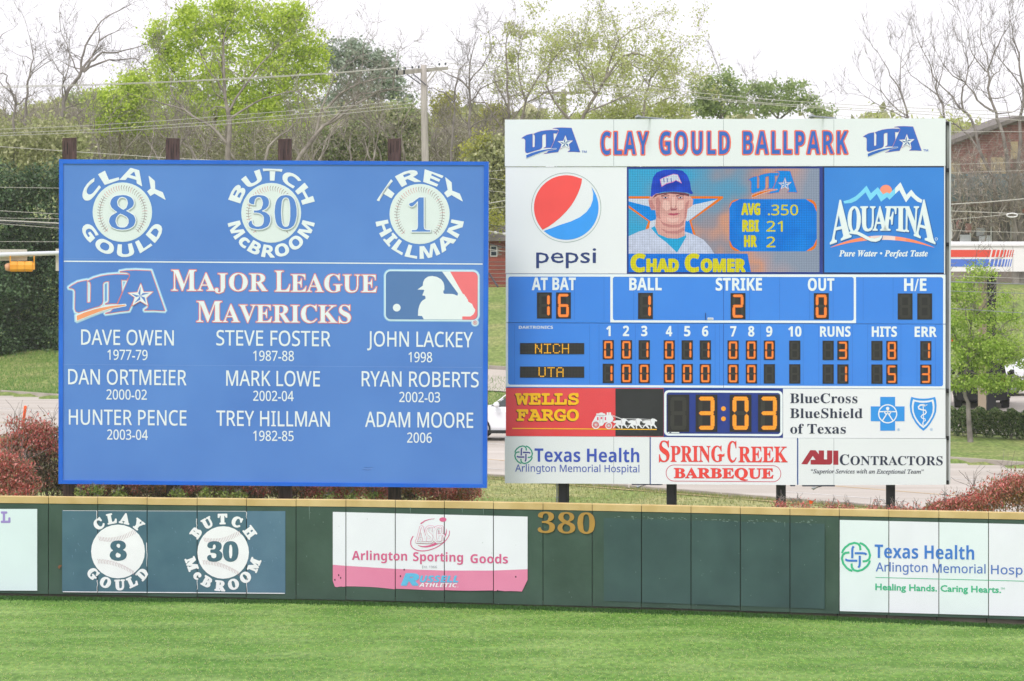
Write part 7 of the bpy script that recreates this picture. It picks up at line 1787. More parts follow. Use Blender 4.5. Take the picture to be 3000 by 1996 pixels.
for (x0, x1, y, lx) in ((1851, 1941, 1419.6, 1872), (2351, 2446, 1424, 2386)):
    Yq = SB.p(x0, 1418, 0)[1] + 0.05
    A, B = at(x0, y - 4, Yq), at(x1, y + 1.6, Yq)
    L = MB(); L.box(A[0], B[0], Yq, Yq + 0.3, B[2], A[2]); L.build('lamp_tray', M_navyd, sb)
    L = MB(); L.tube([at(lx + 20, y + 1, Yq + .1), at(lx + 6, y + 5, Yq - .1), at(lx, y + 6, Yq - .3)], 0.015, 5); L.build('lamp_arm', M_steel, sb)
    c = at(lx - 3, y + 5, Yq - 0.35); L = MB(); L.tube([(c[0] - .04, c[1], c[2]), (c[0], c[1], c[2] - .02), (c[0] + .05, c[1], c[2])], [.02, .04, .025], 8); L.build('flood_lamp', M_steel, sb)
for (x0, x1, y) in ((1827, 1840, 1417.6), (1905, 1936, 1421), (2316, 2330, 1424)):
    Yq = SB.p(x0, 1418, 0)[1] + 0.05; A, B = at(x0, y - 3, Yq), at(x1, y + 1, Yq)
    L = MB(); L.box(A[0], B[0], Yq, Yq + 0.3, B[2], A[2]); L.build('bottom_clip', M_navyd, sb)

# ------------------------------------------------------------------ vegetation
def quads(name, C, size, mats, parent=None, origin=None, aspect=0.55, flat=0.0, mi=None, kind=None, up=None):
    """one leaf (two triangles, slightly folded) per centre"""
    n = len(C)
    size = np.broadcast_to(np.asarray(size, float), (n,))
    d = npr.normal(size=(n, 3))
    if up is not None:
        d = d * (1 - up[3]) + np.array(up[:3]) * up[3] * 2
    d /= np.linalg.norm(d, axis=1, keepdims=True)
    e = npr.normal(size=(n, 3)); e -= d * (e * d).sum(1, keepdims=True); e /= np.linalg.norm(e, axis=1, keepdims=True)
    f = np.cross(d, e)
    s = size[:, None]
    A = C - d * s * 0.5
    B = C + e * s * aspect * 0.5 + f * s * 0.08
    D = C + d * s * 0.5
    G = C - e * s * aspect * 0.5 + f * s * 0.08
    V = np.stack([A, B, D, G], 1).reshape(-1, 3)
    F = np.arange(4 * n).reshape(-1, 4)
    o = mobj(name, V, F, mats, parent, mi, False, origin)
    if kind: o['kind'] = kind
    return o

def blobs_points(blobs, n, Y, clump=0.45, fill=0.35, dz=1.0, lump=26):
    """points for leaves: clumps scattered mostly near the skin of several lobes. blobs: px centre and radii, (dY)"""
    out = []
    areas = np.array([b[2] * b[3] for b in blobs], float)
    cnt = (areas / areas.sum() * n).astype(int)
    for b, c in zip(blobs, cnt):
        dY = b[4] if len(b) > 4 else 0.0
        y0 = Y + dY
        cx, cy, cz = at(b[0], b[1], y0)
        rx, rz = b[2] / ppm(y0), b[3] / ppm(y0)
        ry = rx * 0.9
        k = max(1, c // lump)
        v = npr.normal(size=(k, 3)); v /= np.linalg.norm(v, axis=1, keepdims=True)
        r = 1 - (1 - fill) * 0 - npr.random(k) ** 1.8 * (1 - fill) if False else (npr.random(k) ** 0.45)
        r = r * (1 + 0.16 * np.sin(v[:, 0] * 7 + b[0]) * np.cos(v[:, 2] * 6 + b[1]))
        cc = np.stack([cx + v[:, 0] * rx * r, y0 + v[:, 1] * ry * r, cz + v[:, 2] * rz * r], 1)
        sz = clump * npr.uniform(0.5, 1.3, k)
        p = cc[:, None, :] + npr.normal(size=(k, lump, 3)) * sz[:, None, None] * 0.55 * np.array([1, 1, 0.7])
        out.append(p.reshape(-1, 3))
    return np.concatenate(out)

class Twigs:
    def __init__(s, seed):
        s.r = random.Random(seed); s.V, s.F = [], []
    def tube(s, pts, rad, sides):
        n = len(pts); b = len(s.V)
        for i, p in enumerate(pts):
            q0, q1 = pts[max(i - 1, 0)], pts[min(i + 1, n - 1)]
            dx, dy, dz = q1[0] - q0[0], q1[1] - q0[1], q1[2] - q0[2]
            L = math.sqrt(dx * dx + dy * dy + dz * dz) or 1
            dx, dy, dz = dx / L, dy / L, dz / L
            # u = d x Y
            ux, uy, uz = -dz, 0.0, dx
            L = math.sqrt(ux * ux + uz * uz)
            if L < 0.05: ux, uy, uz, L = 1.0, 0.0, 0.0, 1.0
            ux, uz = ux / L, uz / L
            wx, wy, wz = dy * uz - dz * uy, dz * ux - dx * uz, dx * uy - dy * ux
            for k in range(sides):
                a = 6.28318 * k / sides
                c, q = math.cos(a) * rad[i], math.sin(a) * rad[i]
                s.V.append((p[0] + ux * c + wx * q, p[1] + uy * c + wy * q, p[2] + uz * c + wz * q))
        for i in range(n - 1):
            for k in range(sides):
                k2 = (k + 1) % sides
                s.F.append((b + i * sides + k, b + i * sides + k2, b + (i + 1) * sides + k2, b + (i + 1) * sides + k))
    def grow(s, p, d, L, r, lvl, up=0.25, nch=5, spread=0.75, tips=None):
        R = s.r
        n = 4 if lvl > 0 else 3
        pts, rad = [p], [r]
        q = list(p); dd = list(d)
        w = 0.22
        for i in range(n):
            dd = [dd[0] + R.gauss(0, w), dd[1] + R.gauss(0, w), dd[2] + R.gauss(0, w) + up * 0.3]
            l = math.sqrt(sum(v * v for v in dd)); dd = [v / l for v in dd]
            q = [q[k] + dd[k] * L / n for k in range(3)]
            pts.append(tuple(q)); rad.append(max(r * (1 - 0.75 * (i + 1) / n), 0.0048))
        s.tube(pts, rad, 5 if r > 0.05 else (4 if r > 0.025 else 3))
        if tips is not None and lvl <= 1: tips.extend(pts[1:])
        if lvl <= 0: return
        for c in range(nch):
            t = R.uniform(0.25, 1.0) if c else 1.0
            i = min(int(t * n), n - 1); f = t * n - i
            P = tuple(pts[i][k] + (pts[i + 1][k] - pts[i][k]) * f for k in range(3))
            e = [pts[i + 1][k] - pts[i][k] for k in range(3)]
            l = math.sqrt(sum(v * v for v in e)); e = [v / l for v in e]
            nd = [e[k] + R.gauss(0, spread) for k in range(3)]; nd[2] += up
            l = math.sqrt(sum(v * v for v in nd)); nd = [v / l for v in nd]
            s.grow(P, nd, L * R.uniform(0.5, 0.75), max(r * R.uniform(0.4, 0.6), 0.008), lvl - 1, up, nch, spread, tips)
    def limb(s, px, r0, r1, Y, dY=0.0, den=1.6, L=1.6, lvl=2, up=0.2, nch=4, tips=None, rs=None, spread=0.75, start=0.25):
        """a drawn limb; radii in sheet pixels; den = side shoots per metre"""
        k = 1 / ppm(Y)
        P = [at(x, y, Y + dY * i / max(1, len(px) - 1)) for i, (x, y) in enumerate(px)]
        # round the bends
        Q = [P[0]]
        for i in range(len(P) - 1):
            for t in (0.5, 1.0):
                Q.append(tuple(P[i][j] + (P[i + 1][j] - P[i][j]) * t + (s.r.gauss(0, 0.03) if t < 1 else 0) for j in range(3)))
        n = len(Q)
        rad = [(r0 + (r1 - r0) * i / (n - 1)) * k * 0.85 for i in range(n)]
        s.tube(Q, rad, 8)
        for i in range(n - 1):
            if i / (n - 1) < start: continue
            seg = math.dist(Q[i], Q[i + 1])
            m = den * seg * 1.4; m = int(m) + (s.r.random() < m - int(m))
            for _ in range(m):
                f = s.r.random()
                p = tuple(Q[i][j] + (Q[i + 1][j] - Q[i][j]) * f for j in range(3))
                e = [(Q[i + 1][j] - Q[i][j]) / seg for j in range(3)]
                nd = [e[j] * 0.6 + s.r.gauss(0, spread) for j in range(3)]; nd[2] += up
                l = math.sqrt(sum(v * v for v in nd)); nd = [v / l for v in nd]
                s.grow(p, nd, L * s.r.uniform(0.6, 1.3), max(min(rad[i] * 0.5, 0.035), 0.012), lvl, up, nch, spread, tips)
        s.grow(Q[-1], [(Q[-1][j] - Q[-2][j]) / (math.dist(Q[-1], Q[-2]) or 1) for j in range(3)], L, max(rad[-1], 0.012), lvl, up, nch, spread, tips)
    def build(s, name, m, parent):
        F = np.array(s.F)
        return mobj(name, s.V, F, m, parent, None, True)

M_bark = mat('grey_bark', (120, 112, 104), 0.95, rgb2=(176, 168, 158), scale=2.5, k=0.85)
M_barkd = mat('dark_bark', (104, 98, 94), 0.95, rgb2=(154, 147, 141), scale=2.5, k=0.95)
M_barkw = mat('brown_bark', (112, 98, 84), 0.95, rgb2=(168, 154, 136), scale=2.5, k=0.85)
L_lime = leafmat('lime_leaf', ((156, 182, 48), (190, 210, 82), (212, 226, 112), (170, 194, 60)), 1.08, 0.5)
L_pine = leafmat('pine_needle', ((108, 124, 104), (142, 156, 136), (176, 188, 168), (126, 142, 120)), 1.15, 0.35)
L_olive = leafmat('olive_leaf', ((128, 134, 92), (168, 170, 122), (146, 156, 100), (200, 198, 160)), 1.1, 0.35)
L_yel = leafmat('yellow_green_leaf', ((158, 164, 60), (186, 190, 84), (206, 204, 120)), 0.9, 0.45)
L_pale = leafmat('pale_leaf', ((166, 178, 92), (190, 200, 116), (206, 212, 152), (184, 180, 154)), 1.05, 0.5)
L_green = leafmat('mid_leaf', ((114, 136, 80), (148, 168, 108), (182, 196, 138), (130, 152, 92)), 1.1, 0.45)
L_dark = leafmat('evergreen_leaf', ((40, 62, 38), (66, 94, 60), (112, 136, 98), (52, 76, 50), (84, 112, 74)), 1.0, 0.2, 0.35)
L_bright = leafmat('bright_young_leaf', ((132, 168, 52), (168, 200, 84), (198, 218, 116), (120, 156, 56)), 0.98, 0.45)
L_brush = leafmat('dry_brush_twig', ((122, 114, 102), (156, 148, 134), (140, 140, 108), (200, 194, 182), (158, 160, 116)), 1.15, 0.3, 0.8)
L_brown = leafmat('brown_brush_twig', ((116, 100, 88), (150, 134, 120), (196, 186, 172), (156, 144, 126)), 1.1, 0.2, 0.8)
L_hedge = leafmat('hedge_leaf', ((50, 78, 32), (84, 112, 56), (116, 140, 84), (160, 162, 118)), 0.82, 0.25)
L_redph = leafmat('red_bush_leaf', ((176, 72, 70), (212, 112, 106), (232, 166, 156), (150, 98, 82), (120, 128, 84), (200, 96, 92)), 1.1, 0.35, 0.3)
L_darkph = leafmat('dark_bush_leaf', ((70, 72, 52), (112, 96, 76), (150, 112, 98), (98, 114, 72), (206, 170, 156)), 1.0, 0.25, 0.3)
L_orph = leafmat('orange_bush_leaf', ((160, 118, 72), (188, 150, 104), (130, 132, 78), (204, 124, 110), (108, 116, 70)), 0.95, 0.3, 0.3)
L_shoot = leafmat('green_shoot_leaf', ((118, 148, 60), (160, 180, 90), (196, 198, 120)), 0.65, 0.3)

def tree(label, base_px, Y, limbs, bark, leaves=None, group='trees beyond the road', seed=1, cat='tree', name='tree', tipleaf=None):
    """limbs: list of dicts for Twigs.limb; leaves: (blobs, n, size, material, clump)"""
    bx_ = at(base_px, 600, Y)[0]
    g = gz(bx_, Y)
    e = empty(name, (bx_, Y, g), label, cat, group)
    tw = Twigs(seed)
    tips = []
    k = 1 / ppm(Y)
    for L in limbs:
        L = dict(L)
        px = L.pop('px')
        if L.pop('ground', False):
            x0, y0 = px[0]
            p = at(x0, y0, Y)
            tw.tube([(p[0] + 0.1, Y, g - 0.3), (p[0] + 0.03, Y, (g + p[2]) / 2), p], [L['r0'] * k * 1.5, L['r0'] * k * 1.15, L['r0'] * k], 9)
        L.setdefault('Y', Y); L.setdefault('tips', tips)
        tw.limb(px, **L)
    tw.build('trunk', bark, e)
    if leaves:
        for (bl, n, size, m, clump) in leaves:
            P = blobs_points(bl, n, Y, clump)
            quads('crown', P, npr.uniform(0.6, 1.3, len(P)) * size, m, e, aspect=0.7)
    if tipleaf and tips:
        n, size, m, sp = tipleaf
        T = np.array(tips)
        i = npr.integers(0, len(T), n)
        quads('crown', T[i] + npr.normal(size=(n, 3)) * sp, npr.uniform(0.6, 1.3, n) * size, m, e, aspect=0.7)
    return e

# far wood that closes the view above the hill
def brush(name, label, boxes, n, Y, size, m, depth=6, kind='stuff', cat='brush', aspect=0.3):
    """uneven mass: list of (x0, x1, top, bottom) in sheet pixels"""
    out = []
    tot = sum((b[1] - b[0]) * (b[3] - b[2]) for b in boxes)
    for (x0, x1, t, b) in boxes:
        c = int(n * (x1 - x0) * (b - t) / tot)
        k = max(1, c // 30)
        X = npr.uniform(x0, x1, k)
        u = npr.random(k) ** 0.8
        tt = t + 14 * np.sin(X * 0.031) + 9 * np.sin(X * 0.083 + 1) + 5 * np.sin(X * .21)
        PY = b - (b - tt) * u
        YY = Y + npr.uniform(0, depth, k)
        C = np.array([at(x, y, yy) for x, y, yy in zip(X, PY, YY)])
        sz = npr.uniform(0.25, 0.7, k)
        p = C[:, None, :] + npr.normal(size=(k, 30, 3)) * sz[:, None, None] * np.array([0.6, 0.6, 0.5])
        out.append(p.reshape(-1, 3))
    P = np.concatenate(out)
    o = quads(name, P, npr.uniform(0.5, 1.6, len(P)) * size, m, None, None, aspect=aspect, up=(0, 0, 1, 0.25))
    return tag(o, label, cat, None, kind)

brush('far_wood', 'pale leafy wood far behind the bare trees', [(-260, 1560, 345, 500), (1480, 2600, 372, 480), (2480, 3300, 392, 470)], 42000, 300, 0.55, L_olive, 14, cat='wood', aspect=0.8)
brush('brush_thicket', 'grey brown thicket of twigs on the hill behind the boards', [(-200, 250, 345, 500), (150, 1000, 380, 500), (900, 1560, 375, 500)], 90000, 246, 0.16, L_brush, 7, aspect=0.2)
brush('leafy_thicket', 'leafy thicket above the dark evergreens at the left', [(-160, 240, 372, 560)], 15000, 226, 0.16, L_olive, 4, aspect=0.6)

tw = Twigs(77)
for k in range(80):
    x = rnd.uniform(-200, 1560); Yk = rnd.uniform(238, 246)
    tw.grow(at(x, rnd.uniform(470, 500), Yk), (rnd.gauss(0, .3), rnd.gauss(0, .2), 1), rnd.uniform(1.2, 2.3), rnd.uniform(.03, .06), 3, 0.25, 4, 0.65)
tag(tw.build('bare_saplings', M_bark, None), 'tangle of bare grey saplings at the edge of the wood', 'brush', None, 'stuff')

LB_ = dict
# left: bare trees against the sky
tree('bare tree with a leaning trunk forking three ways, tallest above the left timber post', 180, 229, [
    LB_(px=[(172, 470), (178, 400), (180, 345), (185, 300), (200, 262), (232, 224), (240, 204)], r0=8, r1=5.2, den=0.3, L=1.4, lvl=2, ground=True),
    LB_(px=[(238, 208), (240, 170), (250, 135), (275, 95), (297, 62), (330, 40), (366, 22)], r0=4.4, r1=1.2, den=1.3, L=1.0, lvl=2, up=0.1, start=0.0),
    LB_(px=[(238, 210), (265, 180), (285, 165), (300, 153), (340, 155), (390, 142), (425, 130)], r0=5, r1=1.2, den=1.4, L=0.9, lvl=2, start=0.1),
    LB_(px=[(245, 212), (280, 190), (320, 175), (360, 175), (395, 170), (415, 190)], r0=4, r1=1, den=1.3, L=0.9, lvl=2, start=0.2),
    LB_(px=[(232, 215), (215, 180), (200, 150), (197, 130), (178, 92), (176, 60)], r0=2.4, r1=0.8, den=1.6, L=0.9, lvl=2),
    LB_(px=[(186, 300), (182, 262), (190, 232), (172, 208), (160, 186)], r0=3, r1=1, den=1.4, L=0.8, lvl=2),
    LB_(px=[(190, 234), (200, 200), (203, 160), (204, 118)], r0=2, r1=0.8, den=1.6, L=0.8, lvl=2),
    LB_(px=[(180, 330), (205, 312), (226, 307)], r0=3, r1=1, den=1.5, L=0.7, lvl=2)], M_barkd, seed=3)
tree('slender bare tree with an upright forked top near the left edge', 74, 231, [
    LB_(px=[(66, 460), (72, 380), (76, 300), (80, 250), (86, 225), (92, 188), (95, 150), (88, 112)], r0=6, r1=1.2, den=1.2, L=1.1, lvl=2, ground=True, start=0.3),
    LB_(px=[(86, 228), (108, 205), (140, 182), (158, 172)], r0=2.2, r1=0.8, den=1.5, L=0.8, lvl=2),
    LB_(px=[(80, 240), (96, 205), (122, 180), (150, 160)], r0=2, r1=0.8, den=1.5, L=0.8, lvl=2),
    LB_(px=[(92, 175), (76, 165), (50, 160)], r0=1.5, r1=0.7, den=1.5, L=0.7, lvl=1)], M_barkd, seed=4)
tree('dark crooked bare tree cut by the left edge', 22, 227, [
    LB_(px=[(44, 460), (42, 380), (44, 320), (46, 280), (22, 262), (0, 240)], r0=5.5, r1=1.5, den=1.6, L=1.0, lvl=2, ground=True),
    LB_(px=[(44, 300), (30, 262), (18, 240), (22, 222), (8, 214), (-12, 218)], r0=3, r1=1.4, den=1.8, L=0.7, lvl=2),
    LB_(px=[(44, 310), (70, 290), (96, 278), (112, 268)], r0=3, r1=1, den=1.8, L=0.8, lvl=2),
    LB_(px=[(-60, 330), (-50, 240), (-30, 160), (-8, 120), (22, 92)], r0=4, r1=0.8, den=1.6, L=1.0, lvl=2)], M_barkd, seed=5)

# bright lime tree and the grey tree in front of it
tree('tall bright lime green tree, the largest crown behind the blue board', 640, 250, [
    LB_(px=[(610, 480), (625, 380), (640, 290), (650, 200), (655, 110), (650, 40)], r0=9, r1=2, den=0.8, L=2.2, lvl=2, ground=True),
    LB_(px=[(625, 380), (560, 300), (510, 210), (480, 130)], r0=5, r1=1.5, den=0.9, L=1.8, lvl=2),
    LB_(px=[(640, 300), (720, 230), (790, 160), (840, 90)], r0=5, r1=1.5, den=0.9, L=1.8, lvl=2),
    LB_(px=[(650, 330), (760, 290), (860, 230), (900, 170)], r0=5, r1=1.5, den=0.9, L=1.8, lvl=2),
    LB_(px=[(650, 260), (590, 160), (560, 80)], r0=4, r1=1.5, den=0.9, L=1.6, lvl=2)], M_barkw,
    leaves=[([(490, 140, 66, 90), (545, 90, 75, 70), (625, 70, 85, 80), (705, 46, 95, 62), (800, 70, 100, 78), (870, 120, 82, 88), (905, 190, 58, 60), (640, 190, 150, 110),
              (800, 190, 120, 95), (480, 230, 66, 66), (560, 270, 120, 64), (845, 270, 95, 62), (735, 290, 110, 60), (930, 165, 30, 40)], 28000, 0.14, L_lime, 0.4),
            ([(455, 110, 22, 40), (545, 30, 30, 34), (650, 6, 45, 34), (850, 40, 55, 34), (940, 230, 26, 40)], 3600, 0.13, L_lime, 0.35), ([(540, 350, 150, 90), (760, 370, 160, 90), (660, 330, 200, 60), (880, 340, 60, 60)], 9000, 0.13, L_lime, 0.4)], seed=6)
tree('lime green shrub like tree, lower and left of the tallest crown', 350, 246, [
    LB_(px=[(350, 480), (352, 380), (355, 300), (360, 250)], r0=4, r1=1, den=1.2, L=1.2, lvl=2, ground=True)], M_barkw,
    leaves=[([(355, 305, 76, 56), (300, 300, 40, 40), (385, 240, 38, 30), (415, 290, 50, 62), (330, 350, 70, 34), (405, 355, 50, 30)], 13000, 0.14, L_lime, 0.5)], seed=7)
tree('soft green tree showing low between the bare trunks at the left', 215, 262, [
    LB_(px=[(225, 480), (228, 400), (232, 330)], r0=4, r1=1, den=1, L=1.2, lvl=2, ground=True)], M_barkw,
    leaves=[([(225, 325, 70, 40), (160, 345, 60, 45), (270, 330, 45, 55), (110, 350, 50, 40)], 9000, 0.15, L_pale, 0.5), ([(250, 300, 60, 34)], 1500, 0.15, L_green, 0.5)], seed=8)
tree('grey bare tree standing in front of the lime green crown', 668, 236, [
    LB_(px=[(668, 470), (672, 400), (668, 330), (660, 290), (656, 200), (655, 120), (664, 84)], r0=10, r1=1.5, den=1.3, L=1.5, lvl=2, ground=True, start=0.35),
    LB_(px=[(662, 420), (640, 392), (600, 360), (540, 322), (480, 305), (425, 290)], r0=6, r1=1.5, den=1.4, L=1.3, lvl=2, start=0.2),
    LB_(px=[(540, 322), (515, 295), (500, 262), (505, 225), (492, 190)], r0=3, r1=1, den=1.4, L=1.1, lvl=2),
    LB_(px=[(668, 330), (690, 290), (730, 235), (762, 190), (800, 150), (850, 112)], r0=5, r1=1, den=1.4, L=1.3, lvl=2),
    LB_(px=[(662, 290), (640, 240), (600, 190), (585, 150)], r0=3, r1=1, den=1.4, L=1.1, lvl=2),
    LB_(px=[(672, 350), (720, 318), (770, 290), (840, 270), (900, 262)], r0=4, r1=1, den=1.4, L=1.2, lvl=2),
    LB_(px=[(664, 318), (632, 312), (610, 328)], r0=2.5, r1=1, den=1.4, L=0.8, lvl=1)], M_bark, seed=9)
# round dark pine and bare trees before it
tree('rounded dark grey green pine beside the lime tree', 1050, 272, [
    LB_(px=[(1040, 480), (1045, 380), (1050, 280), (1050, 190)], r0=8, r1=2, den=0.9, L=1.8, lvl=2, ground=True),
    LB_(px=[(1045, 330), (1110, 270), (1150, 220)], r0=4, r1=1, den=1, L=1.4, lvl=2),
    LB_(px=[(1045, 330), (990, 260), (970, 200)], r0=4, r1=1, den=1, L=1.4, lvl=2)], M_barkd,
    leaves=[([(1020, 150, 66, 38), (1075, 165, 62, 44), (1115, 195, 52, 48), (985, 180, 44, 46), (1140, 250, 52, 50), (1060, 235, 100, 62), (1175, 290, 36, 26), (960, 145, 26, 22), (1000, 290, 66, 44), (1110, 318, 74, 30)], 10500, 0.15, L_pine, 0.34)], seed=10)
tree('bare tree with one heavy limb sweeping up to the right over the pine', 890, 233, [
    LB_(px=[(868, 480), (905, 425), (948, 368), (1000, 340), (1050, 302), (1100, 272), (1160, 258)], r0=8.5, r1=1.5, den=1.5, L=1.2, lvl=2, ground=True, start=0.3),
    LB_(px=[(925, 392), (945, 310), (972, 245), (990, 208)], r0=5, r1=1.2, den=1.4, L=1.1, lvl=2),
    LB_(px=[(955, 320), (1000, 272), (1055, 244), (1110, 228), (1190, 222)], r0=4.5, r1=1, den=1.5, L=1.1, lvl=2, start=0.1),
    LB_(px=[(960, 360), (1010, 310), (1060, 275), (1120, 262), (1200, 268)], r0=3.5, r1=1, den=1.5, L=1.0, lvl=2),
    LB_(px=[(776, 476), (786, 432), (822, 396), (862, 364)], r0=5.5, r1=2, den=1.2, L=1.0, lvl=2),
    LB_(px=[(1040, 300), (1060, 200), (1064, 130), (1084, 92)], r0=1.6, r1=0.8, den=1.2, L=0.8, lvl=2),
    LB_(px=[(1150, 262), (1158, 190), (1166, 152), (1186, 140)], r0=1.6, r1=0.8, den=1.2, L=0.8, lvl=2),
    LB_(px=[(934, 470), (960, 430), (975, 380), (1000, 345)], r0=3.6, r1=1.6, den=1.4, L=1.0, lvl=2)], M_bark, seed=11)
tree('olive green bushy tree low between the bare limbs and the utility pole', 1100, 248, [
    LB_(px=[(1110, 480), (1110, 400)], r0=4, r1=2, den=1, L=1.2, lvl=2, ground=True)], M_barkw,
    leaves=[([(1080, 395, 110, 66), (1180, 345, 50, 34), (980, 420, 90, 50), (1200, 410, 50, 60)], 15000, 0.15, L_green, 0.55), ([(1090, 385, 140, 86), (1190, 360, 60, 50)], 9000, 0.15, L_olive, 0.5)], seed=12)
# bare trees right of the pole
tree('dark bare tree with two upright stems right of the utility pole', 1350, 236, [
    LB_(px=[(1378, 480), (1378, 400), (1377, 330), (1375, 250), (1377, 185), (1390, 132)], r0=6.5, r1=1.2, den=1.7, L=1.3, lvl=2, ground=True, start=0.2),
    LB_(px=[(1376, 262), (1345, 232), (1312, 218), (1284, 200)], r0=3.5, r1=1, den=1.6, L=1.1, lvl=2),
    LB_(px=[(1322, 480), (1326, 400), (1332, 330), (1334, 255), (1345, 205), (1372, 158)], r0=4.6, r1=1, den=1.6, L=1.2, lvl=2, start=0.2),
    LB_(px=[(1375, 240), (1410, 200), (1432, 160), (1440, 130)], r0=3, r1=1, den=1.6, L=1.1, lvl=2),
    LB_(px=[(1376, 300), (1405, 262), (1450, 240), (1482, 236)], r0=3, r1=1, den=1.6, L=1.1, lvl=2),
    LB_(px=[(1330, 300), (1300, 270), (1270, 258), (1240, 252)], r0=2.6, r1=1, den=1.5, L=1.0, lvl=2)], M_barkd, seed=13)
tree('bare tree with curving limbs just left of the scoreboard top', 1450, 240, [
    LB_(px=[(1420, 300), (1440, 328), (1462, 362), (1480, 395)][::-1], r0=4, r1=2, den=1.6, L=1.1, lvl=2, ground=True),
    LB_(px=[(1420, 300), (1390, 300), (1360, 285)], r0=3, r1=1, den=1.6, L=1.1, lvl=2),
    LB_(px=[(1485, 480), (1492, 400), (1490, 300), (1486, 210), (1482, 130), (1494, 92)], r0=5.5, r1=1.2, den=1.7, L=1.2, lvl=2, start=0.2),
    LB_(px=[(1488, 320), (1460, 262), (1448, 232), (1452, 200)], r0=3, r1=1, den=1.6, L=1.0, lvl=2),
    LB_(px=[(1400, 480), (1438, 430), (1478, 398), (1520, 372)], r0=5, r1=2, den=1.6, L=1.0, lvl=2)], M_bark, seed=14)
tree('yellow green young tree glowing between the bare stems', 1330, 252, [
    LB_(px=[(1330, 480), (1332, 420)], r0=3, r1=1.5, den=1, L=1, lvl=2, ground=True)], M_barkw,
    leaves=[([(1308, 312, 34, 44), (1335, 420, 60, 50), (1415, 400, 60, 56), (1296, 410, 28, 50), (1450, 330, 30, 40)], 8000, 0.14, L_yel, 0.45)], seed=15)
# half leafed trees behind the scoreboard
tree('broad tree just breaking into pale leaf, right behind the scoreboard', 1710, 240, [
    LB_(px=[(1690, 480), (1692, 390), (1712, 335), (1745, 280), (1780, 222), (1812, 180), (1852, 157), (1900, 168), (1925, 186)], r0=7.5, r1=1.5, den=1.6, L=1.5, lvl=2, ground=True, start=0.2),
    LB_(px=[(1745, 280), (1712, 235), (1690, 185), (1700, 130)], r0=4, r1=1.2, den=1.7, L=1.4, lvl=2),
    LB_(px=[(1770, 240), (1790, 170), (1810, 120), (1850, 88), (1880, 78)], r0=3.6, r1=1.2, den=1.7, L=1.3, lvl=2),
    LB_(px=[(1692, 380), (1640, 320), (1600, 250), (1610, 190), (1650, 140)], r0=5, r1=1.2, den=1.6, L=1.4, lvl=2),
    LB_(px=[(1720, 330), (1790, 300), (1840, 280), (1875, 255)], r0=3.4, r1=1.2, den=1.7, L=1.3, lvl=2),
    LB_(px=[(1830, 170), (1870, 200), (1900, 250), (1960, 260)], r0=2.6, r1=1, den=1.7, L=1.2, lvl=2),
    LB_(px=[(1885, 345), (1890, 280), (1905, 232), (1940, 180), (1985, 140)], r0=4.2, r1=1, den=1.7, L=1.4, lvl=2)], M_bark,
    leaves=[([(1780, 150, 190, 86), (1900, 180, 130, 90), (1650, 190, 110, 80), (1960, 190, 60, 70)], 2600, 0.11, L_pale, 0.4)],
    tipleaf=(6000, 0.1, L_pale, 0.12), seed=16)
tree('grey twiggy tree left of the broad pale leafed tree', 1560, 243, [
    LB_(px=[(1520, 480), (1525, 370), (1542, 290), (1580, 222), (1640, 152), (1690, 140)], r0=5.5, r1=1.2, den=1.8, L=1.3, lvl=2, ground=True),
    LB_(px=[(1540, 290), (1520, 220), (1518, 160), (1530, 120)], r0=3, r1=1, den=1.7, L=1.2, lvl=2),
    LB_(px=[(1545, 300), (1600, 270), (1650, 250)], r0=3, r1=1, den=1.7, L=1.2, lvl=2),
    LB_(px=[(1620, 480), (1630, 400), (1660, 350), (1680, 330)], r0=4, r1=1.4, den=1.7, L=1.2, lvl=2)], M_bark,
    tipleaf=(5500, 0.11, L_pale, 0.12), seed=17)
tree('low twiggy tree filling the gap above the scoreboard lamp', 1870, 246, [
    LB_(px=[(1860, 480), (1862, 380), (1850, 320), (1820, 280)], r0=4, r1=1.2, den=1.8, L=1.2, lvl=2, ground=True),
    LB_(px=[(1862, 370), (1900, 320), (1950, 290), (1990, 280)], r0=3, r1=1, den=1.8, L=1.2, lvl=2),
    LB_(px=[(1760, 400), (1750, 350), (1765, 320)], r0=3, r1=1, den=1.8, L=1.1, lvl=2)], M_barkw,
    leaves=[([(1880, 330, 100, 34), (1760, 345, 90, 26), (1960, 330, 60, 36)], 5500, 0.12, L_pale, 0.45)], tipleaf=(3500, 0.11, L_pale, 0.12), seed=18)
tree('round green leafed tree behind the scoreboard, left of the sky gap', 2120, 247, [
    LB_(px=[(2110, 480), (2112, 380), (2115, 300), (2110, 240)], r0=6, r1=1.5, den=1.2, L=1.2, lvl=2, ground=True),
    LB_(px=[(2112, 350), (2060, 290), (2040, 250)], r0=3.4, r1=1, den=1.3, L=1, lvl=2),
    LB_(px=[(2112, 340), (2180, 290), (2200, 260)], r0=3.4, r1=1, den=1.3, L=1, lvl=2)], M_barkd,
    leaves=[([(2075, 262, 52, 36), (2120, 234, 46, 30), (2055, 310, 58, 36), (2150, 275, 52, 34), (2110, 320, 90, 30)], 4600, 0.13, L_green, 0.3)], seed=19)
tree('green leafed tree tapering down to the right above the scoreboard', 2290, 249, [
    LB_(px=[(2280, 480), (2282, 380), (2285, 300)], r0=6, r1=1.5, den=1.2, L=1.1, lvl=2, ground=True),
    LB_(px=[(2282, 350), (2220, 300), (2200, 262)], r0=3.4, r1=1, den=1.3, L=1, lvl=2),
    LB_(px=[(2284, 350), (2340, 300), (2380, 290)], r0=3.4, r1=1, den=1.3, L=1, lvl=2)], M_barkd,
    leaves=[([(2205, 258, 44, 28), (2260, 262, 48, 34), (2330, 258, 34, 24), (2310, 300, 56, 32), (2370, 292, 34, 20), (2240, 312, 84, 30), (2400, 325, 44, 22)], 4600, 0.13, L_green, 0.28)], seed=20)
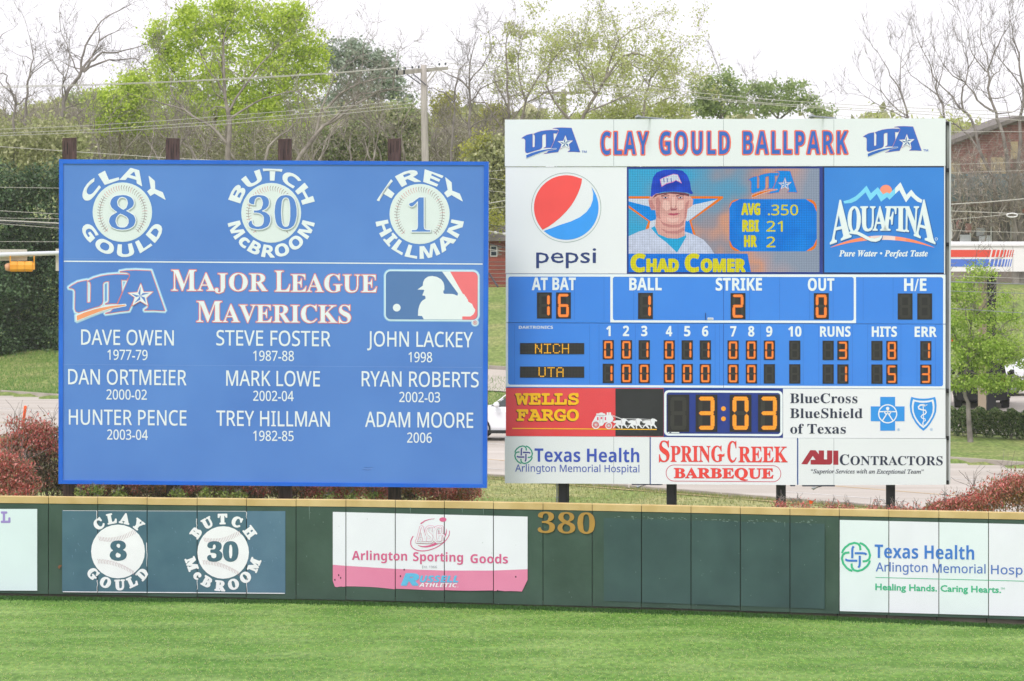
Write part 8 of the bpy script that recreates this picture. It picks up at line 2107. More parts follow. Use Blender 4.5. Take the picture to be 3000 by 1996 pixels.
# right: tall bare trees
R_ = dict(den=1.6, L=1.1, lvl=2, up=0.35, spread=0.55)
tree('thin bare tree, leftmost of the tall bare ones at the right', 2660, 236, [
    LB_(px=[(2672, 480), (2668, 400), (2656, 322), (2637, 268), (2637, 222), (2641, 160)], r0=5, r1=1, ground=True, start=0.3, **R_),
    LB_(px=[(2640, 272), (2607, 222), (2594, 190), (2570, 150)], r0=2.6, r1=0.9, **R_),
    LB_(px=[(2664, 344), (2610, 303), (2585, 271), (2558, 252)], r0=2.6, r1=0.9, **R_),
    LB_(px=[(2660, 345), (2622, 330), (2560, 300), (2530, 282)], r0=2.2, r1=0.8, **R_),
    LB_(px=[(2641, 200), (2660, 170), (2672, 130)], r0=1.4, r1=0.7, **R_)], M_barkd, seed=21)
tree('bare tree with a wide vase of shoots over the right end of the scoreboard', 2765, 238, [
    LB_(px=[(2776, 480), (2770, 400), (2766, 344), (2763, 309), (2747, 277), (2744, 239), (2728, 198), (2709, 159), (2692, 126)], r0=5, r1=0.9, ground=True, start=0.3, **R_),
    LB_(px=[(2748, 280), (2700, 245), (2670, 222), (2655, 190)], r0=2, r1=0.8, **R_),
    LB_(px=[(2746, 262), (2758, 222), (2768, 180)], r0=2, r1=0.8, **R_),
    LB_(px=[(2765, 314), (2780, 296), (2800, 286)], r0=1.6, r1=0.8, **R_)], M_barkd, seed=22)
tree('bare tree with a thick leaning trunk before the brick gable', 2872, 232, [
    LB_(px=[(2915, 560), (2897, 497), (2872, 446), (2856, 376), (2833, 332), (2812, 317), (2792, 284), (2760, 255), (2741, 223)], r0=6.5, r1=1.4, ground=True, start=0.35, **R_),
    LB_(px=[(2822, 322), (2817, 287), (2821, 255), (2830, 236), (2837, 198), (2824, 153), (2817, 98)], r0=3.6, r1=0.9, **R_),
    LB_(px=[(2830, 242), (2792, 223), (2768, 196), (2758, 178)], r0=2.4, r1=0.9, **R_),
    LB_(px=[(2836, 205), (2852, 176), (2856, 140), (2850, 100)], r0=2, r1=0.8, **R_),
    LB_(px=[(2872, 446), (2840, 400), (2800, 365), (2770, 352)], r0=4, r1=1.5, **R_)], M_barkd, seed=23)
tree('tallest bare tree at the right, its dark trunk crossing the brick gable', 2940, 231, [
    LB_(px=[(2970, 620), (2958, 540), (2951, 497), (2942, 414), (2929, 367), (2920, 335), (2907, 303), (2894, 261), (2894, 204), (2913, 153), (2935, 108), (2944, 82)], r0=8, r1=1.2, ground=True, start=0.45, **R_),
    LB_(px=[(2912, 328), (2862, 293), (2833, 250)], r0=4, r1=2, **R_),
    LB_(px=[(2895, 262), (2908, 222), (2930, 208), (2932, 192)], r0=2.4, r1=0.9, **R_),
    LB_(px=[(2892, 212), (2862, 178), (2842, 142), (2836, 110)], r0=2.6, r1=0.9, **R_),
    LB_(px=[(2895, 190), (2880, 140), (2872, 90), (2876, 60)], r0=2, r1=0.8, **R_),
    LB_(px=[(2935, 108), (2958, 70), (2962, 40)], r0=1.6, r1=0.7, **R_)], M_barkd, seed=24)
tree('bare tree cut by the right edge of the picture', 2990, 233, [
    LB_(px=[(2990, 640), (2986, 560), (2983, 480), (2987, 351), (2999, 287), (2991, 223), (2986, 159), (2968, 112), (2960, 60)], r0=8, r1=1.2, ground=True, start=0.4, **R_),
    LB_(px=[(2995, 260), (2960, 210), (2930, 175), (2920, 150)], r0=2.6, r1=0.9, **R_),
    LB_(px=[(2990, 330), (3030, 260), (3050, 200), (3055, 140)], r0=3, r1=0.9, **R_),
    LB_(px=[(2960, 350), (2948, 300), (2938, 282)], r0=1.5, r1=0.8, **R_)], M_barkd, seed=25)
# tangle in front of the shop
tw = Twigs(31)
for k in range(40):
    x = rnd.uniform(2775, 3060); Yk = rnd.uniform(229, 233); y0 = rnd.uniform(640, 720)
    p = at(x, y0, Yk)
    tw.grow(p, (rnd.gauss(0, .35), rnd.gauss(0, .2), 1), rnd.uniform(1.3, 2.1), 0.03, 3, 0.2, 4, 0.6)
o = tw.build('shrub_tangle', M_bark, None); tag(o, 'brown tangle of leafless shrubs in front of the shop', 'brush', None, 'stuff')
brush('shrub_haze', 'fine dry twigs veiling the shop front', [(2780, 3080, 470, 700)], 2600, 229, 0.22, L_brown, 3, aspect=0.08)
brush('wild_shrubs', 'yellowish wild shrubs behind the bare trees at the right', [(2480, 2900, 366, 480)], 5000, 244, 0.2, L_pale, 3, aspect=0.4)

# evergreens at the left, beyond the road
for k, (cx_0, w, top, lab) in enumerate(((-90, 110, 520, 'dark glossy evergreen cut by the left edge, behind the traffic signal'), (95, 120, 505, 'dark glossy evergreen behind the traffic signal arm, left of the blue board'),
                                         (290, 120, 500, 'dark glossy evergreen mostly hidden behind the left end of the blue board'))):
    Y = 217 + (k % 2) * 1.2
    bx_ = at(cx_0, 900, Y)[0]
    e = empty('evergreen_tree', (bx_, Y, gz(bx_, Y)), lab, 'tree', 'evergreens beyond the road')
    tw = Twigs(40 + k)
    g = gz(bx_, Y)
    for q_ in range(5): tw.grow((bx_ + rnd.uniform(-1, 1), Y + 1, g), (rnd.gauss(0, .3), abs(rnd.gauss(0, .2)), 1), 4.6, 0.09, 1, 0.2, 4)
    tw.build('trunk', M_barkd, e)
    bl = []
    for j in range(64):
        t = rnd.random()
        bl.append((cx_0 + rnd.uniform(-w, w), 1036 - (1036 - top) * t, rnd.uniform(26, 60), rnd.uniform(22, 48), rnd.uniform(-1.6, 0.8)))
    bl += [(cx_0 + x_, 1010, 34, 34, -1.0) for x_ in range(-110, 111, 24)] + [(cx_0 + x_, y_, 40, 40, -0.6) for x_ in range(-90, 100, 36) for y_ in (700, 800, 890, 960)]
    P = blobs_points(bl, 46000, Y, 0.42)
    quads('crown', P, npr.uniform(0.5, 1.4, len(P)) * 0.125, L_dark, e, aspect=0.6)
    P = blobs_points(bl[::4], 1500, Y - 0.3, 0.3)
    quads('leaf_flush', P, npr.uniform(0.5, 1.2, len(P)) * 0.11, L_green, e, aspect=0.6)
# olive tree between the boards
tree('dull olive tree seen in the gap between the two boards', 1455, 232, [
    LB_(px=[(1448, 700), (1450, 600), (1455, 500)], r0=6, r1=3, den=1.2, L=1.2, lvl=2, ground=True)], M_barkw,
    leaves=[([(1450, 500, 60, 50), (1440, 560, 50, 60), (1470, 600, 50, 40), (1455, 450, 70, 50)], 9000, 0.14, L_olive, 0.45)], tipleaf=(3000, 0.12, L_yel, 0.2), seed=33)

# ------------------------------------------------------------------ brick house and slatted fence seen between the boards
M_brick = mat('brick', (150, 78, 66), 0.9, rgb2=(176, 100, 84), scale=6, k=0.75)
M_mort = mat('mortar', (170, 156, 146), 0.95, k=0.7)
M_roof = mat('roof_shingle', (126, 120, 116), 0.95, rgb2=(158, 150, 144), scale=5, k=0.7)
M_trim = mat('white_trim', (226, 226, 224), 0.6)
M_glass = mat('window_glass', (60, 70, 76), 0.08, spec=0.6, var=0.1)
Yh = 231
A, B = at(1360, 700, Yh), at(1560, 772, Yh)
hs_ = empty('brick_house', ((A[0] + B[0]) / 2, Yh, gz(A[0], Yh)), 'low red brick house in the gap between the boards', 'house')
mb = MB(); mb.box(A[0], B[0], Yh, Yh + 6, gz(A[0], Yh) - 0.2, A[2], 0); mb.build('wall', M_mort, hs_)
bm = None
bw, bh = 0.203, 0.066
row = 0; z = A[2] - bh
mb = MB()
while z > at(0, 770, Yh)[2]:
    x = A[0] + (row % 2) * 0.1
    while x < B[0] - bw:
        px_ = 1500 + x * ppm(Yh)
        if not (1437 < px_ < 1456 and at(0, 722, Yh)[2] > z + bh * .5 > at(0, 750, Yh)[2]):
            mb.box(x, x + bw - 0.012, Yh - 0.01, Yh + 0.02, z, z + bh - 0.012)
        x += bw
    z -= bh; row += 1
o = mb.build('brick_course', M_brick, hs_); o['kind'] = 'stuff'
P, Q = at(1340, 702, Yh - 0.5), at(1580, 664, Yh + 3)
mb = MB(); mb.hexa([(P[0], Yh - 0.5, P[2] - .06), (Q[0], Yh - 0.5, P[2] - .06), (Q[0], Yh + 3, Q[2] - .06), (P[0], Yh + 3, Q[2] - .06), (P[0], Yh - 0.5, P[2] + .06), (Q[0], Yh - 0.5, P[2] + .06), (Q[0], Yh + 3, Q[2] + .06), (P[0], Yh + 3, Q[2] + .06)])
mb.build('roof', M_roof, hs_)
wA, wB = at(1436, 720, Yh - 0.03), at(1457, 752, Yh - 0.03)
mb = MB(); mb.box(wA[0], wB[0], Yh - 0.03, Yh + 0.01, wB[2], wA[2]); wf = mb.build('window', M_trim, hs_)
mb = MB(); mb.box(wA[0] + .04, wB[0] - .04, Yh - 0.04, Yh - 0.028, wB[2] + .04, (wA[2] + wB[2]) / 2 - .02); mb.build('pane', M_glass, wf)
mb = MB(); mb.box(wA[0] + .04, wB[0] - .04, Yh - 0.04, Yh - 0.028, (wA[2] + wB[2]) / 2 + .02, wA[2] - .04); mb.build('pane', M_glass, wf)
Yf = 226
A = at(1340, 757, Yf); B = at(1600, 846, Yf)
sf = empty('slat_fence', ((A[0] + B[0]) / 2, Yf, gz(A[0], Yf)), 'red brown fence of horizontal slats at the top of the lawn', 'fence')
M_slat = mat('red_brown_slat', (128, 62, 52), 0.8, rgb2=(150, 80, 66), scale=2, k=0.75)
for k in range(8):
    y0 = 757 + k * 11.4
    a_, b_ = at(0, y0, Yf)[2], at(0, y0 + 9.4, Yf)[2]
    mb = MB(); mb.hexa([(A[0], Yf, b_), (B[0], Yf, b_), (B[0], Yf + .02, b_), (A[0], Yf + .02, b_), (A[0], Yf + .03, a_), (B[0], Yf + .03, a_), (B[0], Yf + .05, a_), (A[0], Yf + .05, a_)])
    mb.build('slat', M_slat, sf)
mb = MB()
for x in (1380, 1487, 1560):
    p = at(x, 757, Yf + .06); mb.box(p[0] - .05, p[0] + .05, Yf + .06, Yf + .14, gz(p[0], Yf) - .2, p[2])
mb.build('fence_post', M_barkw, sf)
p, q_ = at(1432, 800, Yf - .8), at(1459, 844, Yf - 1.2)
mb = MB(); mb.tube([p, (q_[0], q_[1], gz(q_[0], q_[1]) )], 0.035, 6); o = mb.build('leaning_stake', M_wood2, None); tag(o, 'thin stake leaning against the red brown slat fence', 'stake')

# ------------------------------------------------------------------ brick shop with gable, far right
Ys = 236
M_brick2 = mat('shop_brick', (118, 86, 80), 0.9, rgb2=(152, 112, 102), scale=4, k=1.0)
g0 = gz(at(2900, 700, Ys)[0], Ys)
apex = at(2990, 352, Ys); lft = at(2740, 438, Ys); rgt = at(3240, 438, Ys)
shop = empty('brick_shop', (apex[0], Ys, g0), 'red brick shop with a low gable and teal awning behind the bare trees', 'shop')
mobj('wall', [(lft[0], Ys, g0 - .3), (rgt[0], Ys, g0 - .3), (rgt[0], Ys, rgt[2]), (apex[0], Ys, apex[2]), (lft[0], Ys, lft[2]),
              (lft[0], Ys + 12, g0 - .3), (rgt[0], Ys + 12, g0 - .3), (rgt[0], Ys + 12, rgt[2]), (apex[0], Ys + 12, apex[2]), (lft[0], Ys + 12, lft[2])],
     [(0, 1, 2, 3, 4), (5, 9, 8, 7, 6), (0, 4, 9, 5), (1, 6, 7, 2), (2, 7, 8, 3), (3, 8, 9, 4)], M_mort, shop)
mb = MB()
bw, bh = 0.30, 0.10
z = g0 + 1.0; row = 0
while z < apex[2] - 0.12:
    half = (apex[2] - z - bh) / (apex[2] - rgt[2]) * (rgt[0] - apex[0])
    half = min(half, rgt[0] - apex[0])
    x = apex[0] - half + (row % 2) * 0.12
    while x < apex[0] + min(half, 2.2) - bw:
        mb.box(x, x + bw - 0.016, Ys - 0.012, Ys + 0.02, z, z + bh - 0.016); x += bw
    z += bh; row += 1
o = mb.build('brick_course', M_brick2, shop); o['kind'] = 'stuff'
M_beige = mat('beige_stucco', (196, 178, 142), 0.9, var=0.06, k=0.75)
for (x0, x1, y0, y1) in ((2903, 2948, 461, 511), (2871, 2892, 463, 500), (2961, 2982, 415, 466), (2786, 2812, 478, 512)):
    A, B = at(x0, y0, Ys - .03), at(x1, y1, Ys - .03); mb = MB(); mb.box(A[0], B[0], Ys - .04, Ys + .01, B[2], A[2]); mb.build('stucco_panel', M_beige, shop)
for s_ in (-1, 1):
    e_ = lft if s_ < 0 else rgt
    mb = MB(); d = 0.3
    mb.hexa([(e_[0] + s_ * d, Ys - .3, e_[2] - .12), (apex[0], Ys - .3, apex[2] + .02), (apex[0], Ys + 12, apex[2] + .02), (e_[0] + s_ * d, Ys + 12, e_[2] - .12),
             (e_[0] + s_ * d, Ys - .3, e_[2] + .06), (apex[0], Ys - .3, apex[2] + .2), (apex[0], Ys + 12, apex[2] + .2), (e_[0] + s_ * d, Ys + 12, e_[2] + .06)])
    mb.build('roof', M_roof, shop)
M_teal = mat('awning_teal', (92, 116, 120), 0.7, var=0.06, k=0.9)
A, B = at(2776, 544, Ys - 1.4), at(3080, 590, Ys - 1.4)
mb = MB(); mb.hexa([(A[0], Ys - 1.4, B[2]), (B[0], Ys - 1.4, B[2]), (B[0], Ys, B[2]), (A[0], Ys, B[2]), (A[0], Ys - 1.4, A[2]), (B[0], Ys - 1.4, A[2]), (B[0], Ys, A[2] + .5), (A[0], Ys, A[2] + .5)])
aw = mb.build('awning', M_teal, shop)
AS = PlaneSurf((0, Ys - 1.42, 0), (0, -1, 0))
a = Art(AS); M_al = mat('awning_lettering', (206, 206, 200), 0.6)
a.text('LUCKY', 'B', 2806, 2845, 574.5, 24, M_al, 0.01); a.text('FOOL', 'B', 2862, 2893, 574.5, 24, M_al, 0.01); a.make('lettering', aw)
M_sf = mat('shop_window', (70, 68, 66), 0.3, rgb2=(110, 104, 98), scale=1.2, spec=0.5)
for (x0, x1) in ((2790, 2840), (2845, 2900), (2906, 2960), (2965, 3020)):
    A, B = at(x0, 606, Ys - .05), at(x1, 712, Ys - .05); mb = MB(); mb.box(A[0], B[0], Ys - .06, Ys - .013, B[2], A[2]); w_o = mb.build('shop_window', M_sf, shop)
    mb = MB(); mb.box(A[0] - .06, A[0], Ys - .1, Ys - .013, B[2], A[2]); mb.build('mullion', M_trim, shop)
for (x, y, w, h, m) in ((2802, 640, 14, 30, 'sign_pink'), (2828, 655, 20, 26, 'sign_rose'), (2860, 668, 26, 24, 'sign_grey'), (2868, 690, 34, 20, 'sign_white'), (2812, 688, 30, 22, 'sign_white'), (2995, 610, 12, 14, 'sign_red')):
    M_ = {'sign_pink': mat('poster_pink', (206, 150, 146)), 'sign_rose': mat('poster_rose', (176, 130, 126)), 'sign_grey': mat('poster_grey', (190, 192, 200)), 'sign_white': mat('poster_white', (214, 216, 224)), 'sign_red': mat('poster_red', (206, 84, 64))}[m]
    A, B = at(x, y, Ys - .12), at(x + w, y + h, Ys - .12); mb = MB(); mb.box(A[0], B[0], Ys - .125, Ys - .105, B[2], A[2]); mb.build('poster', M_, shop)

# filling station canopy
Yc = 186
A, B = at(2600, 718, Yc), at(3200, 797, Yc)
gc = gz(at(2900, 900, Yc)[0], Yc + 2)
can = empty('station_canopy', ((A[0] + B[0]) / 2, Yc + 3, gc), 'white filling station canopy with red and blue stripes', 'canopy')
M_cw = mat('canopy_white', (232, 232, 228), 0.4, var=0.03)
for (x0, x1) in ((2600, 2967), (2968.2, 3200)):
    a_, b_ = at(x0, 720, Yc), at(x1, 796, Yc)
    mb = MB(); mb.box(a_[0], b_[0], Yc, Yc + 7, b_[2], a_[2]); mb.build('fascia', M_cw, can)
a_, b_ = at(2598, 716, Yc - .05), at(3202, 721, Yc - .05); mb = MB(); mb.box(a_[0], b_[0], Yc - .05, Yc + 7, b_[2], a_[2]); mb.build('top_trim', M_trim, can)
CS = PlaneSurf((0, Yc, 0), (0, -1, 0))
M_cr, M_cb = mat('canopy_red', (222, 84, 70), 0.5, var=0.03), mat('canopy_blue', (84, 122, 206), 0.5, var=0.03)
for (m, y0, y1, x1) in ((M_cr, 732.5, 753.5, 2904), (M_cb, 759.5, 781.5, 2899)):
    a = Art(CS); a.poly([(2650, y0), (x1, y0), (x1 - 5, y1), (2650, y1)], m, 0.01); a.make('stripe', can)
    xx = x1 + 5
    for w in (9, 8, 7, 5.5, 4.5, 3.5, 2.5):
        a = Art(CS); a.poly([(xx, y0), (xx + w, y0), (xx + w - 5, y1), (xx - 5, y1)], m, 0.01); a.make('stripe', can); xx += w + 3.6
mb = MB(); a_, b_ = at(2893, 797, Yc + 1.5), at(2918, 1210, Yc + 1.5)
mb.box(a_[0], b_[0], Yc + 1.5, Yc + 1.8, gc - .3, a_[2]); mb.build('column', M_black, can)
mb = MB(); a_, b_ = at(2868, 797, Yc + 3.5), at(2889, 1210, Yc + 3.5)
mb.box(a_[0], b_[0], Yc + 3.5, Yc + 3.8, gc - .3, a_[2]); mb.build('column', mat('column_beige', (206, 188, 164), 0.8, k=0.75), can)
# fuel pump, bin and low wall glimpsed beyond the tree
Yb = 196
def sbox(name, label, cat, x0, y0, x1, y1, Y, th, m, bev=0.03, base=None):
    a_, b_ = at(x0, y0, Y), at(x1, y1, Y)
    z0 = b_[2] if base is None else base
    mb = MB(); c = bev
    X0, X1 = a_[0], b_[0]
    mb.hexa([(X0, Y, z0), (X1, Y, z0), (X1, Y + th, z0), (X0, Y + th, z0), (X0, Y, a_[2] - c), (X1, Y, a_[2] - c), (X1, Y + th, a_[2] - c), (X0, Y + th, a_[2] - c)])
    mb.hexa([(X0, Y, a_[2] - c), (X1, Y, a_[2] - c), (X1, Y + th, a_[2] - c), (X0, Y + th, a_[2] - c), (X0 + c, Y + c, a_[2]), (X1 - c, Y + c, a_[2]), (X1 - c, Y + th - c, a_[2]), (X0 + c, Y + th - c, a_[2])])
    o = mb.build(name, m, None); return tag(o, label, cat)
e = empty('fuel_pump', (at(2840, 1190, Yb)[0], Yb, gz(15.8, Yb)), 'black fuel pump with a pale blue lower panel beyond the small tree', 'fuel pump')
a_, b_ = at(2816, 1120, Yb), at(2866, 1200, Yb); zb = gz(15.8, Yb)
mb = MB(); mb.box(a_[0], b_[0], Yb, Yb + .5, zb, a_[2]); mb.build('cabinet', M_black, e)
a2_ = at(2819, 1171, Yb); mb = MB(); mb.box(a2_[0], b_[0] - .04, Yb - .015, Yb, zb + .15, a2_[2]); mb.build('door', mat('pump_blue', (126, 170, 210), 0.5), e)
mb = MB(); mb.tube([(b_[0] - .1, Yb - .02, a_[2] - .3), (b_[0] - .02, Yb - .15, a_[2] - .7), (b_[0] - .12, Yb - .05, a_[2] - .4)], 0.02, 6); mb.build('hose', M_black, e)

# ------------------------------------------------------------------ vehicles
M_tyre = mat('tyre_rubber', (38, 38, 40), 0.85, var=0.1)
M_rim = mat('wheel_alloy', (170, 172, 176), 0.35, metal=0.7)
M_plast = mat('black_plastic', (34, 35, 38), 0.6, var=0.1)
M_winglass = mat('car_glass', (44, 52, 54), 0.05, var=0.05, spec=0.8)
M_chrome = mat('chrome', (200, 204, 208), 0.15, metal=0.9)
def car(x, y, dirx, paint, label, L=4.5, W=1.84, H=1.68, group=None, plate=False, yaw=0.0):
    """side-on car; dirx = -1 drives to the left. profile stations along its length"""
    z0 = gz(x, y)
    e = empty('parked_car' if group else 'passing_car', (x, y, z0), label, 'car', group)
    cy_, sy_ = math.cos(yaw), math.sin(yaw)
    def T(u, v, w):
        X, Yy = u * dirx, v
        return (x + X * cy_ - Yy * sy_, y + X * sy_ + Yy * cy_, z0 + w)
    # body: stations u from front (+L/2) to rear, each ring: sill, lower side, belt, hood/deck
    st = [(2.25, 0.42, 0.62, 0.66, .80), (2.2, 0.28, 0.74, 0.80, .90), (1.95, 0.24, 0.88, 0.95, .97), (1.3, 0.24, 0.98, 1.04, 1.0), (0.85, 0.24, 1.02, 1.08, 1.0),
          (0.0, 0.24, 1.03, 1.09, 1.0), (-1.2, 0.24, 1.06, 1.12, 1.0), (-1.9, 0.26, 1.08, 1.13, .97), (-2.15, 0.3, 1.04, 1.1, .92), (-2.25, 0.45, 0.9, 0.98, .86)]
    V, F = [], []
    for (u, zb, zs, zt_, wf) in st:
        h = W / 2 * wf; u = u * L / 4.5
        ring = [(-h * .94, zb), (-h, zb + .18), (-h, zs - .12), (-h * .96, zs), (-h * .86, zt_), (h * .86, zt_), (h * .96, zs), (h, zs - .12), (h, zb + .18), (h * .94, zb)]
        V += [T(u, a, b) for a, b in ring]
    n = 10
    for i in range(len(st) - 1):
        for k in range(n):
            F.append((i * n + k, i * n + (k + 1) % n, (i + 1) * n + (k + 1) % n, (i + 1) * n + k))
    F += [tuple(range(n)), tuple(range((len(st) - 1) * n, len(st) * n))[::-1]]
    mobj('body', V, F, paint, e, None, False)
    # cabin frame and glass
    cab = [(0.98, 1.05, 1.06), (0.25, 1.58, 1.62), (-0.4, 1.64, H), (-1.35, 1.60, H - .04), (-1.95, 1.5, 1.52), (-2.12, 1.1, 1.12)]
    V, F = [], []
    for (u, zs, zt_) in cab:
        u = u * L / 4.5
        k_ = 0.88 - 0.12 * (zs - 1.05) / 0.6
        h = W / 2 * k_
        V += [T(u, -h, zs), T(u, -h * .93, zt_), T(u, h * .93, zt_), T(u, h, zs), T(u, -W / 2 * .9, 1.03), T(u, W / 2 * .9, 1.03)]
    for i in range(len(cab) - 1):
        b = i * 6; c = b + 6
        F += [(b, b + 1, c + 1, c), (b + 1, b + 2, c + 2, c + 1), (b + 2, b + 3, c + 3, c + 2)]
    mobj('roof', V, F, paint, e)
    for s_ in (-1, 1):
        pts = [(0.86, 1.08), (0.22, 1.52), (-0.35, 1.56), (-0.35, 1.08)]
        pts2 = [(-0.43, 1.08), (-0.43, 1.56), (-1.25, 1.53), (-1.5, 1.1)]
        for P_ in (pts, pts2):
            V = [T(u * L / 4.5, s_ * (W / 2 * (0.9 - 0.13 * (w - 1.05) / 0.6) + .015), w) for u, w in P_]
            V += [T(u * L / 4.5, s_ * (W / 2 * (0.9 - 0.13 * (w - 1.05) / 0.6) - .02), w) for u, w in P_]
            mobj('side_window', V, [(0, 1, 2, 3), (4, 7, 6, 5), (0, 4, 5, 1), (1, 5, 6, 2), (2, 6, 7, 3), (3, 7, 4, 0)], M_winglass, e)
        V = [T(u * L / 4.5, s_ * (W / 2 + o_), w) for o_ in (.012, -.05) for u, w in ((1.9, .24), (1.9, .34), (-1.95, .34), (-1.95, .24))]
        mobj('sill_trim', V, [(0, 1, 2, 3), (4, 7, 6, 5), (0, 4, 5, 1), (1, 5, 6, 2), (2, 6, 7, 3), (3, 7, 4, 0)], M_plast, e)
        mb = MB(); c = T(0.74, s_ * (W / 2 + .02), 1.12); mb.tube([T(.70, s_ * (W / 2 - .02), 1.1), T(.74, s_ * (W / 2 + .1), 1.13), T(.74, s_ * (W / 2 + .22), 1.14)], [.03, .10, .09], 8)
        mb.build('wing_mirror', paint, e, True)
        for u in (1.38, -1.36):
            u = u * L / 4.5
            mb = MB(); mb.tube([T(u, s_ * (W / 2 - .26), .345), T(u, s_ * (W / 2 - .26) , .345), T(u, s_ * (W / 2 - .02), .345), T(u, s_ * (W / 2 + .01), .345)], [.3, .345, .345, .32], 24)
            w_ = mb.build('wheel', M_tyre, e, False)
            mb = MB(); mb.tube([T(u, s_ * (W / 2 + .0), .345), T(u, s_ * (W / 2 + .018), .345)], [.22, .2], 16); mb.build('rim', M_rim, w_)
            # dark wheel arch
            mb = MB(); arc_ = [T(u + .42 * math.cos(t), s_ * (W / 2 + .008), .345 + .42 * math.sin(t)) for t in np.linspace(0, math.pi, 13)]
            mb.tube(arc_, .035, 5); mb.build('wheel_arch', M_plast, e)
    mobj('windscreen', [T(.93 * L / 4.5, -W / 2 * .78, 1.1), T(.93 * L / 4.5, W / 2 * .78, 1.1), T(.29 * L / 4.5, W / 2 * .68, 1.56), T(.29 * L / 4.5, -W / 2 * .68, 1.56)], [(0, 1, 2, 3)], M_winglass, e)
    mobj('rear_window', [T(-2.11 * L / 4.5, -W / 2 * .72, 1.16), T(-2.11 * L / 4.5, W / 2 * .72, 1.16), T(-1.99 * L / 4.5, W / 2 * .64, 1.46), T(-1.99 * L / 4.5, -W / 2 * .64, 1.46)], [(0, 1, 2, 3)], M_winglass, e)
    for s_ in (-1, 1):
        V = [T(2.24 * L / 4.5 + a, s_ * b, c) for a in (.0, -.12) for b, c in ((.45, .62), (.78, .66), (.78, .76), (.45, .72))]
        mobj('headlight', V, [(0, 1, 2, 3), (4, 7, 6, 5), (0, 4, 5, 1), (2, 6, 7, 3)], M_chrome, e)
        V = [T(-2.27 * L / 4.5 + a, s_ * b, c) for a in (.0, .14) for b, c in ((.62, .84), (.82, .84), (.82, 1.08), (.62, 1.08))]
        mobj('tail_light', V, [(0, 1, 2, 3), (4, 7, 6, 5), (0, 4, 5, 1), (2, 6, 7, 3)], mat('tail_light_red', (150, 30, 28), 0.2), e)
    mb = MB(); mb.hexa([T(-2.3, -.85, .3), T(-2.3, .85, .3), T(-2.12, .85, .3), T(-2.12, -.85, .3), T(-2.3, -.85, .58), T(-2.3, .85, .58), T(-2.12, .85, .58), T(-2.12, -.85, .58)]); mb.build('rear_bumper', M_plast, e)
    if plate:
        mb = MB(); mb.hexa([T(-2.32, -.16, .62), T(-2.32, .16, .62), T(-2.3, .16, .62), T(-2.3, -.16, .62), T(-2.32, -.16, .78), T(-2.32, .16, .78), T(-2.3, .16, .78), T(-2.3, -.16, .78)]); mb.build('number_plate', M_trim, e)
    return e
M_cwhite = mat('car_paint_white', (236, 238, 242), 0.25, spec=0.5, var=0.01, k=0.95)
M_cblack = mat('car_paint_black', (30, 32, 36), 0.2, spec=0.6, var=0.05)
cp = at(1428, 1296, 176.5)
car(cp[0] + 1.12, 177.2, -1, M_cwhite, 'white car on the road, glimpsed between the two boards', H=1.62, yaw=-0.10)
cb_ = at(2905, 1200, 192)
car(cb_[0] - 0.15, 194.4, 1, M_cblack, 'dark car seen from behind on the forecourt beyond the hedge', group='cars on the forecourt', plate=True, yaw=math.radians(86))
cc_ = at(2965, 1000, 201)
car(cc_[0] + 1.2, 201.5, -1, M_cwhite, 'white car behind the small bright tree, under the canopy', group='cars on the forecourt', yaw=0.1)

# ------------------------------------------------------------------ small bright tree, hedge, near bushes
tree('small bright green tree beside the scoreboard, in front of the hedge', 2842, 174, [
    LB_(px=[(2836, 1180), (2826, 1150), (2829, 1090), (2838, 1020), (2844, 960), (2856, 880), (2860, 800)], r0=6.5, r1=1.5, den=1.8, L=0.9, lvl=2, ground=True, start=0.2, up=0.15),
    LB_(px=[(2834, 1050), (2880, 1000), (2930, 965), (2985, 930)], r0=3.4, r1=1, den=2, L=0.8, lvl=2, start=0.1, up=0.1),
    LB_(px=[(2836, 1040), (2800, 990), (2770, 930), (2760, 880)], r0=3.2, r1=1, den=2, L=0.8, lvl=2, up=0.1),
    LB_(px=[(2845, 950), (2810, 890), (2790, 840)], r0=2.4, r1=0.8, den=2, L=0.7, lvl=2, up=0.1),
    LB_(px=[(2848, 930), (2890, 890), (2910, 850)], r0=2.4, r1=0.8, den=2, L=0.7, lvl=2, up=0.1),
    LB_(px=[(2832, 1085), (2890, 1095), (2950, 1100), (3010, 1110)], r0=3, r1=1, den=2, L=0.7, lvl=2, up=0.05),
    LB_(px=[(2830, 1110), (2800, 1130), (2770, 1136)], r0=2, r1=1, den=2, L=0.5, lvl=2, up=0.05)], M_barkd,
    leaves=[([(2858, 800, 16, 30), (2895, 808, 34, 26), (2820, 830, 34, 24), (2790, 860, 40, 28), (2850, 865, 44, 30), (2935, 880, 36, 20), (2800, 930, 56, 34), (2880, 930, 66, 34),
              (2960, 940, 46, 26), (2760, 980, 60, 40), (2850, 1000, 70, 36), (2935, 1010, 66, 40), (2985, 1045, 40, 34), (2790, 1060, 50, 28), (2880, 1068, 70, 26)], 9000, 0.088, L_bright, 0.26),
            ([(2850, 1115, 76, 20), (2800, 1130, 46, 16), (2940, 1120, 60, 18), (2990, 1128, 34, 18), (2900, 1132, 50, 14), (2880, 1030, 110, 40)], 6400, 0.088, L_bright, 0.22)], seed=34, group='young trees')
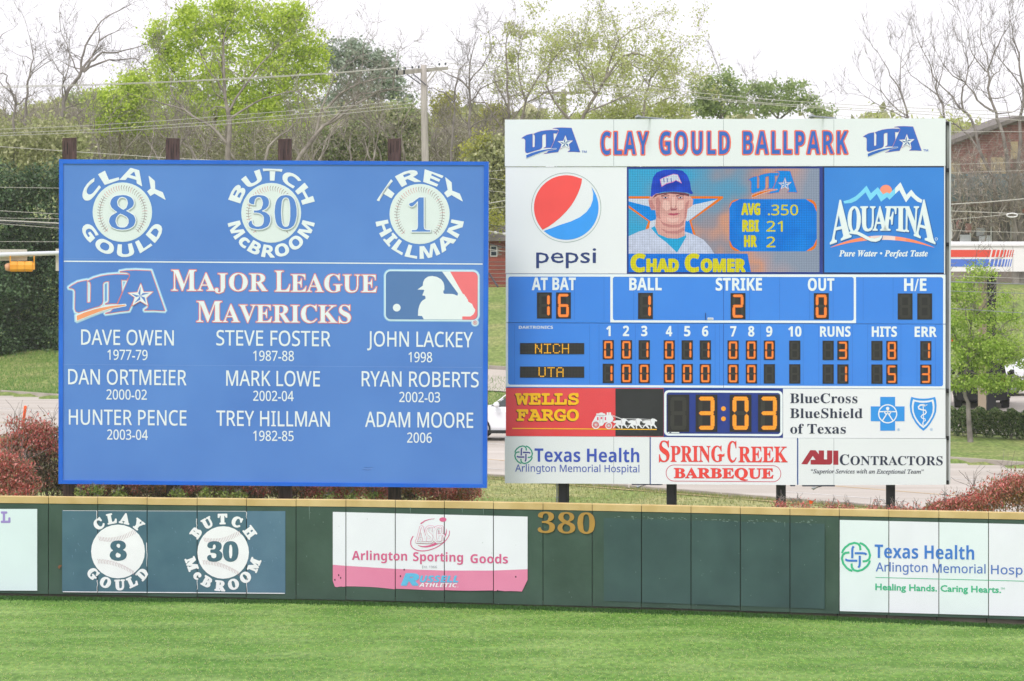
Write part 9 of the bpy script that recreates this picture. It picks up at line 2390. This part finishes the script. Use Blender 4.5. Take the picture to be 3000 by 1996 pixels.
def bush(name, label, cat, blobs, n, Y, size, m, group=None, clump=0.16, stem=8, seed=1, aspect=0.38, extra=None, lump=14, Lb=0.7):
    cx_0 = sum(b[0] for b in blobs) / len(blobs)
    bx_ = at(cx_0, 1400, Y)[0]; g = gz(bx_, Y)
    e = empty(name, (bx_, Y, g), label, cat, group)
    tw = Twigs(seed)
    for k in range(stem):
        b = blobs[k % len(blobs)]
        p = at(b[0] + rnd.uniform(-.5, .5) * b[2], b[1], Y)
        q_ = (bx_ + (p[0] - bx_) * 0.6, Y + rnd.uniform(-.3, .3), gz(bx_, Y))
        tw.tube([q_, tuple((q_[j] + p[j]) / 2 + rnd.gauss(0, .06) for j in range(3)), p], [.022, .016, .008], 4)
        tw.grow(p, (rnd.gauss(0, .4), rnd.gauss(0, .4), 1), Lb, 0.01, 1, 0.2, 4)
    tw.build('stem', M_barkd, e)
    P = blobs_points(blobs, n, Y, clump, lump=lump)
    P = P[P[:, 2] > g - 0.1]
    quads('foliage', P, npr.uniform(0.6, 1.3, len(P)) * size, m, e, aspect=aspect, up=(0, 0, 1, 0.3))
    if extra:
        bl, n2, m2, s2 = extra
        P = blobs_points(bl, n2, Y - 0.25, clump, lump=lump); P = P[P[:, 2] > g - 0.1]
        quads('new_growth', P, npr.uniform(0.6, 1.3, len(P)) * s2, m2, e, aspect=aspect, up=(0, 0, 1, 0.4))
    return e
G_B = 'red tipped bushes behind the outfield wall'
bush('red_tip_bush', 'tall red tipped bush with a dark heart against the left end of the blue board', 'bush',
     [(90, 1345, 80, 66), (140, 1300, 60, 50), (60, 1300, 40, 40), (170, 1380, 60, 60), (110, 1410, 90, 50), (35, 1330, 30, 26)], 9000, 135.6, 0.085, L_darkph, G_B,
     seed=50, extra=([(88, 1250, 34, 18), (40, 1240, 12, 14), (130, 1262, 38, 20), (60, 1290, 44, 22), (150, 1310, 30, 22), (20, 1310, 30, 24), (100, 1300, 50, 26)], 4200, L_redph, 0.085), stem=22, clump=0.26)
bush('red_tip_bush', 'low rose red bush at the left edge, in front of the taller one', 'bush',
     [(20, 1390, 70, 40), (60, 1420, 50, 36), (-40, 1400, 60, 50), (0, 1430, 80, 30)], 5600, 133.9, 0.08, L_redph, G_B, seed=51, extra=([(70, 1372, 26, 12), (20, 1345, 40, 14), (60, 1445, 26, 8)], 1200, L_redph, 0.09), clump=0.26, stem=16)
xs_ = [215, 300, 385, 470, 560, 650, 740, 830, 920, 1010, 1100, 1190, 1275, 1350]
sides_ = ['under the left end of the blue board', 'right of the first timber post', 'left of the second timber post', 'behind the second timber post', 'right of the second timber post',
          'midway between the middle timber posts', 'left of the third timber post', 'behind the third timber post', 'right of the third timber post', 'between the third and fourth timber posts',
          'left of the fourth timber post', 'right of the fourth timber post', 'near the right end of the row', 'at the right end of the row under the blue board']
for k, (x, s_) in enumerate(zip(xs_, sides_)):
    red = k in (8, 9, 10, 12, 13)
    bush('low_bush', ('rusty red low bush ' if red else 'dark low bush ') + s_, 'bush', [(x - 18, 1425 + (14 if k > 12 else 0), 42, 26), (x + 24, 1430 + (12 if k > 12 else 0), 44, 24), (x, 1450, 52, 22)], 2300, 135.8 + (k % 3) * .3, 0.08,
         L_redph if red else L_darkph, G_B, seed=60 + k, stem=6, extra=([(x + 10, 1428 + (12 if k > 12 else 0), 44, 18)], 380, L_orph if k % 2 else L_redph, 0.08), Lb=0.35)
for k, (x, y, w, h) in enumerate(((236, 1446, 10, 12), (285, 1438, 16, 16), (350, 1450, 16, 8), (518, 1448, 18, 9), (602, 1445, 14, 12), (660, 1452, 14, 10), (700, 1450, 16, 9), (960, 1454, 12, 8), (1032, 1456, 10, 8), (1096, 1450, 8, 10))):
    bush('green_sprig', 'pale green sprig rising behind the wall cap, %s' % ('leftmost of its row', 'the tall stalky one', 'third from the left', 'beside the second timber post', 'midway below the Trey Hillman name',
         'small one left of the middle', 'in the middle under the blue board', 'left of the fourth timber post', 'second before the fourth timber post', 'closest to the fourth timber post')[k].replace('the Trey Hillman name', 'the lowest middle name'), 'plant',
         [(x, y, w, h)], 60 + int(w * 5), 133.2, 0.07, L_shoot, 'green sprigs behind the wall', seed=90 + k, stem=4, Lb=0.15, lump=6, aspect=.6)
bush('red_tip_bush', 'large bush turning from red to orange at the right edge, behind the wall', 'bush',
     [(2960, 1450, 70, 44), (3010, 1440, 60, 60), (2900, 1470, 60, 30), (3060, 1450, 60, 60), (2850, 1484, 50, 18)], 7600, 130.6, 0.08, L_orph, G_B, seed=110, stem=14, clump=0.27,
     extra=([(2950, 1415, 44, 14), (2990, 1405, 26, 12), (2880, 1452, 50, 16), (2920, 1440, 30, 14), (2830, 1474, 60, 14)], 2600, L_redph, 0.085))
bush('red_tip_bush', 'low red bush trailing left from the large orange one', 'bush', [(2760, 1484, 44, 14), (2800, 1478, 36, 14), (2730, 1490, 26, 8)], 1500, 130.4, 0.08, L_redph, G_B, seed=111, stem=8, Lb=0.3)
for k, (x, y, w) in enumerate(((2345, 1478, 34), (2285, 1474, 18), (2440, 1484, 26), (2480, 1488, 20), (2560, 1488, 22), (2610, 1490, 28), (2640, 1492, 20), (2680, 1494, 16))):
    bush('low_red_shrub', 'small red shrub peeping over the wall cap, %s' % ('beside the orange marker flag', 'at the foot of the third black post', 'just right of the marker flag', 'left of the fourth black post, alone',
         'touching the fourth black post on its left', 'in front of the fourth black post', 'right of the fourth black post', 'last before the red bush')[k], 'shrub', [(x, y, w, 7), (x, y + 10, w * 1.2, 8)], 240, 131.6, 0.07, L_redph, 'small red shrubs', seed=120 + k, stem=4, Lb=0.2)

# clipped hedge in front of the forecourt
Yg = 178.5
hp = [(2600, 1225), (2783, 1225), (2860, 1235), (2940, 1242), (3000, 1256), (3060, 1270), (3140, 1290)]
hx = at(2900, 1250, Yg)[0]
hed = empty('clipped_hedge', (hx, Yg, gz(hx, Yg)), 'clipped green hedge between the lawn and the forecourt', 'hedge')
P = []
for i in range(len(hp) - 1):
    (x0, y0), (x1, y1) = hp[i], hp[i + 1]
    n = 3600
    t = npr.random(n)
    x = x0 + (x1 - x0) * t
    xw = (x - 1500) / ppm(Yg)
    yw = Yg - (x - 2700) * 0.012 + npr.uniform(-.42, .42, n)
    z = np.array([gz(a_, b_) for a_, b_ in zip(xw, yw)]) + 0.04 + 0.82 * npr.random(n) ** 0.7 + 0.06 * np.sin(x * .15)
    P.append(np.stack([xw, yw, z], 1))
P = np.concatenate(P)
quads('foliage', P, npr.uniform(0.6, 1.3, len(P)) * 0.085, L_hedge, hed, aspect=.6)
tw = Twigs(130)
for k in range(60):
    x = rnd.uniform(13, 17.6); yv = Yg - (1500 + x * ppm(Yg) - 2700) * 0.012
    tw.grow((x, yv, gz(x, yv)), (rnd.gauss(0, .2), rnd.gauss(0, .2), 1), .5, .014, 1, .2, 4)
tw.build('stem', M_barkd, hed)

# ------------------------------------------------------------------ utility poles and wires
M_pole = mat('weathered_pole', (150, 144, 138), 0.95, rgb2=(184, 178, 170), scale=2.5, stretch=(5, 5, .4), k=0.98)
M_pole2 = mat('far_pole', (158, 152, 144), 0.95, rgb2=(178, 172, 164), scale=2.5, stretch=(5, 5, .4), k=0.75)
M_wire = mat('aluminium_wire', (184, 182, 172), 0.6, var=0.05)
M_wired = mat('black_cable', (70, 72, 74), 0.6)
M_ins = mat('insulator_grey', (74, 78, 84), 0.4)
Yp = 225.0
A = at(1241, 190, Yp); B = at(1246, 480, Yp)
k_ = 1 / ppm(Yp)
up_ = empty('utility_pole', (B[0], Yp, gz(B[0], Yp)), 'tall weathered utility pole with a long crossarm between the boards', 'pole')
mb = MB(); mb.tube([(B[0] + .12, Yp, gz(B[0], Yp) - .3), B, at(1243, 330, Yp), A], [12.5 * k_, 10.6 * k_, 9.7 * k_, 8.8 * k_], 14); mb.build('shaft', M_pole, up_, True)
a_, b_ = at(1163, 214, Yp - .9), at(1313, 200, Yp + .9)
mb = MB()
ha, hb = 7.5 * k_, 4.5 * k_
mb.hexa([(a_[0], a_[1] - .06, a_[2] - ha), (b_[0], b_[1] - .06, b_[2] - hb), (b_[0], b_[1] + .06, b_[2] - hb), (a_[0], a_[1] + .06, a_[2] - ha),
         (a_[0], a_[1] - .06, a_[2] + ha), (b_[0], b_[1] - .06, b_[2] + hb), (b_[0], b_[1] + .06, b_[2] + hb), (a_[0], a_[1] + .06, a_[2] + ha)])
mb.build('crossarm', M_pole, up_)
for (p0, p1) in (((1192, 218), (1232, 247)), ((1208, 215), (1249, 251)), ((1266, 208), (1250, 232)), ((1280, 208), (1252, 244))):
    mb = MB(); mb.tube([at(*p0, Yp - .25), at(*p1, Yp - .2)], 1.7 * k_, 5); mb.build('brace', M_wood2 if p0[0] < 1240 else M_pole, up_)
for x, y in ((1168, 198), (1187, 197), (1208, 194), (1227, 192.5), (1287, 185), (1305, 184)):
    mb = MB(); p = at(x, y + 8, Yp); q_ = at(x, y, Yp); mb.tube([p, ((p[0] + q_[0]) / 2, Yp, (p[2] + q_[2]) / 2), q_], [1 * k_, 3.4 * k_, 2.2 * k_], 8); mb.build('insulator', M_ins, up_)
for x, y in ((1163, 213), (1184, 212)):
    mb = MB(); p = at(x, y, Yp - 1.05); mb.box(p[0] - .035, p[0] + .035, p[1], p[1] + .1, p[2] - .09, p[2] + .09); mb.build('end_bracket', M_black, up_)
Y2 = 290.0; k2 = 1 / ppm(Y2)
a_ = at(1651, 262, Y2); gx = gz(a_[0], Y2)
u2 = empty('utility_pole', (a_[0], Y2, gx), 'farther utility pole with a level crossarm above the scoreboard left logo', 'pole')
mb = MB(); mb.tube([(a_[0], Y2, gx - .2), at(1652, 350, Y2), a_], [9 * k2, 8 * k2, 6.8 * k2], 12); mb.build('shaft', M_pole2, u2, True)
p, q_ = at(1575, 272, Y2 - .3), at(1717, 271, Y2 - .1)
mb = MB(); mb.box(p[0], q_[0], Y2 - .35, Y2 - .2, p[2] - 4 * k2, p[2] + 3 * k2); mb.build('crossarm', M_pole2, u2)
for x in (1574, 1621, 1697):
    mb = MB(); mb.tube([at(x, 277, Y2 - .4), at(x + 8, 300, Y2 - .4)], 3.6 * k2, 7); mb.build('insulator', mat('glass_insulator', (196, 200, 198), 0.3), u2)
Y3 = 262.0; k3 = 1 / ppm(Y3); a_ = at(1277, 368, Y3); gx = gz(a_[0], Y3)
u3 = empty('pole_stub', (a_[0], Y3, gx), 'pale short pole standing just right of the tall utility pole', 'pole')
mb = MB(); mb.tube([(a_[0], Y3, gx - .2), at(1279, 440, Y3), a_], [6 * k3, 5.6 * k3, 5 * k3], 10); mb.build('shaft', M_pole2, u3, True)

WL = {
 'upper line, left span, rear': ([(-300, 262), (0, 253), (180, 250), (350, 245), (550, 237), (750, 227), (1000, 212), (1168, 198)], 1.2, M_wire),
 'upper line, left span, front': ([(-300, 266), (0, 257), (180, 253), (350, 248), (550, 239), (750, 230), (1000, 214), (1187, 197)], 1.3, M_wire),
 'middle line, left span, top': ([(-300, 392), (0, 379), (250, 369), (500, 353), (750, 333), (1000, 313), (1205, 294)], 0.9, M_wire),
 'middle line, left span, centre': ([(-300, 404), (0, 391), (300, 379), (600, 359), (750, 345), (1000, 325), (1208, 303)], 1.0, M_wire),
 'middle line, left span, bottom': ([(-300, 410), (0, 398), (300, 387), (600, 368), (900, 344), (1204, 314)], 1.0, M_wire),
 'upper line, right span, top': ([(1305, 184), (1400, 196), (1500, 210), (1750, 242), (2000, 268), (2250, 292), (2500, 308), (2770, 321), (3300, 340)], 1.1, M_wire),
 'upper line, right span, centre': ([(1245, 193), (1350, 206), (1500, 226), (1750, 255), (2000, 280), (2250, 303), (2600, 323), (3300, 354)], 1.1, M_wire),
 'upper line, right span, bottom': ([(1187, 197), (1300, 210), (1500, 236), (1750, 266), (2000, 285), (2300, 311), (2700, 335), (3300, 372)], 1.1, M_wire),
 'rear line crossing right of the pole, upper': ([(1255, 300), (1340, 284), (1430, 272), (1500, 266), (1575, 262)], 0.8, M_wire),
 'rear line crossing right of the pole, lower': ([(1258, 308), (1350, 303), (1430, 293), (1500, 283), (1575, 274)], 0.8, M_wire),
 'faint rear line above the scoreboard': ([(1717, 270), (1900, 290), (2070, 303), (2400, 335), (2800, 365), (3300, 400)], 0.7, M_wire),
 'line dropping behind the timber posts': ([(-300, 412), (0, 430), (220, 445), (490, 463), (700, 474)], 1.1, M_wire),
 'thin line beside the blue board, topmost': ([(-200, 548), (0, 549), (200, 552), (500, 556)], 0.8, M_wire),
 'thin line beside the blue board, second': ([(-200, 610), (0, 618), (200, 629), (500, 640)], 0.9, M_wire),
 'thin line beside the blue board, third': ([(-200, 637), (0, 639), (200, 642), (500, 646)], 0.8, M_wire),
 'thick bright cable beside the blue board': ([(-200, 635), (0, 646), (200, 656), (500, 670)], 2.2, M_wire),
 'black cable bundle below the bright cable': ([(-200, 640), (0, 651), (200, 663), (500, 680)], 1.8, M_wired),
 'thin line below the cable bundle': ([(-200, 643), (0, 656), (200, 671), (500, 690)], 0.9, M_wire),
 'lowest thin line beside the blue board': ([(-200, 708), (0, 708), (200, 709), (500, 710)], 0.8, M_wire),
 'gap line, first from the top': ([(1300, 516), (1400, 506), (1480, 498), (1560, 490)], 0.8, M_wire),
 'gap line, second from the top': ([(1300, 510), (1400, 519), (1480, 528), (1560, 536)], 0.9, M_wire),
 'gap line, third from the top': ([(1300, 545), (1400, 556), (1480, 564), (1560, 572)], 0.8, M_wire),
 'gap line, thick and rising': ([(1300, 616), (1400, 602), (1480, 588), (1560, 576)], 1.6, M_wire),
 'gap line, fifth from the top': ([(1300, 632), (1400, 616), (1480, 606), (1560, 598)], 0.9, M_wire),
 'gap line, dark and falling': ([(1300, 634), (1400, 652), (1480, 667), (1560, 680)], 1.2, M_wired),
 'gap line with white clamps': ([(1300, 655), (1400, 672), (1480, 686), (1560, 700)], 1.4, M_wire),
 'gap line, thick and dark, low': ([(1300, 690), (1400, 708), (1480, 726), (1560, 742)], 1.9, M_wired),
 'gap line, lowest': ([(1300, 714), (1400, 726), (1480, 737), (1560, 748)], 0.8, M_wire),
 'line across the brick gable': ([(2700, 386), (2800, 386), (3000, 386), (3300, 388)], 0.9, M_wire),
 'line across the stucco panels': ([(2700, 486), (2800, 482), (3000, 475), (3300, 466)], 0.7, M_wire),
 'line above the awning': ([(2700, 508), (2800, 506), (3000, 500), (3300, 490)], 0.7, M_wire),
 'thick cable rising below the awning': ([(2700, 606), (2785, 599), (2900, 592), (3000, 583), (3300, 560)], 1.8, M_wire),
 'cable level below the awning': ([(2700, 617), (2785, 618.5), (2900, 623), (3000, 628), (3300, 642)], 1.4, M_wire),
 'cable rising to the white loop': ([(2700, 650), (2785, 644), (2900, 634), (2955, 628)], 1.0, M_wire),
 'line just over the canopy': ([(2700, 673), (2785, 676), (2900, 679), (3000, 682), (3300, 690)], 0.9, M_wire),
 'thin line under the canopy': ([(2700, 806), (2785, 809), (3000, 816), (3300, 826)], 0.8, M_wire),
 'thick line under the canopy': ([(2700, 822), (2785, 826), (3000, 833), (3300, 843)], 1.9, M_steel),
 'third line under the canopy': ([(2700, 850), (2785, 853), (3000, 860), (3300, 869)], 1.1, M_steel),
 'lowest line under the canopy': ([(2700, 899), (2785, 904), (3000, 918), (3300, 938)], 1.3, M_steel)}
for k, (nm, (pts, r, m)) in enumerate(WL.items()):
    Yw = (Yp - 0.2 if k < 8 else (Y2 - 3 if k < 11 else 210.0 + (k % 5) * 0.6))
    if k in (0, 1, 5, 6, 7): Yw = Yp
    if nm.endswith('canopy') and 'under' in nm: Yw = 171.0 + (k % 3) * .4
    mb = MB(); P = []
    for i in range(len(pts) - 1):
        for t in (0, .5):
            P.append(at(pts[i][0] + (pts[i + 1][0] - pts[i][0]) * t, pts[i][1] + (pts[i + 1][1] - pts[i][1]) * t, Yw))
    P.append(at(*pts[-1], Yw))
    mb.tube(P, r / ppm(Yw) * 0.88, 5)
    o = mb.build('wire', m, None)
    tag(o, 'overhead wire, ' + nm, 'wire', 'overhead wires')
for (x, y, Yw, nm) in ((1452, 682, 212.4, 'left white clamp on the wire in the gap between boards'), (1478, 686, 212.4, 'right white clamp on the wire in the gap between boards')):
    mb = MB(); p = at(x, y, Yw - .1); mb.tube([(p[0] - .07, p[1], p[2] + .02), p, (p[0] + .07, p[1], p[2] - .02)], [.02, .05, .03], 8); tag(mb.build('wire_clamp', M_trim, None), nm, 'clamp', 'wire clamps')
mb = MB(); c = at(2965, 631, 210.5); mb.tube([(c[0] + .2 * math.cos(t), c[1], c[2] + .07 * math.sin(t)) for t in np.linspace(0, 6.28, 17)], .025, 6)
tag(mb.build('cable_loop', M_trim, None), 'white loop of cable hanging from the wires over the canopy', 'cable')

# ------------------------------------------------------------------ traffic signal on its arm
Yt = 172.0; kt = 1 / ppm(Yt)
sg = empty('signal_mast', (at(-420, 745, Yt)[0], Yt, gz(at(-420, 745, Yt)[0], Yt)), 'silver traffic signal arm reaching in from the left over the road', 'signal mast')
M_arm = mat('painted_arm', (206, 210, 214), 0.4, var=0.03)
mb = MB(); mb.tube([at(-430, 770, Yt), at(-200, 755, Yt), at(0, 747.5, Yt), at(100, 744, Yt), at(173, 741.5, Yt), at(250, 739.5, Yt)], [10 * kt, 8.6 * kt, 7.4 * kt, 6.8 * kt, 6.3 * kt, 5.6 * kt], 14); mb.build('arm', M_arm, sg, True)
x = at(-420, 745, Yt)[0]; mb = MB(); mb.tube([(x, Yt, gz(x, Yt) - .1), (x, Yt, at(0, 700, Yt)[2])], [.17, .13], 14); mb.build('pole', M_arm, sg, True)
M_sby = mat('signal_orange', (226, 150, 40), 0.5, rgb2=(238, 172, 62), scale=4)
M_vis = mat('signal_visor_back', (214, 164, 128), 0.5)
sh = empty('traffic_signal', at(66, 782, Yt - .05), 'yellow traffic signal hung level under the arm, seen from behind', 'traffic signal')
def sbx(p0, p1, y0, y1, nm, m, ch=0.0):
    a_, b_ = at(*p0, Yt), at(*p1, Yt)
    mb = MB(); dx = ch * kt
    mb.hexa([(a_[0] + dx, y0, b_[2]), (b_[0] - dx, y0, b_[2]), (b_[0] - dx, y1, b_[2]), (a_[0] + dx, y1, b_[2]), (a_[0] + dx, y0, a_[2]), (b_[0] - dx, y0, a_[2]), (b_[0] - dx, y1, a_[2]), (a_[0] + dx, y1, a_[2])])
    return mb.build(nm, m, sh)
for k in range(3):
    x0 = 30 + k * 22
    mb = MB(); a_, b_ = at(x0, 766, Yt), at(x0 + 21.4, 796, Yt); zc = (a_[2] + b_[2]) / 2; h = (a_[2] - b_[2]) / 2
    X0, X1 = a_[0], b_[0]
    ring = [(Yt - .16, zc - h * .55), (Yt - .1, zc - h), (Yt + .12, zc - h), (Yt + .12, zc + h), (Yt - .1, zc + h), (Yt - .16, zc + h * .3)]
    V = [(X, y, z) for X in (X0, X0 + .015, X1 - .015, X1) for (y, z) in [(yy, zc + (zz - zc) * (0.9 if X in (X0, X1) else 1)) for yy, zz in ring]]
    F = [(i * 6 + j, i * 6 + (j + 1) % 6, (i + 1) * 6 + (j + 1) % 6, (i + 1) * 6 + j) for i in range(3) for j in range(6)] + [tuple(range(6)), tuple(range(18, 24))[::-1]]
    mobj('signal_section', V, F, M_sby, sh)
sbx((94, 770), (103, 790), Yt - .12, Yt + .1, 'end_cap', M_sby, 1)
mb = MB(); p = at(30, 783, Yt + .05); q_ = at(15, 784, Yt + .05); mb.tube([p, ((p[0] + q_[0]) / 2, p[1], p[2]), (q_[0], q_[1], q_[2])], [12 * kt, 12 * kt, 8 * kt], 12); mb.build('visor', M_vis, sh, True)
for x0 in (30, 100):
    mb = MB(); mb.tube([at(x0, 750, Yt - .1), at(x0, 778, Yt - .12)], 1.9 * kt, 6); mb.build('hanger', M_sby, sh)
M_sgn = mat('sign_back_beige', (196, 192, 176), 0.5, var=0.04)
for (x0, x1, y0, y1, dy, lab) in ((-60, 79.5, 731, 764, .12, 'back of a wide street name plate on the signal arm'), (163, 200, 729, 794, .14, 'back of an upright plate on the arm, at the edge of the blue board')):
    a_, b_ = at(x0, y0, Yt + dy), at(x1, y1, Yt + dy)
    mb = MB(); mb.box(a_[0], b_[0], Yt + dy, Yt + dy + .02, b_[2], a_[2])
    tag(mb.build('sign_plate', M_sgn, None), lab, 'sign', 'plates on the signal arm')

# ------------------------------------------------------------------ small things
M_orange = mat('marker_orange', (244, 98, 40), 0.5, var=0.05)
Ym = 160.5
e = empty('marker_post', at(68, 1250, Ym), 'leaning orange utility marker post at the far left of the verge', 'marker post')
p, q_ = at(68.5, 1236, Ym), at(74.5, 1191, Ym)
g = gz(p[0], Ym); e.location = (p[0], Ym, g)
mb = MB(); mb.tube([(p[0] - .05, Ym, g), p, q_, (q_[0] + .002, Ym, q_[2] + .02)], [.035, .04, .043, .03], 10); mb.build('post', M_orange, e, True)
MS = PlaneSurf((0, Ym - .05, 0), (0, -1, 0)); a = Art(MS); M_txt = mat('marker_print', (90, 50, 60), 0.6)
for k in range(9): a.poly([(71.2 - k * .55 + 1, 1198 + k * 3.6), (74 - k * .55, 1198.2 + k * 3.6), (73.6 - k * .55, 1200 + k * 3.6), (70.8 - k * .55 + 1, 1199.8 + k * 3.6)], M_txt, 0.0)
o = a.make('warning_print', e); o['kind'] = 'stuff'
def flag(x, y, Y, m, label, w=8, h=13):
    p = at(x, y + h, Y); g = gz(p[0], Y)
    e = empty('marker_flag', (p[0], Y, g), label, 'flag')
    t = at(x, y, Y)
    mb = MB(); mb.tube([(p[0], Y, g), t], .006, 4); mb.build('wire_stem', M_steel, e)
    k = 1 / ppm(Y)
    mobj('flag_cloth', [t, (t[0] + w * k, Y - .03, t[2] - 4 * k), (t[0] + w * .8 * k, Y, t[2] - 11 * k), (t[0], Y + .01, t[2] - 12 * k)], [(0, 1, 2, 3)], m, e)
flag(2918, 1308, 172, mat('flag_yellow', (244, 222, 40), 0.6), 'yellow marker flag on the lawn at the right')
flag(2370, 1465, 133, M_orange, 'orange marker flag just above the wall, near the third black post', 13, 12)
flag(2787, 990, 180, M_orange, 'orange ribbon caught in the small bright tree', 8, 14)

# ragged turf along the foot of the wall and on the verge
def blades(name, label, n, fx_, m, h0, h1):
    X, Yv = fx_(n)
    Z = ground_z(X, Yv)
    h = npr.uniform(h0, h1, n); w = 0.012
    a_ = npr.uniform(0, 6.28, n); l_x, l_y = npr.normal(size=n) * .3 * h, npr.normal(size=n) * .3 * h
    B0 = np.stack([X - w * np.cos(a_), Yv - w * np.sin(a_), Z], 1); B1 = np.stack([X + w * np.cos(a_), Yv + w * np.sin(a_), Z], 1)
    Tt = np.stack([X + l_x, Yv + l_y, Z + h], 1)
    V = np.stack([B0, B1, Tt], 1).reshape(-1, 3)
    o = mobj(name, V, np.arange(3 * n).reshape(-1, 3), m, None, None, False, origin=(0, 126, 0))
    return tag(o, label, 'grass', None, 'stuff')
jx = np.array([at(x, 1700, y)[0] for x, y in JTAB]); jy = np.array([y for _, y in JTAB])
L_turf = leafmat('turf_blade', ((84, 130, 54), (112, 156, 74), (140, 178, 98), (96, 140, 64)), 0.8, 0.3)
L_dry = leafmat('verge_blade', ((130, 140, 80), (168, 164, 108), (132, 156, 82), (200, 190, 140)), 0.85, 0.3)
def foot(n):
    X = npr.uniform(-14.5, 14.5, n); return X, np.interp(X, jx, jy) + 0.04 - np.abs(npr.normal(size=n)) * 0.35
L_foot = leafmat('foot_blade', ((50, 92, 34), (72, 118, 50), (92, 136, 66)), 0.7, 0.2)
blades('wall_foot_grass', 'longer unmown grass along the foot of the outfield wall', 42000, foot, L_foot, 0.02, 0.07)
def near_(n):
    X = npr.uniform(-16, 22, n); return X, near_y(X) - 0.28 - np.abs(npr.normal(size=n)) * .35
blades('kerb_grass', 'grass tufts along the near kerb', 14000, near_, L_dry, 0.04, 0.13)
def farv(n):
    X = npr.uniform(-20, 3, n); return X, far_y(X) + 0.2 + npr.random(n) ** 1.5 * 12
blades('lawn_grass', 'uneven grass on the far lawn', 26000, farv, L_turf, 0.04, 0.12)
def mead(n):
    X = npr.uniform(-14, 16, n); return X, near_y(X) - 1 - npr.random(n) * 12
blades('bank_tufts', 'short dry tufts on the bank behind the wall', 26000, mead, L_dry, 0.03, 0.09)
def field_(n):
    X = npr.uniform(-13, 13, n); return X, npr.uniform(106, 126, n)
blades('field_blades', 'pale clippings and blades scattered on the outfield', 30000, field_, L_pale, 0.01, 0.022)

# ------------------------------------------------------------------ the air itself
hm = bpy.data.materials.new('air')
hm.use_nodes = True
hn, hl = hm.node_tree.nodes, hm.node_tree.links
hn.clear()
ho = hn.new('ShaderNodeOutputMaterial')
hv = hn.new('ShaderNodeVolumePrincipled')
hv.inputs['Color'].default_value = (0.97, 0.98, 1.0, 1)
hv.inputs['Density'].default_value = HAZE
hv.inputs['Anisotropy'].default_value = 0.2
hl.new(hv.outputs[0], ho.inputs['Volume'])
mb = MB(); mb.box(-70, 70, -12, 330, -2.0, 24)
o = mb.build('haze', hm, None); o['kind'] = 'stuff'
S.cycles.volume_bounces = 1
